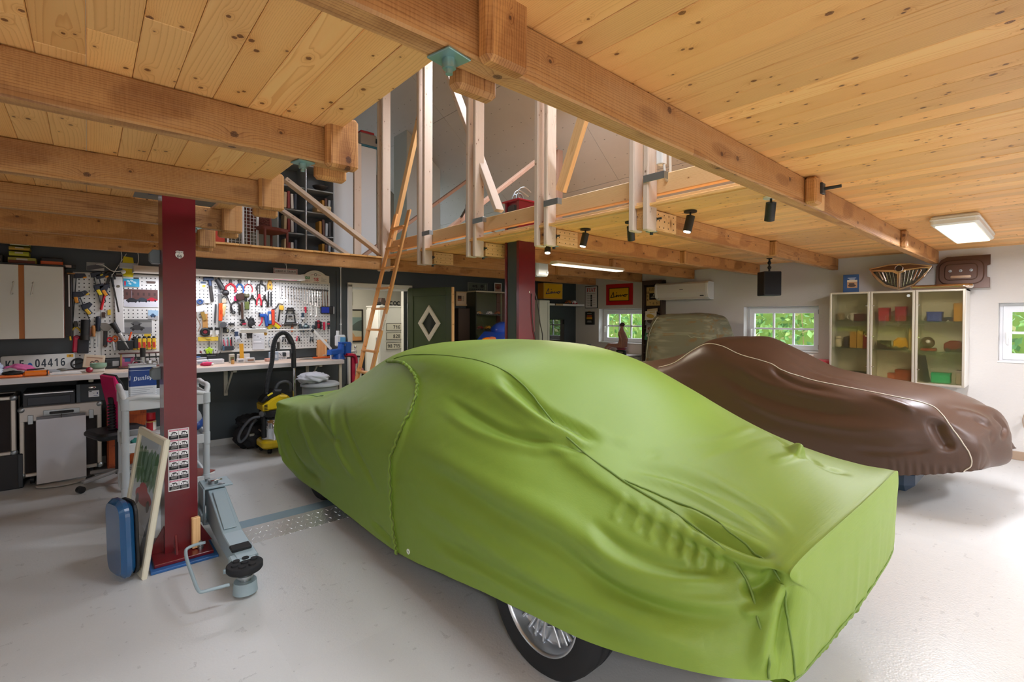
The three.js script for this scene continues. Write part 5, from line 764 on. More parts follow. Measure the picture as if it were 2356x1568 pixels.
{ const t = tool('torch', 'olive green torch with a dark head', 'torch', [1.414,1.757], [1.418,1.566]), L = t.L; part(t, 'head', mv(lathe([[0, 0], [.03, 0], [.03, -.03], [.02, -.045], [0, -.045]].reverse(), 18), 0, 0, .02), mat(0x4c4a32, .4)); part(t, 'body', mv(bx(.045, L * .5, .035, .006), .0, -L * .72, .018), mat(0x55602c, .5)); part(t, 'neck', mv(cy(.012, .012, L * .3, 10), -.01, -L * .4, .02), mBlk); }
{ const t = tool('hook_scraper', 'long thin black hooked scraper leaning across the pegboard', 'scraper', [1.211,1.74], [1.276,1.55]), L = t.L; part(t, 'shaft', mv(cy(.005, .005, L, 8), 0, -L / 2, 0), mBlk); part(t, 'ring', mv(tor(.016, .006, 8, 16), 0, -L - .012, 0), mBlk); }
{ const t = tool('utility_knife', 'bright orange utility knife upright on the steel rods', 'knife', [1.149,1.643], [1.144,1.438]), L = t.L; part(t, 'body', mv(ext(rshape(.036, L, .014), .026, .005), 0, -L / 2, .014), mat(0xf0521a, .4)); part(t, 'slider', mv(bx(.012, .05, .006, .002), 0, -L * .5, .03), mat(0xb23a10, .4)); }
{ const t = tool('file', 'long dark rounded file beside the orange knife', 'file', [1.102,1.632], [1.092,1.414]); part(t, 'blade', mv(ext(rshape(.018, t.L, .008), .008, .002), 0, -t.L / 2, 0), mat(0x4a4d50, .4, .4)); part(t, 'tang', mv(bx(.008, .03, .006, .001), 0, -t.L - .01, 0), steel); }
{ const t = tool('brush', 'cream brush with pale bristles beside the orange knife', 'brush', [1.184,1.699], [1.174,1.478]), L = t.L; part(t, 'ferrule', mv(bx(.045, .055, .02, .005), 0, -.03, .01), mat(0xb0a590, .4)); part(t, 'handle', mv(lathe([[0, 0], [.02, -.01], [.024, -L * .2], [.014, -L * .4], [.02, -L * .5], [.006, -L * .68], [0, -L * .7]].reverse(), 14), 0, -.06, .012), mat(0xd8c08a, .5)); part(t, 'hook', mv(tor(.02, .004, 6, 14), 0, .0, .01), mBlk); }
{ const t = tool('hinge_bundle', 'bundle of brass hinges and wood strips with a white tag by the red post', 'hinges', [0.946,1.654], [0.973,1.331]), L = t.L; part(t, 'strip', mv(bx(.05, L * .55, .014, .002), .03, -L * .7, .004, 0, 0, -.06), mat(0xb58548, .6)); part(t, 'brass', mv(bx(.04, L * .3, .012, .003), .02, -L * .5, .016, 0, 0, .2), mat(0xb3924e, .35, .7)); part(t, 'tag', mv(bx(.105, .06, .003, .001), .0, -.075, .03, 0, 0, .18), mat(0xe4e6ea, .5)); part(t, 'tape_roll', mv(tor(.022, .012, 8, 20), .0, .0, .012), mat(0x34507e, .5)); part(t, 'cord', tube([[-.02, -.03, .02], [-.05, -.15, .02], [-.02, -.26, .02], [-.05, -.33, .02]], .006, 30, 6), mat(0x8f7a68, .7)); }
flat('wall_hook', 'small white bracket hook beside the mallet', 'hook', [0.996,1.669], [1.042,1.641], null, { bm: white, d: .02 });
for (let i = 0; i < 2; i++) { const t = flat('blister_pack', ['first of two black-topped packs of silver parts above the yellow level', 'second of two black-topped packs, right at the steel rods'][i], 'pack', i ? [1.096,1.364] : [1.027,1.365], i ? [1.129,1.254] : [1.065,1.256], null, { d: .02 }); part(t, 'header', bx(.045, .03, .023, .001), mBlk, [0, .04, 0]); part(t, 'part', sph(.018, 12, 8), chrome, [0, -.03, .01]); }
{ const t = thing('tape_coil', 'dark coil of tape and wire above the yellow level', 'coil', [0.993,1.316, WZB + .025]); part(t, 'coil', tor(.034, .016, 8, 24), mBlk); part(t, 'core', mv(cy(.02, .02, .03, 16), 0, 0, 0, PI / 2), mat(0x7a2530, .5)); }
{ const t = flat('level', 'short yellow spirit level lying across the pegboard', 'level', [0.927,1.259], [1.121,1.214], null, { bm: mat(0xd9b945, .45), d: .025 }); part(t, 'vial', mv(cy(.008, .008, .04, 12), 0, .004, .013, 0, 0, PI / 2), mat(0xbfae4a, .3)); }
{ const t = thing('air_freshener', 'lime green star shaped tag hanging on a black cord', 'tag', [1.034,1.103, WZB + .01]); part(t, 'star', ext(shp([0, 1, 2, 3, 4, 5, 6, 7, 8, 9].map(k => [Math.cos(k * PI / 5 + .3) * (k % 2 ? .03 : .045), Math.sin(k * PI / 5 + .3) * (k % 2 ? .03 : .045)])), .014, .004), mat(0xb0dc28, .5)); part(t, 'cord', rod([0, .04, 0], [0, .14, 0], .003, 6), mBlk); }
{ const t = thing('lens_lamp', 'small dark inspection lamp with a lens on the pegboard', 'lamp', [1.182,1.388, WZB + .025]); part(t, 'body', mv(cy(.035, .03, .05, 20), 0, 0, 0, PI / 2 - .4, 0, .5), mBlk); part(t, 'lens', mv(cy(.022, .022, .012, 18), .012, 0, .028, PI / 2 - .4, 0, .5), mat(0xc9cdd0, .15, .6)); }
{ const t = thing('mirror_head', 'black oval inspection mirror below the small lamp', 'mirror', [1.204,1.328, WZB + .015]); part(t, 'frame', ext(rshape(.062, .052, .022), .02, .005), mBlk, null, [0, 0, -.2]); part(t, 'mirror', ext(rshape(.018, .03, .008), .004, .001), mat(0xb9b49a, .2, .5), [.012, 0, .011]); }
solo('sanding_pad', 'small black oval pad high on the pegboard, left of the scraper', 'pad', ext(rshape(.066, .022, .01), .02, .004), mBlk, [1.258,1.403, WZB + .012]); solo('spring_clip', 'tiny black spring clip beside the oval mirror', 'clip', mg(bx(.05, .008, .01, .002), mv(tor(.012, .004, 6, 14), 0, 0, 0)), mBlk, [1.271,1.326, WZB + .01]);
{ const t = thing('pen_box', 'dark box of pens and small tools fixed low on the pegboard', 'box', [1.221,1.125, WZB + .03]); part(t, 'box', bx(.1, .05, .055, .003), mat(0x30363e, .5)); part(t, 'side', bx(.012, .055, .057, .002), mat(0x4d6a84, .5), [-.05, 0, 0]); [[-.035, 0xc8556a], [-.02, 0xb9c2cc], [-.005, 0xc06070], [.012, 0x5a8c82], [.028, 0xb02033], [.036, 0x2a2c30]].forEach(([x, c], i) => part(t, 'pen', rod([x, .02, .0], [x - .012 + (i % 3) * .006, .1 + (i % 2) * .025, -.01], .006, 8), mat(c, .4))); }
{ const t = thing('lanyard_bundle', 'bundle of dark lanyards and badges on a hook by the yellow rule', 'badges', [1.32,1.275, WZB + .012]); part(t, 'strap', mv(bx(.035, .06, .012, .003), -.012, .01, 0), mat(0x2c3c58, .6)); part(t, 'badge', mv(bx(.05, .07, .003, .001), .0, -.05, .008, 0, 0, .1), mat(0xc6cbd2, .4)); part(t, 'ring', mv(tor(.018, .003, 6, 18), .012, -.06, .014), steel); part(t, 'strap', mv(bx(.02, .07, .01, .003), .03, .0, .004), mBlk); }
{ const t = tool('work_glove', 'black work glove hanging below the green torch', 'glove', [1.45,1.5], [1.477,1.339]), L = t.L; part(t, 'palm', mv(crumple(.075, .09, .03, 4), 0, -L * .62, .02), mat(0x262626, .8)); for (let k = 0; k < 4; k++) part(t, 'finger', tube([[-.02 + k * .016, -L * .45, .02], [-.035 + k * .02, -L * .2, .02], [-.045 + k * .024, -.01 - (k % 2) * .02, .02]], .009, 12, 8), mat(0x2b2b2b, .8)); part(t, 'patch', mv(bx(.035, .02, .004, .001), .01, -L * .8, .036, 0, 0, .3), mat(0xb4b4ae, .6)); part(t, 'cuff', mv(bx(.06, .03, .03, .01), .004, -L, .018), mBlk); }
{ const t = tool('work_glove', 'second black glove hanging with its fingers down behind the lamp arm', 'glove', [1.439,1.303], [1.444,1.225]); part(t, 'palm', mv(crumple(.06, .05, .03, 7), 0, -.01, .015), mat(0x2a2a28, .8)); for (let k = 0; k < 4; k++) part(t, 'finger', tube([[-.022 + k * .014, -.02, .015], [-.022 + k * .015, -.07, .018]], .007, 8, 6), mat(0x2a2a28, .8)); }
{ const t = tool('scraper', 'red and black scraper lying across beside the glove', 'scraper', [1.343,1.397], [1.412,1.407]); part(t, 'handle', mv(bx(.022, t.L * .6, .016, .006), 0, -t.L * .66, .01), mat(0xb02440, .4)); part(t, 'blade', mv(bx(.02, t.L * .5, .004, .001), 0, -t.L * .2, .01), mBlk); part(t, 'bracket', mv(bx(.04, .03, .02, .004), .03, -t.L * .6, .01), mBlk); }
flat('parts_box', 'clear plastic sheet of fixings low on the pegboard', 'parts card', [1.477,1.282], [1.609,1.094], printed(128, 160, g => { g.fillStyle = '#cfd2d6'; g.fillRect(0, 0, 128, 160); g.fillStyle = '#8d949c'; g.fillRect(8, 58, 112, 4); g.fillRect(8, 96, 100, 3); g.fillStyle = '#4a4f55'; for (let i = 0; i < 9; i++) g.fillRect(20 + (i * 31) % 90, 12 + (i % 3) * 16, 10, 5); g.fillStyle = '#e8eaee'; g.fillRect(14, 74, 80, 12); }), { d: .006 });
{ const t = thing('inspection_mirror', 'small pale oval mirror on a dark stem, pegboard centre', 'mirror', [1.559,1.547, WZB + .012]); part(t, 'mirror', mv(sph(.024, 16, 10), 0, 0, .004, 0, 0, 0, 1, .42, .25), mat(0xdfe9ea, .2)); part(t, 'stem', rod([0, -.01, 0], [-.01, -.06, 0], .008, 8), mBlk); part(t, 'arm', rod([-.02, 0, 0], [-.05, .006, 0], .003, 6), mBlk); }
{ const t = thing('hose_clamp_tool', 'blue hook shaped tool with a red claw', 'tool', [1.611,1.463, WZB + .015]); part(t, 'body', mv(ext([[-.06, .06], [.02, .06], [.035, .03], [.04, -.09], [.01, -.09], [-.005, .02], [-.05, .025]], .026, .006)), mat(0x1f4f9e, .4)); part(t, 'claw', tube([[-.028, .02, 0], [-.03, -.03, 0], [-.05, -.07, 0], [-.066, -.085, 0]], .008, 20, 8), mat(0xcf2a44, .4)); }
{ const t = tool('glue_gun', 'red and blue tube shaped tool in the pegboard middle', 'tool', [1.68,1.575], [1.684,1.389]), L = t.L; part(t, 'tube', mv(cy(.02, .018, L, 16), .02, -L / 2, .02), mat(0xd9482e, .35)); part(t, 'sleeve', mv(bx(.04, L * .85, .03, .008), -.018, -L * .52, .015), mat(0x3d66a0, .4)); part(t, 'label', mv(bx(.022, L * .4, .001, .0003), -.016, -L * .5, .031), mat(0xd8c6b2, .5)); }
{ const t = thing('chain_tensioner', 'yellow and black strap tensioner with white tag on a hook', 'tensioner', [1.789,1.608, WZB + .02]); part(t, 'body', bx(.05, .06, .03, .006), mat(0xd8ab34, .4), [.012, -.01, 0]); part(t, 'tag', mv(bx(.06, .05, .006, .004), .006, .07, .004, 0, 0, -.3), mat(0xd9d9d5, .5)); part(t, 'strap', tube([[-.02, .04, .0], [-.06, -.02, .01], [-.1, -.03, .01]], .008, 20, 6), mBlk); part(t, 'lever', tube([[-.01, -.03, .01], [-.015, -.08, .01], [-.02, -.13, .01], [-.025, -.18, 0]], .009, 20, 6), mBlk); part(t, 'cord', tube([[.0, .1, 0], [.02, .17, 0], [.012, .25, 0]], .002, 16, 5), mBrownI); }
{ const t = thing('corner_clamp', 'yellow and red folded warning triangle on the pegboard', 'triangle', [1.709,1.378, WZB + .012]); part(t, 'panel', mv(bx(.085, .045, .008, .002), -.026, -.004, 0, 0, 0, .62), mat(0xd8c322, .45)); part(t, 'panel', mv(bx(.085, .045, .008, .002), .04, .0, .006, 0, 0, -.68), mat(0xddca28, .45)); part(t, 'edge', mv(bx(.095, .01, .01, .002), -.036, .016, 0, 0, 0, .62), mat(0xb4232a, .45)); part(t, 'edge', mv(bx(.1, .012, .01, .002), .052, .022, .006, 0, 0, -.68), mat(0xb4232a, .45)); part(t, 'dot', mv(cy(.008, .008, .004, 12), .0, .012, .012, PI / 2), mBlk); }
{ const t = thing('puller', 'black two-armed gear puller frame hung on the pegboard', 'puller', [1.906,1.496, WZB + .02]); for (const s of [-1, 1]) part(t, 'arm', bar([s * .035, .085, 0], [s * .06, -.085, 0], .015, .016, .003), mBlk); part(t, 'beam', bx(.08, .018, .022, .003), mBlk, [0, .098, 0]); part(t, 'screw', mv(cy(.008, .008, .1, 12), 0, .07, .0, 0, 0, PI / 2), mIron); part(t, 'spindle', mv(cy(.004, .004, .17, 8), .01, .02, .006, 0, 0, PI / 2), steel); part(t, 'block', bx(.045, .02, .02, .003), mBlk, [0, .0, 0]); part(t, 'base', bx(.13, .02, .022, .004), mBlk, [.0, -.083, 0]); part(t, 'base', bx(.16, .02, .024, .004), mIron, [.0, -.108, 0]); part(t, 'knob', sph(.02, 12, 8), steel, [-.085, -.095, 0]); part(t, 'knob', sph(.016, 12, 8), steel, [.085, -.085, 0]); }
// spanners: a long row under the arched plate, a short one below, two larger ones
for (let i = 0; i < 17; i++) { const x = 1.85 + i * .0325; spanner('chrome combination spanner hanging from the long top row', [x, 1.865 - i * .0012], [x + .004, 1.73 - i * .0098 + (i > 13 ? .02 : 0)], 'spanners in the top row'); }
for (let i = 0; i < 7; i++) { const x = 1.885 + i * .033; spanner('short chrome spanner hanging in the second, shorter row', [x, 1.775 - i * .014], [x + .004, 1.66 - i * .016], 'spanners in the second row'); }
spanner('large chrome spanner hanging below the rows, nearer the red screwdriver', [2.156,1.692], [2.161,1.508]); spanner('large chrome spanner hanging below the rows, nearer the little screen', [2.222,1.694], [2.227,1.485]);
driver('red-handled screwdriver hung upright above the grey screwdriver row', [2.091,1.619], [2.101,1.441], 0xc02038, { r: .013, h: .45 });
{ const t = thing('box_cutter', 'small blue-black box cutter beside the upright red screwdriver', 'cutter', [2.058,1.491, WZB + .012]); part(t, 'body', bx(.03, .06, .018, .004), mat(0x2f4456, .5), [0, .02, 0]); part(t, 'grip', bx(.028, .03, .016, .004), mat(0xe4e6e6, .5), [.006, -.022, 0]); part(t, 'tip', bx(.014, .03, .01, .003), mBlk, [-.004, -.05, 0]); }
{ const t = thing('navigation_screen', 'small black tablet with a blue display at the pegboard edge', 'screen', [2.362,1.577, WZB + .02]); part(t, 'case', bx(.17, .095, .022, .006), mat(0x17181c, .4)); part(t, 'screen', bx(.1, .075, .002, .0005), glow(0x14309a, .35), [-.025, .002, .0115]); part(t, 'side', bx(.01, .095, .024, .003), white, [.088, 0, 0]); }
[[690, 744, 0x3c4850], [697, 749, 0x46545c], [703, 743, 0x37434b], [709, 747, 0x434f57], [720, 747, 0x3f4a50]].forEach(([x, y, c], i) => { const q = [[2.026,1.402], [2.063,1.374], [2.096,1.407], [2.128,1.385], [2.188,1.384]][i]; driver(['grey-handled screwdriver, first of the low row', 'short grey-handled screwdriver, second of the low row', 'grey-handled screwdriver with pale stripe, third of the low row', 'grey-handled screwdriver, fourth of the low row', 'grey-handled screwdriver, fifth of the low row, by the lamp joint'][i], q, [q[0] + .006, q[1] - (i % 2 ? .16 : .19)], c, { r: i % 2 ? .012 : .018, h: .5, band: i === 2 ? 0xa9c4c6 : 0 }); });
[[0x2c3138, 0], [0x8f1c2a, 0x24282e], [0x2c2c2e, 0], [0xc41f46, 0], [0x32353a, 0xc9304e]].forEach(([c, b], i) => { const q = [[2.221,1.435], [2.254,1.446], [2.282,1.429], [2.327,1.423], [2.384,1.434]][i]; driver(['slim black screwdriver next to the dark red one', 'dark red and black screwdriver, thickest of the raised group', 'black screwdriver between the dark red and the pink ones', 'pink-red screwdriver in the raised group', 'black and pink screwdriver at the very edge of the pegboard'][i], q, [q[0] + .004, q[1] - .17], c, { r: [.013, .019, .014, .015, .017][i], h: .62, band: b }); });
driver('chisel with an orange wooden handle and black cap below the puller', [1.932,1.403], [1.926,1.272], 0xb86a45, { r: .014, h: .8, band: 0x2b2523 });
for (const [q, c, l] of [[[1.999,1.21], 0xc8203c, 'small red and black spring clamp low on the pegboard'], [[2.165,1.194], 0x23262c, 'small black spring clamp hung low, right of the red one'], [[1.833,1.204], 0x282b31, 'small black spring clamp inside the hose arch'], [[1.894,1.175], 0x33373d, 'tiny dark clip low inside the hose arch']]) { const t = thing('spring_clamp', l, 'clamp', [...q, WZB + .015]); for (const s of [-1, 1]) part(t, 'jaw', bar([s * .006, .035, 0], [s * .02, -.03, 0], .014, .014, .004), s < 0 ? mat(c, .4) : mBlk); part(t, 'spring', mv(tor(.01, .003, 6, 14), 0, .016, .008), steel); }
{ const t = thing('headphones', 'thin wire headset hanging behind the vacuum hose arch', 'headset', [1.722,1.175, WZB + .015]); part(t, 'band', tor(.07, .004, 6, 30, PI * 1.3), mat(0x9aa4b0, .4), null, [0, 0, .9]); part(t, 'cup', sph(.018, 12, 8), white, [-.02, -.085, 0]); part(t, 'cup', sph(.016, 12, 8), mat(0x7f93a8, .4), [.04, -.05, .004]); }
{ const t = thing('caulking_gun', 'dark brown tool standing under the vacuum hose arch', 'tool', [1.762,1.131, WZB + .02]); part(t, 'body', bx(.03, .1, .03, .006), mIron); part(t, 'trigger', bx(.012, .06, .02, .004), mBlk, [-.02, -.05, 0], [0, 0, .3]); part(t, 'ring', tor(.022, .005, 6, 18), mat(0x9c958a, .4), [0, .07, 0]); }
// jointed lamp arm from the vice end
{ const t = thing('lamp_arm', 'white jointed desk lamp arm reaching along the pegboard above the bench', 'lamp', [0, 0, 0]); const z = -6.1; part(t, 'shade', bar([1.283,1.328,-6.1], [1.562,1.328,-6.1], .05, .05, .008), mat(0xe6e6de, .4)); part(t, 'arm', bar([1.557,1.328,-6.1], [2.09,1.335,-6.1], .018, .018, .004), white); part(t, 'arm', bar([2.09,1.33,-6.1], [2.285,1.084,-6.02], .036, .03, .005), white); part(t, 'joint', mv(sph(.024, 14, 10), 2.09,1.319,-6.1), mBlk); part(t, 'joint', mg(mv(sph(.02, 14, 10), 1.543,1.323,-6.1)), mBlk); part(t, 'knob', mv(cy(.02, .012, .03, 12), 1.55,1.288,-6.09), mat(0xc99a3c, .4)); part(t, 'clamp_foot', bar([2.285,1.084,-6.02], [2.295,0.904,-6.02], .03, .03, .004), white); }
// fluorescent bench light on cords, signs, conduit
{
  const t = thing('bench_light', 'long white reflector lamp hung on cords over the pegboards', 'light', [1.16, 1.94, -6.12]);
  part(t, 'reflector', mv(ext([[-.1, .0], [-.11, -.01], [-.05, .055], [.05, .055], [.11, -.01], [.1, 0], [.045, .045], [-.045, .045]], 1.62, .001), 0, 0, 0, 0, PI / 2, 0), mat(0xd6cfc2, .4));
  for (const s of [-1, 1]) part(t, 'end_cap', mv(ext([[-.11, -.012], [-.05, .056], [.05, .056], [.11, -.012]], .012, .002), s * .81, 0, 0, 0, PI / 2, 0), mat(0xcbc4ba, .4));
  for (const s of [-.03, .03]) part(t, 'tube', mv(cy(.012, .012, 1.55, 14), 0, .014, s, 0, 0, PI / 2), glow(0xf6f4ff, 2.2));
  for (const x of [-.78, .62]) part(t, 'cord', tube([[x, .05, 0], [x + .01, .13, 0], [x, .22, .0]], .003, 12, 5), white);
  area(0xf4f3ff, 16, 1.5, .1, [1.16, 1.925, -6.12], [1.16, 0, -6.12]);
  const g = thing('lamp_ballast', 'grey metal junction box at the end of the long bench lamp', 'box', [.31, 1.99, -6.12]); part(g, 'body', bx(.14, .05, .09, .004), mat(0x9da0a0, .4)); part(g, 'clip', sph(.02, 12, 8), white, [-.04, -.06, 0]); part(g, 'cord', tube([[-.06, .02, 0], [-.05, .1, 0], [-.06, .15, 0]], .003, 14, 5), white); part(g, 'lead', tube([[-.03, -.05, 0], [-.12, -.06, 0], [-.2, .0, -.02], [-.24, -.0, -.05]], .004, 20, 5), white);
}
{ const t = flat('sign', 'white enamel sign with red border and black capitals behind the lamp', 'sign', [1.672,2.074,-6.2], [1.949,1.928,-6.2], printed(256, 128, g => { g.fillStyle = '#dcd8d2'; g.fillRect(0, 0, 256, 128); g.strokeStyle = '#a43a42'; g.lineWidth = 6; g.strokeRect(5, 5, 246, 118); g.fillStyle = '#1c1c1e'; g.font = 'bold 27px serif'; g.textAlign = 'center'; g.fillText('LORDON VETERABLES', 128, 40, 224); }), { z: -6.2, bm: mat(0xcbc4c0, .4) }); t.position.z = -6.22; part(t, 'cord', tube([[.01, .07, 0], [.02, .1, -.03], [.0, .14, -.05]], .002, 10, 4), steel); }
{ const sh = new THREE.Shape(); sh.moveTo(-.18, -.08); sh.lineTo(.18, -.08); sh.lineTo(.18, .025); sh.lineTo(.13, .035); sh.quadraticCurveTo(.08, .085, 0, .09); sh.quadraticCurveTo(-.08, .085, -.13, .035); sh.lineTo(-.18, .025); sh.closePath(); const t = thing('rally_plate', 'cream arched rally plate with a red number 18 above the spanners', 'plate', [2.212,1.997, WZB + .02]); part(t, 'plate', ext(sh, .006, .001, 14), mat(0xd9d0bd, .4)); const fg = new THREE.ShapeGeometry(sh, 14), u = fg.attributes.uv, p = fg.attributes.position; for (let i = 0; i < u.count; i++) u.setXY(i, (p.getX(i) + .18) / .36, (p.getY(i) + .08) / .17); part(t, 'print', mv(fg, 0, 0, 0, 0, 0, 0, .97), printed(360, 170, g => { g.fillStyle = '#ded6c4'; g.fillRect(0, 0, 360, 170); g.fillStyle = '#b9242c'; g.font = 'bold 62px sans-serif'; g.textAlign = 'center'; g.fillText('18', 190, 140); g.fillStyle = '#2f7d3e'; g.fillRect(52, 82, 56, 34); g.fillStyle = '#e9efe6'; g.font = 'bold 30px sans-serif'; g.fillText('Cf', 80, 110); g.fillStyle = '#a84040'; g.font = 'bold 15px sans-serif'; g.fillText('HOTEL.V1', 80, 148); g.strokeStyle = '#333'; g.lineWidth = 6; g.beginPath(); g.arc(184, 54, 16, 0, 7); g.stroke(); g.strokeStyle = '#a84040'; g.lineWidth = 4; g.beginPath(); g.moveTo(120, 62); g.lineTo(160, 54); g.moveTo(208, 54); g.lineTo(250, 62); g.stroke(); g.fillStyle = '#8b857a'; for (const [x, y, w] of [[258, 92, 24], [258, 106, 66], [258, 128, 50], [258, 140, 70], [150, 154, 80]]) g.fillRect(x, y, w, 4); for (let i = 0; i < 14; i++) { const a = PI * (.22 + .56 * i / 13); g.fillRect(182 - Math.cos(a) * 108, 92 - Math.sin(a) * 72, 5, 4); } }, .4), [0, 0, .0036]); }
solo('conduit', 'thin white conduit running down the wall to a socket by the door', 'conduit', mg(cy(.006, .006, .94, 10), mv(bx(.024, .016, .014, .003), 0, .46, 0), mv(bx(.024, .016, .014, .003), 0, -.3, 0)), white, [2.56, 1.69, ZB + .012]);
{ const t = thing('socket', 'white socket box at the foot of the thin conduit', 'socket', [2.57, 1.2, ZB + .02]); part(t, 'box', bx(.07, .07, .04, .005), white); part(t, 'plug', bx(.04, .05, .03, .006), mBlk, [.01, -.07, .0]); }
solo('cable', 'thin black cable hanging down the dark wall beside the pegboard', 'cable', tube([[2.5, 2.1, ZB + .008], [2.505, 1.7, ZB + .008], [2.5, 1.2, ZB + .008]], .0035, 20, 5), mBlk);
{ const g = thing('pennant', 'yellow pennant with a grey star badge on a thin stick', 'flag', [0.273,2.023, WZB + .05], [0, -.25, -.12]); const s = new THREE.PlaneGeometry(.11, .2, 10, 14), p = s.attributes.position; for (let i = 0; i < p.count; i++) { const x = p.getX(i), y = p.getY(i); p.setXYZ(i, x * (1 - .35 * Math.abs(y) / .1) + .05 + y * -.1, y - .02, .012 * Math.sin(y * 30 + x * 20)); } s.computeVertexNormals(); part(g, 'cloth', s, printed(96, 160, c => { c.fillStyle = '#e6d41c'; c.fillRect(0, 0, 96, 160); c.fillStyle = '#5a6a6c'; c.beginPath(); for (let k = 0; k < 16; k++) { const r = k % 2 ? 10 : 26, a = k * PI / 8; c.lineTo(50 + Math.cos(a) * r, 76 + Math.sin(a) * r); } c.fill(); c.fillStyle = '#a8b3a8'; c.beginPath(); c.arc(50, 76, 8, 0, 7); c.fill(); }, .7, { side: THREE.DoubleSide })); part(g, 'stick', rod([-.07, -.13, 0], [.02, .11, 0], .003, 6), white); }
// wall cabinet with things on top
{
  const t = thing('wall_cabinet', 'white two-door wall cabinet with a brown strip between its doors', 'cabinet', [-.47, 1.615, -6.25]);
  part(t, 'carcass', bx(.62, .66, .3, .003), mat(0x6b4433, .5), [0, 0, 0]); part(t, 'top', bx(.64, .014, .31, .002), mBlk, [0, .337, 0]);
  for (const [x, w] of [[-.135, .3], [.178, .255]]) { const d = part(t, 'door', bx(w, .655, .018, .003), mat(0xdfe0d6, .45), [x, 0, .158]); part(d, 'handle', tube([[0, .05, .01], [.008, .055, .035], [.0, .0, .045], [-.008, -.055, .035], [0, -.05, .01]], .005, 24, 8), mat(0xc9c6ba, .4), [x < 0 ? .115 : -.075, .12, 0]); }
  part(t, 'strip', bx(.05, .655, .012, .003), mat(0xb56a1e, .45), [.034, 0, .153]);
  const tops = [[18, 590, 83, 606, 0xb8b04a, 'long yellow-and-red tin box, lowest of the stack on the wall cabinet', 0x7c3a22], [20, 577, 67, 590, 0xb4b822, 'yellow box, second from the bottom of the stack on the wall cabinet', 0xd6d23a], [20, 566, 69, 578, 0xb59a2c, 'olive-gold box, third in the stack on the wall cabinet', 0xd8a83a], [22, 556, 68, 567, 0xaeb03a, 'pale-topped box, topmost of the stack on the wall cabinet', 0xe0ded0]];
  const bb = [[-0.528,2.018,-6.2, -0.349,1.962,-6.2], [-0.522,2.069,-6.2, -0.393,2.029,-6.2], [-0.522,2.111,-6.2, -0.387,2.081,-6.2], [-0.516,2.151,-6.2, -0.39,2.124,-6.2]];
  bb.forEach((q, i) => { const [x0, y1, , x1, y0] = q, b = thing('tin_box', tops[i][5], 'box', [(x0 + x1) / 2, (y0 + y1) / 2 + .0, -6.27]); part(b, 'body', bx(x1 - x0, y1 - y0 - .002, .16, .003), mat(tops[i][4], .45)); part(b, 'band', bx((x1 - x0) * .96, (y1 - y0) * .45, .004, .001), mat(tops[i][6], .45), [0, -(y1 - y0) * .2, .081]); part(b, 'label', bx((x1 - x0) * .4, (y1 - y0) * .3, .003, .001), mat(0xd9cfc0, .5), [0, (y1 - y0) * .2, .082]); });
  const ob = thing('storage_case', 'small clear case with an orange band on the wall cabinet', 'case', [-.245, 1.99, -6.27]); part(ob, 'body', bx(.15, .085, .1, .006), mat(0x1d1c1c, .3)); part(ob, 'band', bx(.152, .035, .102, .004), mat(0xf06a1c, .4), [0, -.005, 0]);
  const sb = thing('box', 'little black and white box at the end of the wall cabinet top', 'box', [-.13, 1.962, -6.27]); part(sb, 'body', bx(.1, .032, .09, .003), mBlk); part(sb, 'label', bx(.06, .022, .003, .001), mat(0xcbb4a6, .5), [-.01, .0, .046]);
  const mm = thing('box', 'dark box at the far end of the wall cabinet top', 'box', [-.66, 1.99, -6.27]); part(mm, 'body', bx(.2, .09, .12, .004), mBlk); part(mm, 'label', bx(.08, .02, .003, .001), mat(0x554a44, .5), [.05, .0, .061]);
}
{ const t = thing('door_panel', 'narrow dark cabinet side with a white tape measure strip beside the pegboard', 'panel', [-.135, 1.6, -6.3]); part(t, 'board', bx(.05, .6, .16, .003), mat(0x2c2724, .6)); part(t, 'strip', bx(.01, .3, .004, .001), white, [.006, .13, .082]); part(t, 'hook', bx(.06, .012, .02, .003), mat(0xb27a35, .5), [.02, .295, .07]); }
// things on the bench
const BY = .966;
{ const t = thing('number_plate', 'white number plate KLE 04416 leaning on the dark wall at the bench', 'number plate', [-.345, 1.05, -6.34], [-.12, 0, .015]); part(t, 'plate', ext(rshape(.5, .155, .02), .006, .002), mat(0xd8dcd8, .4)); part(t, 'print', sheet(.48, .135), printed(770, 135, g => { g.fillStyle = '#dfe3df'; g.fillRect(0, 0, 770, 135); g.fillStyle = '#20303c'; g.font = 'bold 104px sans-serif'; g.textBaseline = 'middle'; let x = 26; for (const c of 'KLE') { g.fillText(c, x, 70, 66); x += 72; } g.fillStyle = '#1d63b8'; g.beginPath(); g.arc(288, 88, 26, 0, 7); g.fill(); g.fillStyle = '#20303c'; x = 340; for (const c of '04416') { g.fillText(c, x, 70, 62); x += 70; } g.fillStyle = '#e0a81e'; g.fillRect(694, 0, 76, 28); g.fillStyle = '#7a5a10'; g.fillRect(716, 10, 30, 10); }, .4), [0, 0, .0036]); }
const onB = (x, z = -6.15) => [x, BY, z];
{ const t = thing('plastic_bag', 'pale blue plastic bag at the near bench edge by the number plate', 'bag', onB(-.66, -6.05)); part(t, 'bag', mv(crumple(.2, .16, .2, 2), 0, .07, 0), mat(0xb9c8dc, .5)); part(t, 'fold', mv(crumple(.14, .1, .12, 6), .05, .04, .07), mat(0xcfd9e6, .5)); }
{ const t = thing('cloth', 'pink and grey folded cloth on the bench before the number plate', 'cloth', onB(-.46, -6.06)); part(t, 'fold', mv(crumple(.2, .1, .14, 4), 0, .05, 0), mat(0xd86aa0, .8)); part(t, 'lining', mv(crumple(.18, .06, .12, 8), -.05, .04, .04), mat(0xa9a29c, .8)); }
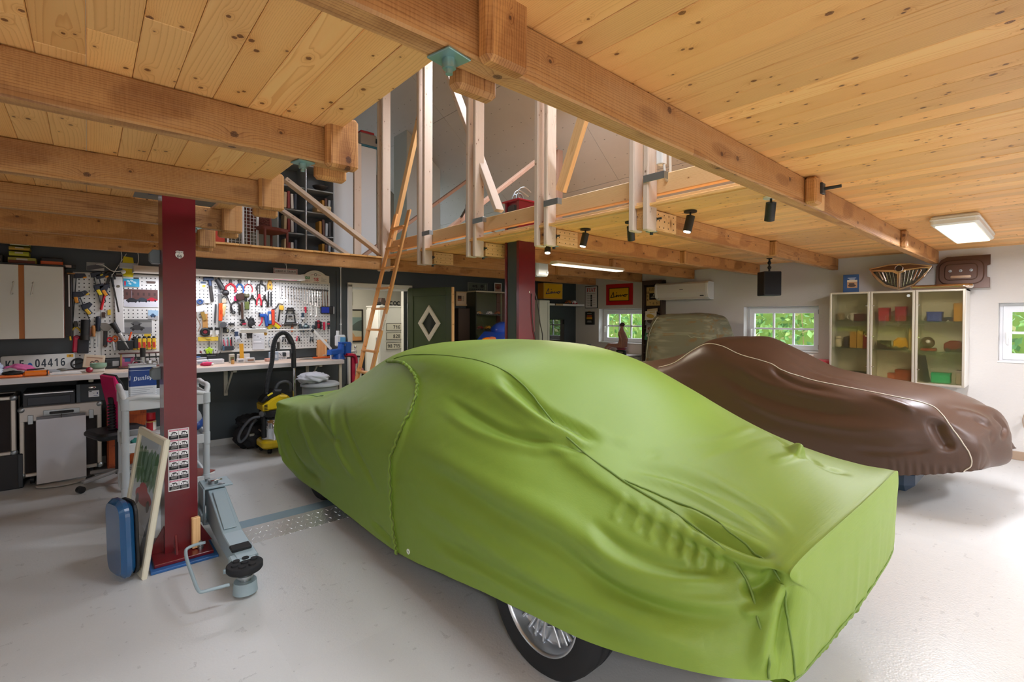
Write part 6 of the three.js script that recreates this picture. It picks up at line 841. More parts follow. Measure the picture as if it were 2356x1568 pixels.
{ const t = thing('tape_measure', 'orange flat gadget with a black clip on the bench edge', 'gadget', onB(-.5, -5.9)); part(t, 'body', mv(ext(rshape(.16, .07, .03), .02, .005), 0, .012, 0, -PI / 2), mat(0xf07a36, .4)); part(t, 'clip', mv(crumple(.12, .04, .05, 5), .02, .036, 0), mBlk); }
{ const t = thing('case', 'small bright orange case on the bench before the number plate', 'case', onB(-.34, -5.93)); part(t, 'body', mv(bx(.16, .045, .09, .012), 0, .024, 0), mat(0xf5811e, .4)); part(t, 'strap', mv(bx(.012, .047, .092, .004), .07, .024, 0), mat(0x3b1a16, .5)); part(t, 'pen', mv(rod([-.06, .055, 0], [.05, .06, -.02], .006, 8), 0, 0, 0), mBlk); }
{ const t = thing('car_emblem', 'round black ring emblem leaning on the number plate', 'emblem', [-.07, 1.03, -6.29], [-.2, 0, 0]); part(t, 'ring', tor(.05, .008, 8, 32), mBlk); part(t, 'bar', bx(.08, .012, .01, .003), mBlk, null, [0, 0, .3]); }
{ const t = thing('tray', 'shallow grey tray behind the orange case', 'tray', onB(-.28, -6.14)); part(t, 'tray', mv(bx(.18, .03, .12, .01), 0, .016, 0), mat(0xa8afb4, .4)); part(t, 'scoop', mv(sph(.04, 16, 10), .1, .03, .03, 0, 0, 0, 1, .3, .7), mat(0x6f6f66, .5)); }
for (const [x, z, w, d, h, c, l] of [[-.16, -5.98, .22, .14, .012, 0xdfe2e6, 'white leaflet lying on the bench near the red ball'], [-.14, -6.1, .24, .1, .012, 0xcdd4da, 'grey-blue leaflet lying behind the white one']]) { const t = thing('leaflet', l, 'paper', onB(x, z), [0, .08, 0]); part(t, 'sheet', mv(bx(w, h * .5, d, .001), 0, h * .26, 0), mat(c, .6)); part(t, 'sheet', mv(bx(w * .95, h * .4, d * .95, .001), .006, h * .76, .004), mat(0xe8e6e0, .6)); }
{ const t = thing('ball', 'small glossy dark red ball on the bench', 'ball', onB(.01, -5.95)); part(t, 'ball', mv(sph(.026), 0, .026, 0), mat(0xa81e3c, .2)); part(t, 'cap', mv(sph(.012, 12, 8), .01, .036, .016), mat(0xe0b4bc, .3)); }
{ const t = thing('glass_dish', 'green glass ashtray on a white block on the bench', 'dish', onB(.075, -6.0)); part(t, 'block', mv(bx(.09, .03, .08, .004), 0, .016, 0), mat(0xd8d5cc, .5)); part(t, 'dish', mv(lathe([[0, .004], [.05, .004], [.062, .02], [.062, .05], [.05, .05], [.046, .016], [0, .014]], 28), 0, .032, 0), new THREE.MeshPhysicalMaterial({ color: 0xa6ccb4, roughness: .1, transmission: .5, thickness: .02, ior: 1.5 })); }
{ const t = thing('photo_frame', 'small beige framed photo of two heads leaning by the number plate', 'photo', [.045, 1.05, -6.22], [-.35, .1, -.12]); part(t, 'frame', bx(.16, .13, .014, .004), mat(0xb8a890, .5)); part(t, 'photo', sheet(.12, .09), printed(120, 90, g => { g.fillStyle = '#b49a80'; g.fillRect(0, 0, 120, 90); g.fillStyle = '#8a6a52'; g.fillRect(0, 0, 120, 10); for (const [x, y] of [[48, 56], [78, 42]]) { g.fillStyle = '#3a2620'; g.beginPath(); g.arc(x, y, 16, 0, 7); g.fill(); g.fillStyle = '#96705a'; g.beginPath(); g.arc(x, y + 4, 10, 0, 7); g.fill(); } }, .4), [0, -.005, .008]); }
{ const t = thing('charger', 'small dark meter box with a grey face behind the photo frame', 'meter', onB(.19, -6.3)); part(t, 'body', mv(bx(.12, .09, .06, .004), 0, .05, 0), mat(0x2e3438, .5)); part(t, 'face', mv(bx(.05, .05, .004, .001), .02, .05, .031), mat(0xb4babc, .4)); part(t, 'dial', mv(bx(.03, .03, .004, .001), -.03, .045, .031), mBlk); }
{ const t = thing('pipe_rack', 'dark wooden rack on the bench holding a row of smoking pipes', 'rack', [.43, BY, -6.2]); part(t, 'base', bx(.4, .014, .12, .003), mat(0x5a2a20, .4), [0, .018, 0]); part(t, 'rail', bx(.4, .014, .05, .003), mat(0x4a241e, .4), [0, .15, -.02]); for (const s of [-1, 1]) part(t, 'post', cy(.008, .008, .14, 12), mat(0xb89a62, .4), [s * .18, .085, -.02]); part(t, 'card', sheet(.1, .09), printed(90, 80, g => { g.fillStyle = '#c86a94'; g.fillRect(0, 0, 90, 80); g.fillStyle = '#3f6a9a'; g.fillRect(20, 14, 44, 30); g.fillStyle = '#20263a'; g.fillRect(10, 4, 70, 10); }, .5), [-.125, .07, -.02]); }
for (let i = 0; i < 5; i++) { const x = .36 + i * .055, t = thing('smoking_pipe', ['first smoking pipe in the dark rack, beside the pink card', 'second smoking pipe in the dark rack', 'third smoking pipe in the dark rack, the middle one', 'fourth smoking pipe in the dark rack', 'fifth smoking pipe in the dark rack, at the brass post'][i], 'pipe', [x, BY + .03, -6.17]); part(t, 'bowl', lathe([[0, 0], [.016, .003], [.02, .02], [.018, .035], [.012, .035], [.012, .012]], 18), mat([0x5c1a24, 0x1c1c1e, 0x3a2a20, 0x6a6660, 0x4a1c20][i], .25)); part(t, 'stem', rod([.012, .01, -.012], [.004, .125, -.035], .0055, 8), mBlk); part(t, 'band', mv(tor(.007, .003, 6, 12), .008, .06, -.022, PI / 2), chrome); }
{ const t = thing('flashlight', 'black torch standing upright on the bench beside the pipe rack', 'flashlight', onB(.41, -6.02)); part(t, 'barrel', mv(cy(.02, .02, .12, 18), 0, .06, 0), steel); part(t, 'body', mv(cy(.024, .022, .09, 18), 0, .165, 0), mBlk); part(t, 'base', mv(cy(.032, .034, .02, 18), -.03, .01, .0), chrome); }
flat('card', 'white printed card leaning on the wall behind the tall blue tin', 'card', [0.456,1.056,-6.3], [0.565,0.921,-6.3], printed(120, 110, g => { g.fillStyle = '#dcdad8'; g.fillRect(0, 0, 120, 110); g.strokeStyle = '#777'; g.lineWidth = 4; g.beginPath(); g.arc(46, 30, 12, 0, 7); g.stroke(); g.fillStyle = '#8a8a8a'; g.fillRect(64, 24, 46, 5); g.fillRect(64, 34, 40, 3); g.fillStyle = '#33343a'; g.fillRect(30, 80, 60, 6); g.fillRect(56, 70, 30, 8); }), { z: -6.3 });
const clut = [[.93, -6.2, .12, .05, .1, 0xd8dade, 'drawers', 'pale clear-fronted drawer box on the bench, right of the post'], [1.07, -6.2, .14, .05, .1, 0xdfe1e4, 'box', 'white flat box beside the clear drawer box'], [1.22, -6.18, .05, .1, .05, 0xb9b4a6, 'tool', 'olive and grey tool set standing behind the small white boxes'], [1.3, -6.15, .07, .045, .06, 0xe2e4e6, 'box', 'small white box before the olive tool set'], [1.4, -6.15, .09, .05, .06, 0xdadcde, 'box', 'white carton beside the yellow rule'], [1.36, -6.28, .13, .09, .03, 0xd6d5d2, 'card', 'white card with a dark portrait, leaning behind the white carton'], [1.6, -6.15, .085, .035, .05, 0xd8a090, 'box', 'small pink packet on the bench'], [1.67, -6.22, .1, .1, .04, 0x9db0c2, 'box', 'upright blue-grey pack on the bench']];
clut.forEach(([x, z, w, h, d, c, n, l], i) => { const t = thing(n === 'drawers' ? 'drawer_box' : n === 'tool' ? 'tool_set' : n === 'card' ? 'card' : 'box', l, n, onB(x, z)); part(t, 'body', mv(bx(w, h, d, .003), 0, h / 2 + .001, 0), mat(c, .5)); if (n === 'card') part(t, 'portrait', mv(ext(rshape(.03, .04, .014), .003, .0008), -.03, .055, d / 2 + .001), mBlk); else part(t, n === 'drawers' ? 'drawer' : 'label', mv(bx(w * .7, h * .4, .003, .001), 0, h * .5, d / 2 + .001), mat([0x8894a4, 0xc9ccd2, 0x6b6a3a, 0x8a9098, 0xa07c68, 0, 0xe4c4b8, 0xc8d4de][i] || 0x888888, .5)); });
{ const t = thing('knife', 'small pink and white plastic tool at the bench edge beside the post', 'tool', onB(.95, -6.0)); part(t, 'body', mv(crumple(.11, .04, .05, 3), 0, .02, 0), mat(0xd22a62, .4)); part(t, 'tip', mv(sph(.014, 12, 8), .05, .014, .01), white); }
{ const t = thing('bottle', 'tiny amber bottle with a red cap on the bench', 'bottle', onB(1.2, -6.03)); part(t, 'body', mv(lathe([[0, 0], [.016, 0], [.016, .035], [.008, .045], [0, .045]], 16), 0, 0, 0), mat(0xc89a54, .3)); part(t, 'cap', mv(cy(.009, .009, .014, 12), 0, .05, 0), mat(0x8a2a2e, .4)); }
{ const t = thing('helping_hands', 'spidery black soldering stand behind the drawer box', 'stand', onB(1.02, -6.29)); part(t, 'box', mv(bx(.09, .09, .05, .004), .02, .045, 0), mBlk); for (let i = 0; i < 6; i++) part(t, 'arm', rod([-.05 + i * .03, .08, 0], [-.09 + i * .042, .14 + (i % 2) * .02, .01], .003, 6), mIron); part(t, 'clip', mv(sph(.012, 10, 8), -.08, .13, 0), mat(0x7c3038, .4)); }
{ const t = thing('tool_tray', 'row of blue and red small tools on the strip behind the drawer box', 'tools', onB(.93, -6.3)); part(t, 'strip', mv(bx(.16, .012, .05, .002), 0, .062, 0), mat(0xc4c4c8, .4)); part(t, 'tool', mv(bx(.06, .016, .02, .005), -.02, .076, 0), mat(0x3f6ea8, .4)); part(t, 'tool', mv(bx(.03, .02, .02, .005), -.07, .078, 0), mat(0xc4455e, .4)); part(t, 'foot', mv(bx(.1, .055, .03, .003), 0, .028, 0), darkgrey); }
solo('rule', 'yellow steel straight edge standing upright on the bench, cut at an angle', 'rule', mv(ext([[-.021, .025], [.021, 0], [.021, .23], [-.021, .23]], .004, .0008), 0, 0, 0), mat(0xdb9d1c, .45), [1.329,0.951,-6.2], [-.06, 0, .02]);
{ const t = thing('socket', 'white double socket with black plug and grey lead on the bench strip', 'socket', [1.79, BY + .06, -6.36]); part(t, 'strip', bx(.2, .08, .03, .004), white); part(t, 'plug', bx(.04, .05, .05, .008), mat(0x2c3438, .5), [.03, .0, .03]); part(t, 'lead', tube([[.0, -.02, .03], [-.04, .02, .06], [-.08, -.02, .06], [-.07, -.05, .08]], .004, 24, 6), mat(0x6a6e72, .5)); part(t, 'outlet', mv(cy(.02, .02, .006, 20), .075, 0, .016, PI / 2), mat(0xd2d4d6, .4)); }
{ const t = flat('brochure', 'grey printed leaflet leaning on the wall behind the vacuum hose', 'paper', [1.722,1.044,-6.33], [1.852,0.93,-6.33], printed(160, 110, g => { g.fillStyle = '#cdcfd2'; g.fillRect(0, 0, 160, 110); g.strokeStyle = '#6a6d72'; g.lineWidth = 5; for (let i = 0; i < 5; i++) { g.beginPath(); g.moveTo(16 + i * 24, 82); g.quadraticCurveTo(36 + i * 24, 30, 52 + i * 22, 60); g.stroke(); } }), { z: -6.33 }); }
{ const t = thing('hand_saw', 'flat grey blades of a hand saw lying on the bench', 'saw', onB(2.0, -6.1), [0, -.05, 0]); part(t, 'blade', mv(ext([[-.12, 0], [.02, .05], [.2, .02], [.19, 0], [.0, -.02]], .004, .001), 0, .012, 0, -PI / 2), mat(0x8f9296, .35, .6)); part(t, 'spine', mv(bx(.22, .016, .014, .003), .05, .028, -.06), mBlk); }
{ const t = thing('pruning_saw', 'orange-handled folding saw on the bench beside the blue vice', 'saw', onB(2.2, -6.08), [0, -.1, 0]); part(t, 'handle', mv(ext([[-.12, 0], [.02, .02], [.12, .025], [.13, -.02], [.03, -.012], [-.1, -.012]], .022, .005), 0, .018, 0, -PI / 2), mat(0xf06a22, .4)); part(t, 'blade', mv(bx(.16, .002, .03, .0005), -.03, .006, .03), mat(0xa8a49a, .35, .6)); part(t, 'pivot', mv(cy(.01, .01, .03, 12), .06, .03, 0), mBlk); part(t, 'cap', mv(bx(.04, .02, .02, .005), .03, .04, -.03), mat(0xd6c4b0, .5)); }
{ // vice
  const vb = mat(0x1c59b4, .35), t = thing('vice', 'big blue bench vice at the end of the workbench, steel bar hanging', 'vice', [2.38, BY - .005, -5.98], [0, .2, 0]);
  part(t, 'base', mg(mv(cy(.075, .085, .03, 24), -.02, .016, 0), mv(cy(.055, .07, .04, 24), -.02, .05, 0)), vb); part(t, 'fixed_jaw', mv(ext([[-.16, .06], [.03, .06], [.04, .1], [.04, .19], [.0, .19], [-.01, .13], [-.15, .12]], .1, .012), 0, 0, 0), vb); part(t, 'moving_jaw', mv(ext([[.05, .05], [.13, .05], [.14, .19], [.12, .21], [.0, .21], [.0, .195], [.05, .18]], .11, .012), 0, 0, .0), vb); part(t, 'slide', mv(bx(.26, .045, .05, .006), .0, .085, 0), vb); part(t, 'jaw_plate', mv(bx(.01, .04, .1, .002), .042, .18, 0), steel); part(t, 'screw', mv(cy(.016, .016, .12, 16), .18, .08, 0, 0, 0, PI / 2), steel); part(t, 'bar', mg(rod([.225, .13, .0], [.2, -.28, .02], .0095, 12), mv(sph(.018, 12, 8), .225, .14, 0), mv(sph(.018, 12, 8), .2, -.285, .02)), mat(0xd8dadb, .25, .9));
}
{ const t = thing('jug', 'white canister with a light blue label above the vice', 'canister', [2.47, 1.09, -6.2]); part(t, 'body', mv(bx(.12, .15, .08, .015), 0, .09, 0), mat(0xdfe6e8, .4)); part(t, 'label', mv(bx(.07, .07, .004, .001), .02, .1, .041, 0, 0, -.06), mat(0x5aa8dc, .5)); part(t, 'neck', mv(cy(.02, .022, .06, 16), -.03, .19, 0), mat(0xe4eaea, .4)); }
{ const t = thing('oil_can', 'small red pot standing under the white canister', 'pot', [2.5, 1.02, -6.18]); part(t, 'body', cy(.05, .045, .12, 20), mat(0xb81c3c, .35)); part(t, 'lid', mv(cy(.052, .052, .014, 20), 0, .064, 0), mat(0xd8c6c4, .4)); part(t, 'foot', mv(cy(.03, .04, .02, 18), 0, -.07, 0), darkgrey); }
{ const t = thing('shelf_board', 'small board behind the vice carrying pot and canister', 'shelf', [2.3, 1.06, ZB + .02]); part(t, 'board', bx(.13, .26, .03, .002), wmat(texNew, .6, { color: 0xe8d0c0 })); part(t, 'batten', bx(.02, .26, .02, .002), wmat(texNew, .6), [.05, 0, .02]); }
{ const pk = mat(0xc2204a, .35), t = thing('engine_stand', 'red steel stand with black upright and red rollers at the bench end', 'stand', [2.53, 0, -5.9]); part(t, 'upright', bx(.045, 1.02, .05, .004), pk, [.0, .51, -.04]); part(t, 'upright', bx(.03, 1.0, .03, .004), mat(0xcfd3d8, .3, .6), [.06, .5, -.02]); part(t, 'post', bx(.035, 1.03, .035, .003), mBlk, [.12, .53, 0]); part(t, 'arm', tube([[-.12, 1.02, .05], [-.02, 1.01, .02], [.02, .98, 0], [.03, .9, 0]], .018, 24, 10), pk); for (const y of [.98, .62, .35]) part(t, 'crossbar', bar([-.12, y + .02, .0], [.12, y, 0], .02, .02, .003), mBlk); for (const [x, y] of [[.04, .52], [-.22, .49]]) part(t, 'roller', mv(tor(.035, .016, 10, 24), x, y, .05), pk); part(t, 'foot', bx(.4, .04, .3, .006), mBlk, [-.05, .02, -.0]); part(t, 'clamp', mv(cy(.03, .03, .04, 16), .07, .82, .03, PI / 2), mat(0xc98a8e, .4)); }

// ---------------------------------------------------------------- doorway, room beyond, ladder, display wall
{
  const g = structG('door_1', [0, 0, 0]), wt = mat(0xe3e1d6, .45), grn = mat(0x3a4a26, .4);
  for (const [x, w] of [[2.68, .06], [3.6, .06]]) part(g, 'door_frame', bx(w, 1.93, .16, .004), wt, [x, .965, ZB - .04]);
  part(g, 'door_frame', bx(.98, .06, .16, .004), wt, [3.14, 1.925, ZB - .04]); part(g, 'door_frame', bx(.9, .03, .1, .004), white, [3.14, 1.885, ZB - .05]);
  const L = new THREE.Group(); L.name = 'door_leaf'; L.position.set(3.575, 0, ZB + .02); L.rotation.y = -1.23; g.add(L);
  const W = .8, H = 1.9;
  for (const x of [.05, W - .05]) part(L, 'stile', bx(.1, H, .04, .004), grn, [x, H / 2 + .01, 0]);
  for (const [y, h] of [[H - .06, .12], [.94, .12], [.1, .18]]) part(L, 'rail', bx(W - .2, h, .04, .004), grn, [W / 2, y + .01, 0]);
  const dm = (a, b) => [[0, -b], [a, 0], [0, b], [-a, 0]], po = new THREE.Shape(); po.moveTo(-.3, -.41); po.lineTo(.3, -.41); po.lineTo(.3, .41); po.lineTo(-.3, .41); const dh = new THREE.Path(); dm(.135, .175).reverse().forEach((p, i) => i ? dh.lineTo(...p) : dh.moveTo(...p)); po.holes.push(dh);
  part(L, 'panel', ext(po, .016, 0), mat(0x3e5028, .42), [W / 2, 1.41, 0]);
  const fr = shp(dm(.2, .26)), fh = new THREE.Path(); dm(.13, .17).reverse().forEach((p, i) => i ? fh.lineTo(...p) : fh.moveTo(...p)); fr.holes.push(fh); part(L, 'diamond_frame', ext(fr, .05, .004), mat(0xe6e1cf, .45), [W / 2, 1.4, .006]);
  part(L, 'pane', new THREE.ShapeGeometry(shp(dm(.135, .175))), new THREE.MeshPhysicalMaterial({ color: 0x59605c, roughness: .08, transmission: .6, thickness: 0, side: THREE.DoubleSide }), [W / 2, 1.4, 0]);
  part(L, 'pane', sheet(.6, .7), new THREE.MeshPhysicalMaterial({ color: 0xdfe8ea, roughness: .1, transmission: .9, thickness: 0 }), [W / 2, .54, .006]);
  const cu = new THREE.PlaneGeometry(.56, .68, 80, 2), cp = cu.attributes.position; for (let i = 0; i < cp.count; i++) cp.setZ(i, .018 * Math.sin(cp.getX(i) * 62)); cu.computeVertexNormals(); part(L, 'curtain', cu, new THREE.MeshPhysicalMaterial({ color: 0xd5dfe0, roughness: .9, side: THREE.DoubleSide }), [W / 2, .53, -.03]);
  part(L, 'edge', bx(.022, H, .044, .003), wmat(texNew, .5), [W + .008, H / 2 + .01, 0]); for (const y of [.3, 1.1, 1.65]) part(L, 'hinge', cy(.008, .008, .09, 10), zinc, [0, y, .022]);
}
struct('ceiling_beyond', bx(3.4, .04, 2.2, 0), mRoom, [3.7, 2.28, -7.55]);
area(0xfff6e6, 10, .6, .6, [3.1, 2.2, -7.3], [3.1, 0, -7.3]);  // unseen lamp added to brighten the room beyond
{ const t = thing('ceiling_light', 'added square ceiling light brightening the small room beyond the doorway', 'light', [3.1, 2.235, -7.3]); part(t, 'housing', bx(.64, .04, .64, .01), mLampBody); part(t, 'diffuser', bx(.58, .01, .58, .003), glow(0xfff6e6, 1.2), [0, -.022, 0]); }
{ const t = thing('tall_cabinet', 'white tall cupboard in the room beyond the doorway', 'cabinet', [3.89, 0, -7.75]); part(t, 'carcass', bx(.46, 1.66, .5, .006), mat(0xe4e4de, .45), [0, .83, 0]); part(t, 'top', bx(.48, .025, .52, .004), white, [0, 1.67, 0]); part(t, 'door', bx(.018, 1.1, .47, .003), white, [-.24, 1.07, 0]); part(t, 'door', bx(.018, .45, .47, .003), white, [-.24, .27, 0]); part(t, 'handle', bx(.02, .1, .02, .004), steel, [-.255, 1.1, .18]); }
[['716', 'EZS', 1.32], ['828', 'FTU', 1.165], ['98 715', 'FTH', 1.0]].forEach(([n, s, y], i) => { const t = thing('number_plate', ['upper white plate ending 716 on the cupboard side beyond the doorway', 'middle plate ending 828 on the cupboard side beyond the doorway', 'lower plate 98 715 on the cupboard side beyond the doorway'][i], 'number plate', [3.93, y, -7.492]); part(t, 'plate', ext(rshape(.34, .14, .012), .005, .001), mat(0xd6d4c8, .4)); part(t, 'print', sheet(.325, .125), printed(208, 80, g => { g.fillStyle = '#d8d5c6'; g.fillRect(0, 0, 208, 80); g.strokeStyle = '#33322e'; g.lineWidth = 5; g.strokeRect(4, 4, 200, 72); g.fillStyle = '#22221f'; g.font = 'bold 52px sans-serif'; g.textAlign = 'right'; g.fillText(n, 168, 60, 150); g.font = 'bold 17px sans-serif'; g.textAlign = 'center'; [...s].forEach((c, k) => g.fillText(c, 188, 26 + k * 20)); }, .45), [0, 0, .003]); });
{ const t = thing('model_car', 'small dark model of an old car on the white cupboard', 'model car', [3.8, 1.685, -7.7], [0, .3, 0]); part(t, 'body', mv(ext([[-.16, .02], [.15, .02], [.16, .06], [.05, .075], [.03, .13], [-.06, .13], [-.08, .07], [-.16, .055]], .09, .01), 0, 0, 0), mat(0x4b3a33, .4)); for (const x of [-.1, .1]) part(t, 'wheel', mv(cy(.03, .03, .1, 16), x, .03, 0, PI / 2), mBlk); }
{ const t = thing('letters', 'dark cut-out letters beside the model car on the cupboard', 'letters', [4.0, 1.685, -7.62]); for (let i = 0; i < 3; i++) part(t, 'letter', tor(.03, .01, 6, 16, i === 1 ? 6.28 : 4.6), mBlk, [-.07 + i * .07, .04, 0], [0, 0, .8]); part(t, 'base', bx(.22, .012, .03, .002), mBlk); }
const painting = (label, x, y, z, w, h, draw, fc) => { const t = thing('painting', label, 'painting', [x, y, z]); const f = shp([[-w / 2, -h / 2], [w / 2, -h / 2], [w / 2, h / 2], [-w / 2, h / 2]]), q = new THREE.Path(), a = w / 2 - .025, b = h / 2 - .025; q.moveTo(-a, -b); q.lineTo(-a, b); q.lineTo(a, b); q.lineTo(a, -b); f.holes.push(q); part(t, 'frame', ext(f, .03, .004), mat(fc, .4)); part(t, 'canvas', sheet(w - .04, h - .04), printed(160, 160, draw, .5)); return t; };
painting('dark-framed coastal painting of a rocky bay beyond the doorway', 3.62, 1.33, -8.54, .42, .6, g => { g.fillStyle = '#b9b8a4'; g.fillRect(0, 0, 160, 160); g.fillStyle = '#7d9490'; g.fillRect(0, 36, 160, 70); g.fillStyle = '#54605c'; g.beginPath(); g.moveTo(60, 100); g.quadraticCurveTo(100, 60, 160, 50); g.lineTo(160, 110); g.fill(); g.fillStyle = '#c09a72'; g.beginPath(); g.moveTo(0, 70); g.quadraticCurveTo(70, 90, 110, 140); g.lineTo(0, 150); g.fill(); g.fillStyle = '#c98f5a'; g.fillRect(0, 138, 160, 22); }, 0x2a241f);
painting('small pale framed photo above the coastal painting', 3.55, 1.82, -8.54, .17, .24, g => { g.fillStyle = '#8d8c82'; g.fillRect(0, 0, 160, 160); g.fillStyle = '#4b4a42'; g.fillRect(0, 40, 160, 60); g.fillStyle = '#b6b4a6'; g.fillRect(0, 110, 160, 50); }, 0xa8a48c);
{ const t = thing('wardrobe', 'white wardrobe with a narrow dark mirror strip beyond the doorway', 'wardrobe', [4.2, 0, -7.25]); part(t, 'body', bx(.3, 2.1, .5, .005), mat(0xe6e5dd, .45), [0, 1.05, 0]); part(t, 'mirror', bx(.1, .56, .006, .002), mat(0x3c4248, .12, .3), [.02, 1.55, .253]); part(t, 'rail', bx(.1, .02, .012, .003), white, [.02, 1.24, .254]); }
// ladder leaning on the purlin: rails, rungs, sticker
{
  const t = thing('ladder', 'raw pine loft ladder leaning up to the purlin', 'ladder'), A = [2.96, 2.77], B = [2.255, 0], u = [A[0] - B[0], A[1] - B[1]], at = (f, z) => [B[0] + u[0] * f, B[1] + u[1] * f, z], mL = wmat(texNew, .5, { color: 0xffe2c0 });
  for (const z of [-5.62, -5.28]) part(t, 'rail', beamTo(at(0, z), at(1.01, z), .024, .075, GR, .005).clone(), mL);
  for (let i = 0; i < 11; i++) { const f = (.075 + i * .252) / 2.77; if (f < 1) part(t, 'rung', mv(lumber(GR, .075, .022, .33, .003), ...at(f, -5.45)), mL); }
  part(t, 'sticker', bx(.03, .2, .002, .0004, 0, 0, 33, 5), printed(48, 256, g => { g.fillStyle = '#e4dccf'; g.fillRect(0, 0, 48, 256); g.save(); g.translate(34, 240); g.rotate(-PI / 2); g.fillStyle = '#5c5850'; g.font = '34px serif'; g.fillText('Dominus', 0, 0, 220); g.restore(); }), at(.515, -5.241), [0, 0, -Math.atan2(u[0], u[1])]);
}
// right of the door
painting('pale wood framed print with a wide mount beside the green door', 4.54, 1.785, ZB + .02, .24, .23, g => { g.fillStyle = '#d8bfa0'; g.fillRect(0, 0, 160, 160); g.fillStyle = '#4a3a30'; g.fillRect(14, 40, 60, 70); g.fillStyle = '#a8623e'; g.fillRect(20, 82, 48, 24); g.fillStyle = '#6a5a4a'; for (let i = 0; i < 6; i++) g.fillRect(88, 46 + i * 12, 26, 5); }, 0xd2b48a);
{ const t = thing('cupboard_side', 'tall dark brown board standing beside the green door', 'board', [4.53, .82, ZB + .06]); part(t, 'board', bx(.24, 1.62, .1, .004), mat(0x4d3f37, .45)); part(t, 'edge', bx(.012, 1.62, .104, .003), mat(0x2c2622, .5), [.12, 0, 0]); }
{
  const t = thing('display_case', 'glazed display case with model cars between the green door and the lift post', 'display case', [5.16, 1.1, ZB + .14]);
  const dk = mat(0x2e352a, .4), W = 1.04; part(t, 'back', bx(W, 1.6, .02, .002), mat(0x39451f, .5), [0, 0, -.12]); part(t, 'back', bx(.42, 1.58, .016, .002), mat(0x5a2c1c, .5), [.3, 0, -.105]); for (const s of [-1, 1]) part(t, 'side', bx(.02, 1.6, .26, .002), dk, [s * W / 2, 0, 0]); part(t, 'top', bx(W + .03, .02, .29, .003), mat(0xd8cfbd, .4), [0, .8, .0]); part(t, 'base', bx(W, .03, .26, .003), dk, [0, -.79, 0]);
  for (const y of [.42, .18, -.06, -.3]) part(t, 'shelf', bx(W - .05, .008, .2, .001), new THREE.MeshPhysicalMaterial({ color: 0xd8ece2, transmission: .9, roughness: .02, thickness: 0 }), [0, y, -.01]);
  for (const s of [-1, 1]) { part(t, 'door', bx(W / 2 - .006, 1.56, .005, .001), glassPane, [s * W / 4, 0, .13]); part(t, 'handle', sph(.012, 10, 8), chrome, [s * .03, .0, .145]); }
  part(t, 'rail', bx(.014, 1.56, .014, .002), mat(0x8f9a78, .4), [0, 0, .125]);
  let k = 0; for (const [y, n] of [[.6, 0], [.424, 3], [.184, 4], [-.056, 4]]) for (let i = 0; i < n; i++) {
    const c = [0xc08a2c, 0xd0d0ca, 0xa85a2c, 0x8c1f26, 0xd8a23c, 0x3c5a48, 0xb0b4b8, 0x20242a, 0xe0d2b0, 0x6a3a28, 0xb4302c][k], m = thing('model_car', ['mustard', 'silver-white', 'copper', 'dark red', 'amber', 'bottle green', 'grey', 'black', 'cream', 'brown', 'red'][k] + ' model car on a glass shelf of the display case', 'model car', [4.8 + i * .2 + (k % 2) * .03, 1.1 + y + .004, ZB + .13], [0, .15, 0], null); k++;
    part(m, 'body', mv(ext([[-.07, .012], [.07, .012], [.072, .03], [.03, .036], [.015, .058], [-.035, .058], [-.05, .036], [-.072, .032]], .06, .006), 0, 0, 0), mat(c, .25)); for (const x of [-.042, .042]) part(m, 'wheel', mv(cy(.014, .014, .064, 12), x, .014, 0, PI / 2), mBlk);
  }
}
flat('panel', 'dark printed plate with cut-out shapes above the display case', 'plate', [4.663,2.056,-6.39], [5.069,1.916,-6.39], printed(180, 90, g => { g.fillStyle = '#5b6358'; g.fillRect(0, 0, 180, 90); g.fillStyle = '#1b1e1c'; for (const [x, y, r] of [[50, 36, 12], [74, 30, 10], [78, 44, 9], [130, 34, 16]]) { g.beginPath(); g.arc(x, y, r, 0, 7); g.fill(); } for (let i = 0; i < 7; i++) g.fillRect(10 + i * 20, 66, 12, 9); g.fillStyle = '#b8bcae'; for (let i = 0; i < 5; i++) g.fillRect(160, 14 + i * 13, 8, 6); }), { z: ZB + .01 });
flat('picture', 'small white framed picture of a red-brown car above the display case', 'picture', [5.21,2.076,-6.39], [5.375,1.912,-6.39], carPic('#8a5a40', '#c9a88c', [[128, 80, 1.7, '#7a2c1e']]), { z: ZB + .02, k: .8, bm: white });
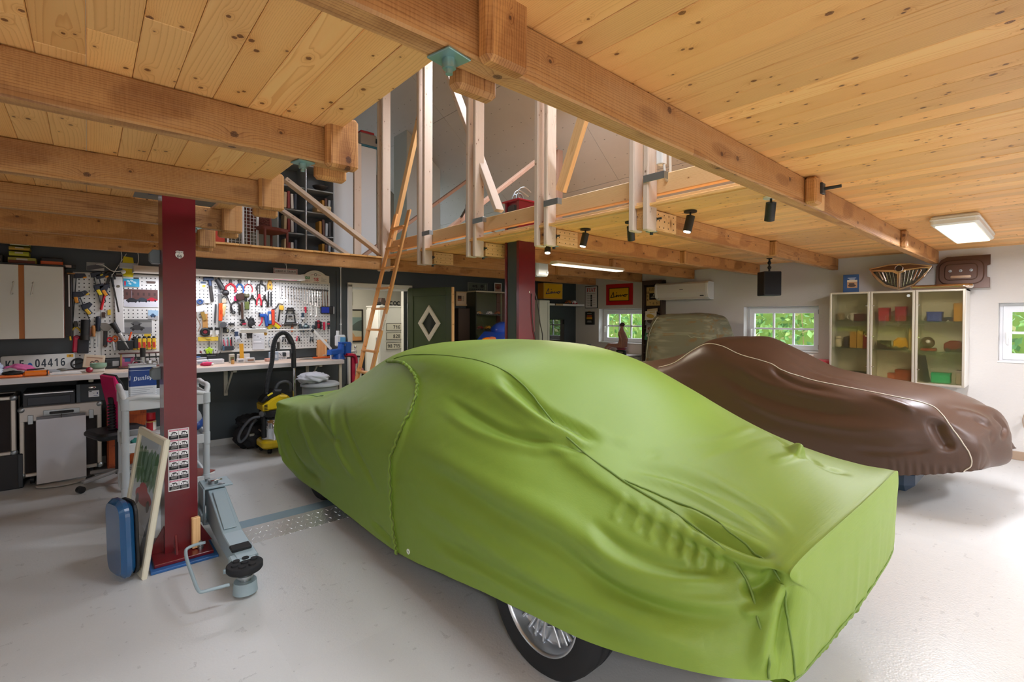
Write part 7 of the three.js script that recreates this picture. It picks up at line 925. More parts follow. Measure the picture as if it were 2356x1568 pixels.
// blue scooter-like body and an orange arch in front of the case
{ const t = thing('pedal_car', 'glossy blue rounded toy car body behind the green roof', 'toy car', [4.62, 0, -5.42]); const bl = mat(0x1c4fc4, .12, 0, { clearcoat: 1 }); part(t, 'body', mv(ext([[-.42, 0], [.4, 0], [.42, .2], [.3, .3], [.1, .34], [-.2, .3], [-.42, .18]], .5, .05), 0, .98, -.05, 0, .4, 0), bl); part(t, 'cabin', mv(sph(.24, 28, 18), .02, 1.3, 0, 0, 0, 0, 1, .55, .9), bl); part(t, 'chassis', mv(bx(.8, .12, .4, .02), 0, .93, -.05, 0, .4, 0), mBlk); part(t, 'stand', mv(bx(.5, .88, .3, .01), 0, .44, -.05), darkgrey); for (let i = 0; i < 3; i++) part(t, 'knob', sph(.013, 10, 8), chrome, [-.08 + i * .05, 1.235, .215]); }
{ const t = thing('ride_on_toy', 'bright orange plastic arch behind the green roof beside the lift post', 'toy', [4.15, 0, -5.2]); const og = mat(0xf08a12, .22, 0, { clearcoat: .8 }); part(t, 'arch', mv(tube([[-.27, .98, 0], [-.26, 1.1, 0], [-.18, 1.155, 0], [0, 1.165, 0], [.2, 1.16, 0], [.3, 1.12, 0], [.34, 1.0, 0]], .052, 60, 16), 0, 0, 0, 0, .55, 0), og); part(t, 'base', bx(.6, .2, .3, .04), og, [.0, .95, -.05], [0, .55, 0]); part(t, 'pedestal', bx(.4, .86, .25, .01), darkgrey, [0, .43, -.05]); }
{ const t = thing('counter', 'dark red low chest below the display case reflections', 'chest', [4.85, 0, -6.02]); part(t, 'body', bx(.8, 1.02, .4, .01), mat(0x5d1c24, .35), [0, .51, 0]); part(t, 'top', bx(.82, .02, .42, .004), mat(0x8a3d34, .35), [0, 1.03, 0]); }
// right of the lift post: lightbox, shelf, glossy panel, steel boxes
const dino = (bg, fg, o = {}) => printed(256, 172, g => { g.fillStyle = bg; g.fillRect(0, 0, 256, 172); if (o.border) { g.strokeStyle = o.border; g.lineWidth = 9; g.strokeRect(4, 4, 248, 164); } g.strokeStyle = fg; g.lineWidth = 9; g.lineJoin = g.lineCap = 'round'; g.beginPath(); g.moveTo(24, 124); g.lineTo(58, 56); g.lineTo(66, 120); g.lineTo(24, 124); g.moveTo(66, 118); g.lineTo(88, 114); g.lineTo(100, 92); g.lineTo(98, 118); g.lineTo(120, 94); g.lineTo(124, 114); g.lineTo(148, 92); g.lineTo(152, 112); g.lineTo(178, 94); g.lineTo(186, 110); g.quadraticCurveTo(196, 84, 214, 90); g.quadraticCurveTo(228, 104, 208, 114); g.quadraticCurveTo(192, 116, 196, 98); g.moveTo(214, 92); g.lineTo(236, 90); g.moveTo(98, 68); g.lineTo(102, 62); g.stroke(); }, .4);
{ const t = thing('lightbox', 'yellow lightbox with blue script reading Dino on the dark wall', 'sign', [6.5, 1.975, ZB + .09]); part(t, 'case', bx(.5, .29, .16, .008), mat(0xd98a14, .4)); part(t, 'face', sheet(.46, .25), dino('#e8b21a', '#3a3560'), [0, 0, .0815]); part(t, 'rim', mg(mv(bx(.5, .014, .008, .002), 0, .138, .082), mv(bx(.5, .014, .008, .002), 0, -.138, .082), mv(bx(.014, .29, .008, .002), .243, 0, .082), mv(bx(.014, .29, .008, .002), -.243, 0, .082)), mat(0xe2b860, .4)); }
{ const t = thing('wall_shelf', 'thin white floating shelf below the yellow lightbox', 'shelf', [6.78, 1.725, ZB + .13]); part(t, 'board', bx(1.02, .035, .25, .003), white); part(t, 'insert', bx(.2, .037, .01, .002), mat(0xb9a07c, .5), [-.2, 0, .122]); part(t, 'insert', bx(.02, .037, .01, .002), mBlk, [-.31, 0, .122]); }
[[7.1, 0xe4e2e0, 'white model sports car with red wheels on the floating shelf', 0xb81c2c], [6.95, 0x9c5a32, 'copper brown model car beside the white one on the floating shelf', 0x1d1e20]].forEach(([x, c, l, wc]) => { const m = thing('model_car', l, 'model car', [x, 1.744, ZB + .15], [0, .1, 0]); part(m, 'body', mv(ext([[-.085, .014], [.085, .014], [.088, .036], [.04, .044], [.02, .07], [-.04, .07], [-.06, .044], [-.088, .04]], .07, .008), 0, 0, 0), mat(c, .25)); for (const w of [-.052, .052]) part(m, 'wheel', mv(cy(.018, .018, .076, 14), w, .018, 0, PI / 2), mat(wc, .4)); part(m, 'spoiler', bx(.03, .006, .07, .002), mBlk, [-.07, .055, 0]); });
{ const t = thing('television', 'dark glossy flat screen on the wall, mirroring the window', 'television', [6.56, 1.24, ZB + .05]); part(t, 'casing', bx(.72, .44, .05, .006), mat(0x111315, .4)); part(t, 'screen', bx(.69, .41, .004, .001), new THREE.MeshPhysicalMaterial({ color: 0x0a0c0e, roughness: .02, specularIntensity: 1, ior: 1.9, clearcoat: 1, clearcoatRoughness: .0 }), [0, 0, .0265]); }
{ const t = thing('sideboard', 'low dark sideboard under the flat screen', 'sideboard', [6.55, 0, ZB + .25]); part(t, 'body', bx(1.3, .94, .45, .005), mat(0x2b2d2e, .5), [0, .48, 0]); part(t, 'top', bx(1.34, .025, .48, .004), mat(0x55585a, .35), [0, .965, 0]); for (const s of [-1, 1]) part(t, 'door', bx(.62, .84, .014, .003), mat(0x232526, .45), [s * .32, .48, .23]); }
{ const t = thing('compressor_tank', 'tall grey metal housing behind the mid-room lift post', 'housing', [4.84, 0, -4.95]); part(t, 'body', ext(rshape(.2, 1.72, .02), .3, .01), mat(0x73776f, .45), [0, .87, 0]); part(t, 'seam', bx(.006, 1.66, .01, .001), mat(0x595d56, .5), [.05, .87, .15]); part(t, 'valve', tor(.02, .006, 8, 18), chrome, [.03, 1.1, .17]); }
{ const t = thing('control_box', 'light grey steel control box hung under the joists behind the lift post', 'control box', [4.02, 2.105, -4.1], [0, 0, 0]); part(t, 'box', bx(.19, .27, .14, .012), mat(0xb9bfc2, .4)); part(t, 'door', bx(.165, .24, .01, .004), mat(0xc4cacc, .35), [.005, 0, .072]); part(t, 'lock', bx(.02, .03, .02, .004), steel, [.07, -.09, .078]); part(t, 'mount', bx(.16, .03, .1, .003), steel, [0, .14, 0]); }
// fluorescent batten under the joists
{ const t = thing('batten_light', 'long slim fluorescent batten under the joists past the lift post', 'light', [4.45, 2.085, -3.68]); part(t, 'housing', ext([[-.07, -.012], [.07, -.012], [.045, .022], [-.045, .022]], 1.22, .002), mat(0xdcd3bc, .4), null, [0, PI / 2, 0]); part(t, 'diffuser', bx(1.18, .012, .11, .004), glow(0xfff2d6, 1.5), [0, -.016, 0]); area(0xfff2dc, 50, 1.15, .1, [4.45, 2.055, -3.68], [4.45, 0, -3.68]); }
// five black spotlights on the planks
const spotG = mat(0x25231f, .45);
[[3.25, -2.735, 0, .35, .05, 1, 'lit black spotlight on the planks, middle of the lit three'], [3.27, -2.285, .05, .1, .4, 0, 'black spotlight turned away, hanging beside the roof posts'], [3.26, -1.77, 0, .2, .05, 1, 'brightest lit black spotlight, near the end of the plywood gusset'], [3.26, -1.225, .1, -.1, .35, 0, 'large black spotlight turned to the window wall, by the big joist'], [3.33, -3.27, -.3, .3, .3, 1, 'small lit spotlight close to the mid-room lift post']].forEach(([x, z, ax, ay, az, lit, label], i) => {
  const t = thing('spotlight', label, 'spotlight', [x, CEIL - .002, z]); part(t, 'mount', cy(.045, .045, .012, 24), i === 3 ? white : spotG, [0, -.006, 0]); part(t, 'stem', cy(.007, .007, .05, 10), spotG, [0, -.03, 0]);
  const h = new THREE.Group(); h.name = 'head'; h.position.set(0, -.05, 0); h.rotation.set(ax + .15, 0, lit ? -.18 : .38); t.add(h);
  part(h, 'barrel', cy(.03, .03, .115, 24), spotG, [0, -.045, 0]); if (lit) part(h, 'bulb', cy(.024, .024, .006, 20), glow(0xfff3d8, 12), [0, -.104, 0]); else part(h, 'lens', cy(.024, .024, .004, 20), darkgrey, [0, -.103, 0]);
  if (lit) { const s = new THREE.SpotLight(0xffe6bd, 5, 0, .65, .6); h.updateWorldMatrix(true, true); const p = h.localToWorld(V(0, -.13, 0)), q = h.localToWorld(V(0, -1.5, 0)); s.position.copy(p); s.target.position.copy(q); s.shadow.radius = 2; s.name = 'spot_lamp'; scene.add(s, s.target); }
});
{ const t = thing('junction_box', 'white junction box with looped flex on the roof post by the big joist', 'junction box', [2.99, 2.62, -1.84]); part(t, 'box', bx(.06, .16, .05, .006), white); part(t, 'clip', bx(.03, .03, .03, .004), mat(0x3a9a5a, .4), [.02, .1, 0]); part(t, 'flex', tube([[.0, -.08, .02], [.0, -.16, .03], [.03, -.19, .03], [.06, -.15, .03], [.06, .02, .03]], .009, 40, 8), mat(0xd8d2c6, .5)); }
for (const [p, l, r] of [[[[3.1, 2.32, -2.95], [3.06, 2.29, -2.6], [3.05, 2.33, -2.2], [3.05, 2.38, -2.0]], 'pale flex sagging along the purlin near the brightest spotlight', .006], [[[3.12, 2.3, -2.98], [3.1, 2.31, -2.6], [3.1, 2.36, -2.05]], 'second pale flex above the sagging one, along the purlin', .006], [[[3.08, 2.38, -3.9], [3.05, 2.3, -3.6], [3.04, 2.29, -3.3], [3.06, 2.33, -3.0]], 'pale flex running past the red lift post head', .006]]) solo('flex', l, 'cable', tube(p, r, 40, 6), mat(0xd2c6b8, .5));

// ---------------------------------------------------------------- window wall
const WX = XR - .001;
const onR = (name, label, cat, z, y, d = 0) => { const t = thing(name, label, cat, [WX - d, y, z], [0, -PI / 2, 0]); return t; }; // local x runs along the wall, z into the room
{ const t = onR('poster', 'black-framed white FIAT poster with a column of small pictures', 'poster', -6.0, 1.88, .012); part(t, 'frame', bx(.31, .43, .02, .003), mBlk); part(t, 'print', sheet(.285, .405), printed(190, 270, g => { g.fillStyle = '#e4e2e2'; g.fillRect(0, 0, 190, 270); g.fillStyle = '#c41f24'; g.font = 'bold 66px serif'; g.textAlign = 'center'; g.fillText('FIAT', 95, 66, 150); g.fillStyle = '#666'; g.fillRect(26, 88, 138, 4); for (let i = 0; i < 5; i++) { g.fillStyle = ['#222', '#4a4a4a', '#222', '#555', '#2b2b2b'][i]; g.fillRect(84, 104 + i * 31, 26, 27); g.fillStyle = '#8a8a8a'; g.fillRect(26, 112 + i * 31, 46, 4); g.fillRect(36, 120 + i * 31, 36, 3); g.fillStyle = '#b07a7a'; g.fillRect(118, 108 + i * 31, 46, 3); } }), [0, 0, .0112]); }
{ const t = onR('sign', 'red square-cornered sign with a yellow field and black script reading Dino', 'sign', -5.35, 1.91, .015); part(t, 'board', bx(.58, .385, .026, .002), mat(0xc4161c, .35)); part(t, 'field', sheet(.45, .245), dino('#e9b414', '#15130f', { border: '#2a1c12' }), [0, 0, .014]); }
{ const t = onR('picture', 'small black framed poster with an orange band beside the corner window', 'picture', -6.03, 1.475, .02); part(t, 'frame', bx(.21, .25, .035, .003), mBlk); part(t, 'print', sheet(.19, .23), printed(120, 150, g => { g.fillStyle = '#262824'; g.fillRect(0, 0, 120, 150); g.fillStyle = '#a8522e'; g.fillRect(20, 36, 80, 24); g.fillStyle = '#d8a02c'; g.fillRect(16, 62, 88, 26); g.fillStyle = '#b9b8ae'; g.fillRect(24, 14, 72, 8); g.fillRect(30, 108, 60, 8); g.fillRect(22, 122, 76, 5); }), [0, 0, .019]); part(t, 'hook', bx(.06, .02, .02, .004), mat(0xd2a878, .5), [-.02, .132, 0]); }
// air conditioner
{
  const t = onR('air_conditioner', 'white split air conditioner on the wall beside the magazine rack', 'air conditioner', -4.04, 1.915, .1);
  part(t, 'casing', mv(ext(shp([[-.1, .13], [.06, .135], [.095, .11], [.1, -.03], [.075, -.1], [.02, -.135], [-.1, -.14]]), .86, .006), 0, 0, 0, 0, -PI / 2, 0), mat(0xe6e0d8, .3)); part(t, 'flap', mv(bx(.8, .012, .07, .003), 0, -.112, .06, .75), mat(0xdfdbd4, .35)); for (const s of [-1, 1]) part(t, 'end_cap', mv(ext(shp([[-.1, .135], [.062, .14], [.1, .112], [.105, -.03], [.08, -.104], [.022, -.14], [-.1, -.145]]), .045, .006), s * .44, 0, 0, 0, -PI / 2, 0), white); part(t, 'logo', bx(.06, .01, .002, .0005), darkgrey, [.02, .02, .1]); part(t, 'display', bx(.06, .014, .01, .002), mBlk, [.36, -.085, .088]);
}
// magazine rack with the old clock face
{
  const rk = mat(0x4a3a30, .55), t = onR('magazine_rack', 'tall dark brown wooden magazine rack topped by a square clock face', 'rack', -4.6, 1.38, .065);
  part(t, 'back', bx(.36, 1.46, .02, .002), mat(0x3d2f27, .6), [0, 0, -.05]); for (const s of [-1, 1]) part(t, 'side', bx(.035, 1.46, .13, .003), rk, [s * .175, 0, 0]); part(t, 'top', bx(.385, .08, .13, .003), rk, [0, .7, 0]);
  part(t, 'clock_dial', bx(.29, .33, .02, .002, 0, 0, 3.45, 3.03), printed(220, 250, g => { g.fillStyle = '#c4a468'; g.fillRect(0, 0, 220, 250); g.strokeStyle = '#5a4326'; g.lineWidth = 6; g.strokeRect(3, 3, 214, 244); g.fillStyle = '#241a12'; g.font = 'bold 40px serif'; g.textAlign = 'center'; g.textBaseline = 'middle'; [[12, 110, 34], [1, 158, 36], [2, 196, 76], [3, 198, 124], [4, 196, 170], [5, 158, 216], [6, 110, 218], [7, 62, 216], [8, 24, 170], [9, 22, 124], [10, 26, 76], [11, 62, 36]].forEach(([n, x, y]) => g.fillText(n, x, y)); g.fillStyle = '#17140f'; g.fillRect(48, 84, 124, 84); g.fillStyle = '#c9c6b0'; g.beginPath(); g.moveTo(112, 92); g.lineTo(126, 116); g.lineTo(100, 116); g.fill(); g.fillRect(70, 140, 76, 5); g.fillRect(84, 128, 50, 6); }), [0, .47, .0]);
  for (let i = 0; i < 7; i++) part(t, 'rail', bx(.32, .02, .012, .002), rk, [0, .2 - i * .14, .055]);
}
const mags = [[.145, 0xd8d0c0, 'pale magazine in the top slot of the rack, gold title', '#c9a44a', ''], [.05, 0x8d8f90, 'curled grey and brown magazine in the second slot of the rack', '#5a4a40', ''], [-.075, 0xb5b2ae, 'silver-grey magazine with a brown car in the third slot of the rack', '#8a5a48', ''], [-.2, 0x4f8a6a, 'green and blue magazine with a pale top in the fourth slot', '#dfe4e6', ''], [-.335, 0x1e1f24, 'black magazine titled BILER in the rack', '#e8e8e8', 'BILER'], [-.475, 0x8a2c22, 'red magazine with a pale round face in the rack', '#d8b494', ''], [-.6, 0x2b2a2c, 'black and white car magazine low in the rack', '#b0aeae', '']];
mags.forEach(([y, c, l, c2, word], i) => { const t = thing('magazine', l, 'magazine', [7.19, 1.38 + y, -4.6 + (i % 3 - 1) * .012], [0, -PI / 2, 0]); t.rotation.set(-.16, -PI / 2, (i % 2 ? -1 : 1) * .04, 'YXZ'); part(t, 'pages', bx(.215, .15, .008, .001), mat(0xd9d5cc, .6), [0, 0, -.006]); part(t, 'cover', sheet(.22, .155), printed(128, 90, g => { g.fillStyle = '#' + c.toString(16).padStart(6, '0'); g.fillRect(0, 0, 128, 90); g.fillStyle = c2; if (word) { g.font = 'bold 34px sans-serif'; g.textAlign = 'center'; g.fillText(word, 64, 40, 112); g.fillStyle = '#8a3038'; g.fillRect(52, 56, 26, 10); } else { g.beginPath(); g.ellipse(60, 52, 44, 20, .2, 0, 7); g.fill(); g.fillRect(50, 10, 60, 8); } })); part(t, 'insert', bx(.2, .06, .006, .001), mat([0xc9b38a, 0x6d6a66, 0xa08a76, 0x9aa8b0, 0x5a3030, 0x403838, 0xb08a70][i], .6), [.02, .085, -.012], [0, 0, .05]); });
// seated figurine on a stool, on a small cabinet below the corner window
{
  const t = thing('display_cabinet', 'small white-topped dark cabinet under the corner window', 'cabinet', [7.08, 0, -5.2]); part(t, 'body', bx(.42, .82, .66, .004), mat(0xd8d6d2, .5), [0, .41, 0]); part(t, 'top', bx(.46, .02, .7, .003), white, [0, .83, 0]); part(t, 'door', bx(.014, .7, .5, .002), mat(0x2e2a27, .4), [-.215, .42, .06]); part(t, 'door', bx(.014, .7, .5, .002), mat(0x2e2a27, .4), [.05, .42, .06]);
  const st = thing('pedestal', 'little red round stool carrying the figurine', 'stool', [7.05, .841, -5.1]); part(st, 'seat', lathe([[0, .12], [.085, .12], [.09, .105], [.075, .095], [.07, .01], [.075, 0], [0, 0]].reverse(), 24), mat(0x9a4654, .4)); part(st, 'rim', mv(tor(.085, .008, 8, 24), 0, .11, 0, PI / 2), mat(0x7c3040, .4));
  const S = .42, j = (p, q, a, b) => { const n = 6, out = []; for (let i = 0; i <= n; i++) { const f = i / n; out.push([p.map((v, k) => mix(v, q[k], f)), mix(a, b, f)]); } return out; };
  const bones = [...j([0, .02, 0], [0, .1, .01], .062, .05), ...j([0, .1, .01], [0, .24, .0], .045, .055), ...j([0, .24, 0], [0, .3, 0], .05, .022), ...j([0, .3, 0], [.0, .34, 0], .02, .02), [[.0, .385, .006], .042], [[.03, .215, -.028], .024], [[.03, .215, .028], .024], ...j([0, .02, -.035], [.24, .03, -.04], .045, .032), ...j([.24, .03, -.04], [.44, -.13, -.045], .03, .016), ...j([0, .02, .035], [.24, .02, .04], .045, .032), ...j([.24, .02, .04], [.42, -.15, .05], .03, .016), ...j([-.0, .26, -.07], [-.05, .14, -.08], .02, .016), ...j([-.05, .14, -.08], [-.05, .0, -.07], .016, .012), ...j([-.0, .26, .07], [-.05, .14, .08], .02, .016), ...j([-.05, .14, .08], [-.05, .0, .07], .016, .012)];
  const fg = figure(bones); const f = thing('figurine', 'pink-brown figurine of a seated woman with outstretched legs at the corner window', 'figurine', [7.05, .968, -5.1], [0, PI / 2, 0]); part(f, 'figure', fg, mat(0xa87a6c, .35)); part(f, 'hair', mv(sph(.044, 18, 12), -.008, .395, .004, 0, 0, 0, 1, .9, 1.02), mat(0x4a2f2a, .5));
  const pc = thing('pine_cone', 'dark spiky little ornament before the figurine', 'ornament', [6.95, .885, -5.33]); part(pc, 'core', sph(.035, 14, 10), mBlk); const spk = []; for (let i = 0; i < 14; i++) spk.push(mv(new THREE.ConeGeometry(.01, .03, 6), Math.cos(i * 2.4) * .035, -.02 + (i % 5) * .012, Math.sin(i * 2.4) * .035, 0, 0, -PI / 2 * Math.cos(i * 2.4))); part(pc, 'spikes', mg(...spk), mat(0x26262c, .5));
  const sb = thing('name_block', 'small black name block on the cabinet before the figurine', 'block', [6.93, .885, -5.02], [0, -PI / 2 + .1, 0]); part(sb, 'block', bx(.17, .08, .06, .004), mBlk); part(sb, 'plaque', bx(.1, .03, .003, .0008), mat(0x6c6c66, .4), [0, 0, .031]);
}
function figure(b) { // smooth union of balls, meshed on a grid by surface nets
  const h = .011, lo = [-.12, -.2, -.13], n = [56, 62, 26], F = new Float32Array(n[0] * n[1] * n[2]), id = (i, q, k) => (k * n[1] + q) * n[0] + i;
  for (let k = 0; k < n[2]; k++) for (let q = 0; q < n[1]; q++) for (let i = 0; i < n[0]; i++) { const x = lo[0] + i * h, y = lo[1] + q * h, z = lo[2] + k * h; let s = 0; for (const [p, r] of b) s += Math.exp(-(Math.hypot(x - p[0], y - p[1], z - p[2]) - r) * 150); F[id(i, q, k)] = -Math.log(s + 1e-30) / 150; }
  const vi = new Map(), P = [], I = [];
  for (let k = 0; k < n[2] - 1; k++) for (let q = 0; q < n[1] - 1; q++) for (let i = 0; i < n[0] - 1; i++) { let c = 0, sx = 0, sy = 0, sz = 0; const val = (a, e, g) => F[id(i + a, q + e, k + g)]; for (const [a, d] of [[[0, 0, 0], [1, 0, 0]], [[0, 1, 0], [1, 1, 0]], [[0, 0, 1], [1, 0, 1]], [[0, 1, 1], [1, 1, 1]], [[0, 0, 0], [0, 1, 0]], [[1, 0, 0], [1, 1, 0]], [[0, 0, 1], [0, 1, 1]], [[1, 0, 1], [1, 1, 1]], [[0, 0, 0], [0, 0, 1]], [[1, 0, 0], [1, 0, 1]], [[0, 1, 0], [0, 1, 1]], [[1, 1, 0], [1, 1, 1]]]) { const u = val(...a), v = val(...d); if ((u < 0) !== (v < 0)) { const t = u / (u - v); sx += a[0] + (d[0] - a[0]) * t; sy += a[1] + (d[1] - a[1]) * t; sz += a[2] + (d[2] - a[2]) * t; c++; } } if (c) { vi.set(id(i, q, k), P.length / 3); P.push(lo[0] + (i + sx / c) * h, lo[1] + (q + sy / c) * h, lo[2] + (k + sz / c) * h); } }
  for (let k = 1; k < n[2] - 1; k++) for (let q = 1; q < n[1] - 1; q++) for (let i = 1; i < n[0] - 1; i++) { const o = F[id(i, q, k)] < 0; for (const [d, A, B] of [[[1, 0, 0], [0, 1, 0], [0, 0, 1]], [[0, 1, 0], [0, 0, 1], [1, 0, 0]], [[0, 0, 1], [1, 0, 0], [0, 1, 0]]]) { if (o === (F[id(i + d[0], q + d[1], k + d[2])] < 0)) continue; const g = (a, e) => vi.get(id(i - A[0] * a - B[0] * e, q - A[1] * a - B[1] * e, k - A[2] * a - B[2] * e)), v = [g(0, 0), g(1, 0), g(1, 1), g(0, 1)]; if (v.some(x => x === undefined)) continue; o ? I.push(v[0], v[1], v[2], v[0], v[2], v[3]) : I.push(v[0], v[2], v[1], v[0], v[3], v[2]); } }
  const g = new THREE.BufferGeometry(); g.setAttribute('position', new THREE.Float32BufferAttribute(P, 3)); g.setIndex(I); g.computeVertexNormals(); return g;
}
// loudspeaker on its ball bracket
{ const t = thing('loudspeaker', 'black loudspeaker hung from the planks before the window wall', 'speaker', [6.62, 2.255, -2.5]); part(t, 'box', bx(.22, .31, .19, .008), mat(0x1c1c1e, .5), [0, -.33, 0], [0, -.75, 0]); part(t, 'grille', bx(.205, .29, .01, .004), mat(0x141416, .8), [-.062, -.33, .066], [0, -.75, 0]); part(t, 'bracket', mg(mv(cy(.012, .012, .17, 10), 0, -.09, 0), mv(sph(.024, 12, 8), 0, -.06, 0), mv(sph(.024, 12, 8), 0, -.12, 0), mv(cy(.035, .035, .01, 16), 0, -.005, 0)), mBlk); }
// wall cabinet with three smoked glass doors
{
  const cz = -1.295, cw = 1.25, y0 = .745, y1 = 1.8, dpt = .35, al = mat(0xd9d0bf, .32, .5);
  const t = thing('glass_cabinet', 'wall cabinet with three smoked glass doors in pale aluminium frames', 'cabinet', [XR - dpt / 2, (y0 + y1) / 2, cz]), h = y1 - y0;
  part(t, 'back', bx(.012, h, cw, .002), mat(0xe6dcbe, .6), [dpt / 2 - .01, 0, 0]); for (const s of [-1, 1]) { part(t, 'side', bx(dpt - .02, h, .02, .003), mat(0xe2e0da, .4), [.01, 0, s * (cw / 2 - .01)]); part(t, 'panel', bx(dpt - .02, .02, cw, .003), mat(0xd8d0bd, .45), [.01, s * (h / 2 - .01), 0]); }
  for (const z of [-cw / 6, cw / 6]) part(t, 'divider', bx(dpt - .04, h - .04, .016, .002), mat(0xcfc6ae, .5), [.01, 0, z]);
  const smoke = new THREE.MeshPhysicalMaterial({ color: 0xe6e2cc, roughness: .5, transmission: 1, thickness: 0, ior: 1.1 }), shelfG = new THREE.MeshPhysicalMaterial({ color: 0xa8c8b4, roughness: .05, transmission: .85, thickness: 0 });
  for (let i = 0; i < 3; i++) {
    const z = (i - 1) * cw / 3, w = cw / 3 - .006, d = new THREE.Group(); d.name = 'door'; d.position.set(-dpt / 2, 0, z); t.add(d);
    for (const s of [-1, 1]) { part(d, 'frame', bx(.022, h, .022, .003), al, [0, 0, s * (w / 2 - .011)]); part(d, 'frame', bx(.022, .022, w - .044, .003), al, [0, s * (h / 2 - .011), 0]); }
    part(d, 'glass', mv(sheet(w - .044, h - .044), 0, 0, 0, 0, -PI / 2, 0), glassPane, [-.003, 0, 0]); part(d, 'film', mv(sheet(w - .044, h - .044), 0, 0, 0, 0, -PI / 2, 0), smoke, [.003, 0, 0]); for (const y of [.36, 0, -.36]) part(d, 'hinge', bx(.016, .01, .02, .002), chrome, [-.008, y, i ? -(w / 2 - .03) : w / 2 - .03]);
    for (const y of [.17, -.16]) part(t, 'shelf', bx(dpt - .06, .008, cw / 3 - .02, .001), shelfG, [.01, y, z]);
  }
  part(t, 'sticker', cy(.016, .016, .002, 18), mat(0xc9cfc9, .4), [-dpt / 2 - .004, h / 2 - .06, cw / 6 - .06], [0, 0, PI / 2]);
  const Y = [y0 + .022, (y0 + y1) / 2 - .155, (y0 + y1) / 2 + .175], I = [ // bay, shelf, z offset, width, height, colour, kind, label
    [0, 2, -.13, .08, .1, 0x9a8460, 'mug', 'brown stoneware mug on the top shelf, first bay of the glass cabinet'], [0, 2, .01, .09, .1, 0xe8e0d2, 'mug', 'white mug on the top shelf, first bay of the glass cabinet'], [0, 2, .15, .08, .1, 0xe4dccf, 'mug', 'second white mug, against the frame of the first cabinet bay'], [0, 2, .085, .12, .09, 0x5a1822, 'box', 'dark wine red box between two white mugs'],
    [0, 1, -.15, .07, .14, 0xdccfae, 'cup', 'tall cream cup on the middle shelf, first bay'], [0, 1, -.06, .07, .13, 0x1f2440, 'cup', 'dark blue cup beside the tall cream one'], [0, 1, .02, .07, .2, 0xb88a3a, 'book', 'ochre book standing on the middle shelf, first bay'], [0, 1, .09, .06, .21, 0xc49a44, 'book', 'taller gold book next to the ochre one'], [0, 1, .155, .06, .17, 0xa81a20, 'book', 'red book at the frame of the first cabinet bay'], [0, 0, .0, .3, .06, 0x1e2024, 'case', 'long black case on the floor of the first cabinet bay'],
    [1, 2, -.1, .1, .16, 0xb8323a, 'tin', 'red tin on the top shelf of the middle cabinet bay'], [1, 2, .06, .1, .17, 0xa82c34, 'tin', 'second red tin, nearer the round sticker'], [1, 1, -.1, .12, .1, 0x2c2418, 'radio', 'black radio-like box on the middle shelf, middle bay'], [1, 1, .06, .14, .14, 0xe0a010, 'engine', 'bright yellow model on the middle shelf, middle bay'], [1, 1, .165, .05, .24, 0xd8b87a, 'book', 'tall cream book at the frame of the middle bay'], [1, 0, -.02, .07, .07, 0xb8603a, 'box', 'small striped box on the floor of the middle bay'], [1, 0, .1, .17, .12, 0x9c4a22, 'box', 'brown cardboard box on the floor of the middle bay'],
    [2, 2, -.06, .13, .11, 0x3a4f9a, 'box', 'blue box on the top shelf of the third cabinet bay'], [2, 2, .05, .1, .05, 0x2c4a50, 'model', 'dark teal model on the top shelf, third bay'], [2, 2, .14, .08, .2, 0xc8901c, 'tin', 'ochre tin on the top shelf by the cabinet side'], [2, 1, -.12, .13, .13, 0x4a2018, 'helmet', 'round dark brown object with a painted-on pale highlight, third bay'], [2, 1, .1, .16, .12, 0x7a1a20, 'model', 'dark red model on the middle shelf, third bay'], [2, 1, -.11, .13, .03, 0x9a2018, 'case', 'flat red case lying under the round brown object'],
    [2, 0, -.14, .03, .3, 0x1c1c1e, 'album', 'black album leaning on the floor of the third bay'], [2, 0, .0, .16, .11, 0x2fb87a, 'box', 'mint green box on the floor of the third bay'], [2, 0, .16, .07, .15, 0xb0a088, 'jar', 'brown and white jar in the corner of the third bay']];
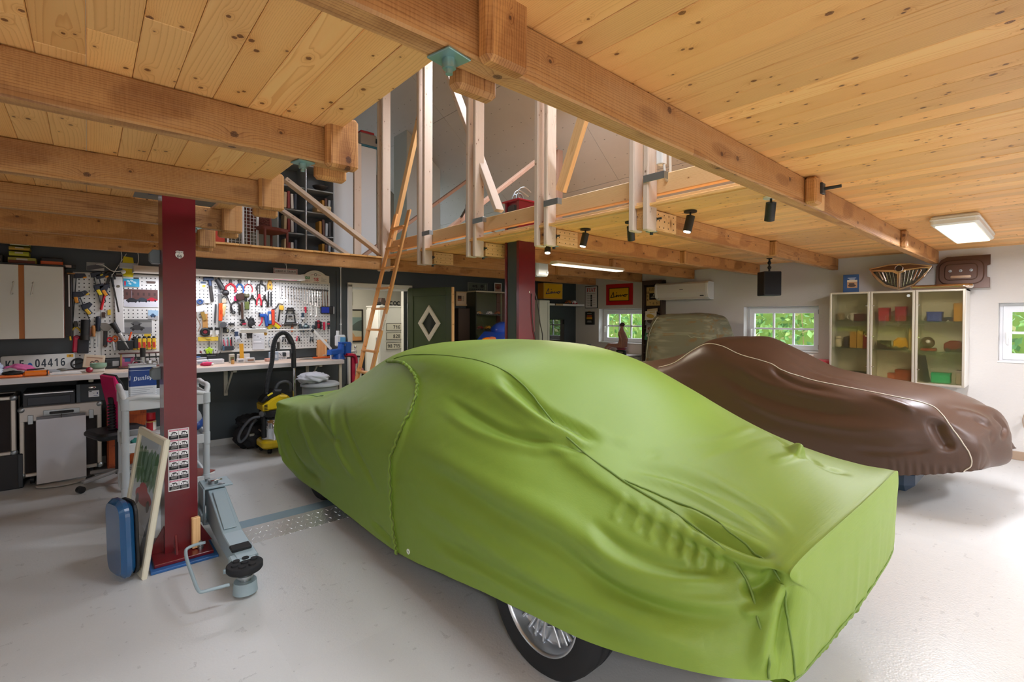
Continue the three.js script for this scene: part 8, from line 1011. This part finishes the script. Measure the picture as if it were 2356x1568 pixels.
  for (const [b, s, zo, w, hh, c, k, l] of I) {
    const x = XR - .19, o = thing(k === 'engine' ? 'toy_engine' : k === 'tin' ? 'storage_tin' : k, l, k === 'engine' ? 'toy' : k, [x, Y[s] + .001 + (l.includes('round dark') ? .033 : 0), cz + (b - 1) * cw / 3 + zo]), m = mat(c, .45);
    if (k === 'mug' || k === 'cup') { part(o, 'body', lathe([[0, 0], [w * .42, 0], [w * .5, hh * .2], [w * .5, hh], [w * .44, hh], [w * .42, .01]], 22), m); if (k === 'mug') part(o, 'handle', tor(.024, .007, 8, 16), m, [0, hh * .5, -w * .5], [0, PI / 2, 0]); else part(o, 'band', mv(tor(w * .5, .003, 6, 22), 0, hh * .8, 0, PI / 2), mat(0x8a7a5a, .5)); }
    else if (k === 'helmet') { part(o, 'shell', mv(sph(w / 2, 20, 14), 0, w * .45, 0), m); part(o, 'badge', mv(sph(.022, 12, 8), -w * .42, w * .55, .01), mat(0xd8d0c8, .3)); }  // the small pale ball is a highlight painted onto the shell
    else if (k === 'engine' || k === 'model') { part(o, 'body', mv(ext([[-w / 2, .02], [w / 2, .02], [w / 2, hh * .7], [w * .2, hh], [-w * .3, hh], [-w / 2, hh * .6]], .08, .01), 0, 0, 0, 0, PI / 2, 0), m); for (const q of [-1, 1]) part(o, 'wheel', mv(cy(.02, .02, .09, 14), 0, .02, q * w * .3, 0, 0, PI / 2), mBlk); }
    else if (k === 'album') { part(o, 'cover', bx(.16, hh, w, .003), m, [0, hh * .48, 0], [-.16, 0, 0]); part(o, 'pages', bx(.15, hh * .96, w * .7, .001), mat(0xcfc8b8, .7), [.004, hh * .48, 0], [-.16, 0, 0]); }
    else if (k === 'book') { part(o, 'cover', bx(.14, hh, w, .003), m, [0, hh / 2, 0]); part(o, 'pages', bx(.13, hh * .96, w * .7, .001), mat(0xe2dac6, .7), [.008, hh / 2, 0]); }
    else { part(o, 'body', bx(k === 'radio' ? .1 : .12, hh, w, .005), m, [0, hh / 2, 0]); part(o, 'lid', bx(k === 'radio' ? .102 : .125, hh * .2, w + .004, .003), mat(new THREE.Color(c).multiplyScalar(.8).getHex(), .45), [0, hh * .9, 0]); }
  }
}
// things on the glass cabinet
const CT = 1.802;
{ const t = thing('book', 'thick blue hardback with a sepia car photo standing on the glass cabinet', 'book', [7.12, CT + .11, -1.73], [0, -PI / 2 + .2, 0]); part(t, 'pages', bx(.15, .212, .045, .001), mat(0xd9d2c2, .6)); part(t, 'cover', mg(mv(bx(.158, .22, .004, .001), 0, 0, .025), mv(bx(.158, .22, .004, .001), 0, 0, -.025), mv(bx(.005, .22, .054, .001), -.078, 0, 0)), mat(0x1c4a7c, .4)); part(t, 'print', sheet(.11, .15), printed(120, 160, g => { g.fillStyle = '#1c4a7c'; g.fillRect(0, 0, 120, 160); g.fillStyle = '#dfe6ee'; g.fillRect(10, 6, 94, 7); g.fillRect(28, 20, 60, 6); g.fillStyle = '#b98a60'; g.fillRect(4, 34, 112, 104); g.fillStyle = '#4a3428'; g.beginPath(); g.ellipse(58, 108, 44, 18, 0, 0, 7); g.fill(); g.fillRect(24, 74, 60, 24); g.fillStyle = '#dcc9a8'; g.fillRect(4, 34, 112, 26); }), [.012, 0, .0275]); }
{
  const t = thing('radiator_grille', 'chrome V-shaped car radiator grille with mesh and round badge on the glass cabinet', 'grille', [7.1, CT, -1.25], [0, -PI / 2, 0]), ch = mat(0xd8cfc6, .1, 1), out = [[0, .004], [-.14, .055], [-.225, .15], [-.29, .255], [-.285, .275], [-.1, .31], [0, .315], [.1, .31], [.285, .275], [.29, .255], [.225, .15], [.14, .055]];
  const s = shp(out); for (const q of [-1, 1]) { const p = new THREE.Path(); [[q * .012, .035], [q * .125, .075], [q * .2, .155], [q * .255, .235], [q * .22, .245], [q * .06, .225], [q * .012, .195]].forEach((v, i) => i ? p.lineTo(...v) : p.moveTo(...v)); p.closePath(); s.holes.push(p); }
  part(t, 'surround', ext(s, .07, .006, 6), ch); part(t, 'brow', mv(ext(shp([[-.28, .262], [-.1, .3], [.1, .3], [.28, .262], [.05, .245], [0, .215], [-.05, .245]]), .075, .004), 0, 0, .002), mat(0x6d4a34, .25, .6));
  part(t, 'bar', mv(bx(.014, .2, .02, .004), 0, .115, .034), ch); for (const q of [-1, 1]) for (let i = 0; i < 5; i++) { const x = .045 + i * .035; part(t, 'slat', bar([q * (x * .82), .05 + i * .021, .01], [q * (x + .012), .235, .02], .007, .016, .002), ch); }
  const mesh = []; for (let i = 0; i < 15; i++) mesh.push(mv(bx(.46 - Math.max(0, 9 - i) * .026, .0035, .003, 0), 0, .05 + i * .013, -.006)); for (let i = -16; i <= 16; i++) mesh.push(mv(bx(.003, .19 - Math.abs(i) * .0055, .003, 0), i * .014, .145 + Math.abs(i) * .003, -.006)); const me = part(t, 'mesh', mg(...mesh), mat(0x8f8270, .35, .8)); part(t, 'back', mv(ext(shp([[0, .03], [-.13, .07], [-.255, .24], [.255, .24], [.13, .07]]), .004, 0), 0, 0, -.024), mBlk);
  part(t, 'badge', mg(mv(tor(.032, .007, 8, 28), 0, .258, .04), mv(cy(.03, .03, .012, 24), 0, .258, .036, PI / 2)), mat(0x4a3a34, .25, .5)); part(t, 'badge_ring', mv(tor(.036, .005, 8, 28), 0, .258, .042), ch);
}
{ const t = thing('bumper', 'rounded chrome bumper piece lying on the glass cabinet', 'bumper', [7.05, CT + .03, -.88]); part(t, 'tube', tube([[0, 0, -.24], [0, 0, -.1], [0, .0, .1], [0, .002, .2], [.03, .002, .235]], .026, 60, 18), mat(0xd2c2b2, .1, 1)); part(t, 'end', sph(.026, 16, 12), chrome, [.03, .002, .235]); part(t, 'end', sph(.026, 16, 12), chrome, [0, 0, -.24]); }
{ const o = rshape(.52, .36, .02), t = thing('metal_panel', 'brown pressed steel panel with a rounded bulge and three studs leaning above the glass cabinet', 'panel', [7.26, CT + .19, -.74], [0, -PI / 2, 0]); const bm = mat(0x54392a, .35, .3); t.rotation.set(-.1, -PI / 2, 0, 'YXZ'); part(t, 'plate', ext(shp([[-.2, -.18], [.23, -.18], [.23, -.07], [.205, -.06], [.205, .06], [.23, .07], [.23, .18], [-.12, .18], [-.17, .15], [-.21, .08], [-.21, -.12]]), .008, .002), bm); part(t, 'bulge', ext(rshape(.37, .27, .1), .03, .008, 10), bm, [-.0, .0, .012]); part(t, 'inner_bulge', ext(rshape(.27, .18, .05), .02, .007, 8), bm, [0, .0, .03]); for (let i = -1; i < 2; i++) part(t, 'stud', mg(mv(cy(.014, .014, .01, 16), 0, 0, 0, PI / 2), mv(sph(.009, 10, 8), 0, 0, .008)), zinc, [i * .085, .012, .043]); part(t, 'slot', ext(rshape(.17, .032, .012), .012, .003), mat(0xb9aa98, .2, .9), [0, -.055, .04]); }
// red toolbox and cup under the middle window
{ const t = thing('toolbox', 'red metal toolbox below the middle window', 'toolbox', [7.14, .86, -2.03]); part(t, 'box', bx(.22, .12, .2, .006), mat(0xb31a26, .35)); part(t, 'lid', bx(.225, .03, .205, .006), mat(0xd05058, .35), [0, .072, 0]); part(t, 'latch', bx(.006, .04, .03, .002), chrome, [-.112, .045, .0]); }
{ const t = thing('tin', 'small cream tin on the shelf beside the red toolbox', 'tin', [7.12, .952, -2.17]); part(t, 'body', cy(.036, .036, .055, 22), mat(0xe2d8c6, .4), [0, .027, 0]); part(t, 'label', cy(.0365, .0365, .02, 22), mat(0xc08a6a, .5), [0, .026, 0]); }
{ const t = thing('window_bench', 'narrow white bench with papers under the middle window', 'bench', [7.16, .0, -2.4]); part(t, 'top', bx(.32, .03, 1.0, .003), white, [0, .78, 0]); for (const s of [-1, 1]) part(t, 'side', bx(.3, .76, .03, .003), mat(0xd8d8d8, .5), [0, .385, s * .46]); part(t, 'box', bx(.2, .14, .42, .004), mat(0xdcdcde, .5), [0.02, .865, -.15]); part(t, 'paper', bx(.2, .008, .28, .001), mat(0xe6e6e6, .6), [0, .94, -.1]); }
{ const t = thing('tap', 'chrome tap with a round wire on the wall past the brown car nose', 'tap', [7.27, .42, -.22]); part(t, 'body', mv(cy(.02, .02, .08, 16), 0, 0, 0, 0, 0, PI / 2), chrome); part(t, 'spout', mv(cy(.016, .016, .06, 14), -.03, -.03, 0), chrome); part(t, 'ring', tor(.09, .004, 6, 30), mat(0xb49a80, .5), [-.03, 0, 0], [0, .4, 0]); }
// joist at the camera's side and the block on it
jst(XL, XR, .14); { const b = struct('joist_block', mv(lumber(BM, .08, .14, .05, .01), 3.1, 2.185, -.0), mBeam); part(b, 'peg', mv(cy(.014, .014, .06, 10), 3.07, 2.17, -.05, PI / 2), darkgrey); }

// ---------------------------------------------------------------- loft contents
const LF = 2.278;
{ const t = thing('tall_cabinet', 'tall white cabinet in the loft behind the brown post', 'cabinet', [3.24, LF, -7.75]); part(t, 'side', bx(.79, 2.0, .02, .003), mat(0xe0e3e6, .45), [0, 1.0, .17]); part(t, 'body', bx(.78, 1.98, .34, .004), mat(0xcfd2d4, .5), [0, 1.0, -.02]); }
{ const t = thing('storage_box', 'clear plastic box with a blue lid on top of the tall white loft cabinet', 'box', [3.5, LF + 2.0, -7.7]); part(t, 'body', bx(.3, .22, .26, .02), mat(0x9a9690, .4), [0, .12, 0]); part(t, 'lid', bx(.32, .04, .28, .01), mat(0x2a6a80, .4), [0, .02, 0]); part(t, 'clip', bx(.03, .08, .02, .004), mat(0x24303c, .4), [.14, .13, .14]); part(t, 'content', bx(.24, .05, .2, .01), mat(0xb03038, .5), [0, .25, 0]); }
{
  const t = thing('bookcase', 'open grey bookcase of many shelves in the loft', 'bookcase', [2.38, LF, -7.35]), w = .78, sg = mat(0x9fa4a6, .5); for (const x of [-w / 2, -.02, w / 2]) part(t, 'side', bx(.02, 1.75, .36, .002), sg, [x, .875, 0]); part(t, 'back', bx(w, 1.75, .012, .002), mat(0x6f7273, .6), [0, .875, -.18]); for (let i = 0; i < 6; i++) part(t, 'shelf', bx(w - .02, .018, .35, .002), sg, [0, .06 + i * .33, 0]); part(t, 'rail', cy(.014, .014, 1.75, 12), steel, [-.02, .9, .2]);
}
const bks = [[0xc9b48e, 'tan'], [0x8a2f2a, 'dark red'], [0xd8d4cc, 'white'], [0x3a4250, 'slate blue'], [0xb8862e, 'mustard'], [0x5a3a30, 'brown'], [0xa9b0b6, 'pale grey'], [0x2c2c30, 'black']];
for (let s = 0; s < 3; s++) bks.forEach(([c, n], i) => { const h = .18 + .06 * h2(i, s, 3), b = thing('book', n + ' book standing on the ' + ['lowest', 'second lowest', 'third lowest'][s] + ' loft bookcase shelf', 'book', [2.06 + i * .045 + (i > 3 ? .36 : .02) - (s === 1 && i > 3 ? .04 : 0), LF + .07 + s * .33, -7.22]); part(b, 'cover', bx(.034, h, .16, .002), mat(c, .6), [0, h / 2, 0], [0, 0, (i % 3 - 1) * .03]); part(b, 'pages', bx(.026, h * .96, .15, .001), mat(0xd8d0c0, .7), [0, h / 2, -.008], [0, 0, (i % 3 - 1) * .03]); });
{ const t = thing('carton', 'flat cream and orange carton on the loft bookcase', 'box', [2.6, LF + .73, -7.2]); part(t, 'body', bx(.2, .09, .2, .003), mat(0xc9a878, .6), [0, .047, 0]); part(t, 'lid', bx(.204, .03, .204, .003), mat(0xd8c7a4, .6), [0, .08, 0]); }
{ const t = thing('bowl', 'dark round dish on an upper loft bookcase shelf', 'dish', [2.58, LF + 1.06, -7.2]); part(t, 'bowl', lathe([[0, 0], [.05, 0], [.1, .04], [.11, .06], [.1, .06], [.05, .015], [0, .012]], 24), mat(0x2c2a2a, .4)); part(t, 'content', mv(sph(.07, 16, 10), 0, .045, 0, 0, 0, 0, 1, .4, 1), mat(0x4a4642, .6)); }
{ // wicker chair
  const t = thing('wicker_chair', 'dark red-brown woven wicker chair in the loft beside the wire racks', 'chair', [1.66, LF, -6.62], [0, .35, 0]), wk = mat(0x6d3226, .65), N = 16, weave = []; const backAt = (u, v) => [-.16 + u * .32, .3 + v * .36 - .05 * Math.abs(u - .5), -.06 - v * .1];
  for (let i = 0; i <= N; i++) { const P = []; for (let k = 0; k <= 10; k++) { const q = backAt(k / 10, i / N); P.push([q[0], q[1], q[2] + .006 * ((k + i) % 2 ? 1 : -1)]); } weave.push(tube(P, .011, 20, 5)); }
  for (let k = 0; k <= 6; k++) weave.push(rod(backAt(k / 6, 0), backAt(k / 6, 1), .006, 6)); const bk = part(t, 'backrest', mg(...weave), wk); part(t, 'rim', tube([backAt(0, 0), backAt(0, 1), backAt(.5, 1.04), backAt(1, 1), backAt(1, 0)], .017, 60, 8), mat(0x7c3a2c, .6)); part(t, 'seat', mv(ext(rshape(.36, .36, .06), .05, .01), 0, .28, .1, PI / 2), wk); for (const x of [-.15, .15]) for (const z of [-.05, .26]) part(t, 'leg', cy(.016, .014, .27, 10), wk, [x, .135, z]);
}
const wire = mat(0xd2d4d6, .35, .6);
for (const [x, z, l, ry] of [[1.33, -6.5, 'white wire rack leaning upright in the loft, first of two', .1], [1.47, -6.42, 'white wire rack leaning upright in the loft beside the wicker chair', .2]]) {
  const t = thing('wire_rack', l, 'rack', [x, LF, z], [0, ry, 0]); for (const s of [-1, 1]) part(t, 'post', bx(.022, .62, .03, .003), wire, [s * .085, .31, 0]); const r = []; for (let i = 0; i < 15; i++) r.push(mv(cy(.0035, .0035, .17, 6), 0, .03 + i * .04, 0, 0, 0, PI / 2)); for (let k = -1; k < 2; k++) r.push(mv(cy(.0035, .0035, .6, 6), k * .042, .31, .004)); part(t, 'grid', mg(...r), wire);
}
{ const t = thing('folder_box', 'orange-red box in the loft behind the wire racks', 'box', [1.16, LF, -6.5]); part(t, 'body', bx(.1, .3, .12, .004), mat(0xd2401e, .5), [0, .15, 0]); part(t, 'back', bx(.1, .34, .1, .004), mat(0x3c1c18, .6), [-.1, .17, 0]); }
{ const t = thing('chair', 'blue metal chair frame seen through the gap round the red lift post', 'chair', [.2, LF + .0, -3.78]); const bl = mat(0x1d4a80, .4); for (const x of [-.09, .12, .2]) part(t, 'leg', bx(.045, .5, .05, .006), bl, [x, .25, -.12]); part(t, 'rail', bx(.3, .06, .04, .006), bl, [.08, .33, -.1]); part(t, 'seat', bx(.36, .05, .3, .01), bl, [.03, .5, -.2]); }
{ const t = thing('skateboard', 'box of steel tubes and rods lying behind the purlin in the loft', 'rods', [3.5, LF, -5.0]); part(t, 'base', bx(.4, .05, .9, .006), mat(0x5a5550, .6), [0, .025, 0]); for (const x of [-.1, -.04]) part(t, 'post', cy(.012, .012, .5, 10), zinc, [x, .3, .3]); part(t, 'pipe', rod([-.1, .5, .3], [.2, .38, -.4], .014, 10), darkgrey); }

// ---------------------------------------------------------------- outdoors: lawn, hedge, fence
struct('lawn', bx(60, .1, 60, 0), mat(0x55702e, .95), [3, -.18, -4]);
function hedge(label, x, z0, z1, seed, side) {
  const t = thing('hedge', label, 'hedge', [x, -.1, 0]); const leaf = new THREE.BufferGeometry(); leaf.setAttribute('position', new THREE.Float32BufferAttribute([0, 0, 0, .028, .045, .012, 0, .1, 0, -.028, .045, .012], 3)); leaf.setIndex([0, 1, 2, 0, 2, 3]); leaf.computeVertexNormals();
  const n = 9000, im = new THREE.InstancedMesh(leaf, new THREE.MeshPhysicalMaterial({ color: 0xffffff, roughness: .6, side: THREE.DoubleSide, transmission: .35, thickness: 0 }), n), m = new THREE.Matrix4(), q = new THREE.Quaternion(), c = new THREE.Color(); seedN = seed;
  for (let i = 0; i < n; i++) { const z = rr(z0, z1), y = rr(.02, 2.5), d = rnd() ** 2 * .5; const bulge = .25 * vn(z * 1.6, y * 1.8, seed); q.setFromEuler(new THREE.Euler(rr(-1.4, 1.4), rr(0, 6.3), rr(-1.4, 1.4))); m.compose(V(side * (d - bulge), y, z), q, V(1, 1, 1).multiplyScalar(rr(.8, 1.7))); im.setMatrixAt(i, m); const u = rnd(); c.setRGB(mix(.06, .3, u * u), mix(.16, .42, u), mix(.03, .08, u)); if (rnd() < .12) c.setRGB(.42, .4, .16); im.setColorAt(i, c); }
  im.name = 'leaves'; im.userData.kind = 'stuff'; t.add(im); part(t, 'branches', bx(.3, 2.3, z1 - z0, .05), mat(0x6f8a3c, .9), [side * .5, 1.15, (z0 + z1) / 2]);
  for (let i = 0; i < 10; i++) part(t, 'stem', rod([side * .1, 0, mix(z0, z1, (i + .5) / 10)], [side * -.05, 1.7, mix(z0, z1, (i + .5) / 10) + rr(-.3, .3)], .014, 6, .006), mat(0x8a7250, .8));
}
hedge('sunlit leafy hedge outside the window wall', 9.6, -16, 4, 11, 1); hedge('clipped leafy hedge outside the opposite wall', -3.6, -9, 3, 12, -1);

scene.traverse(o => { if (o.isLight && o.shadow) o.castShadow = true; });
renderer.render(scene, camera);
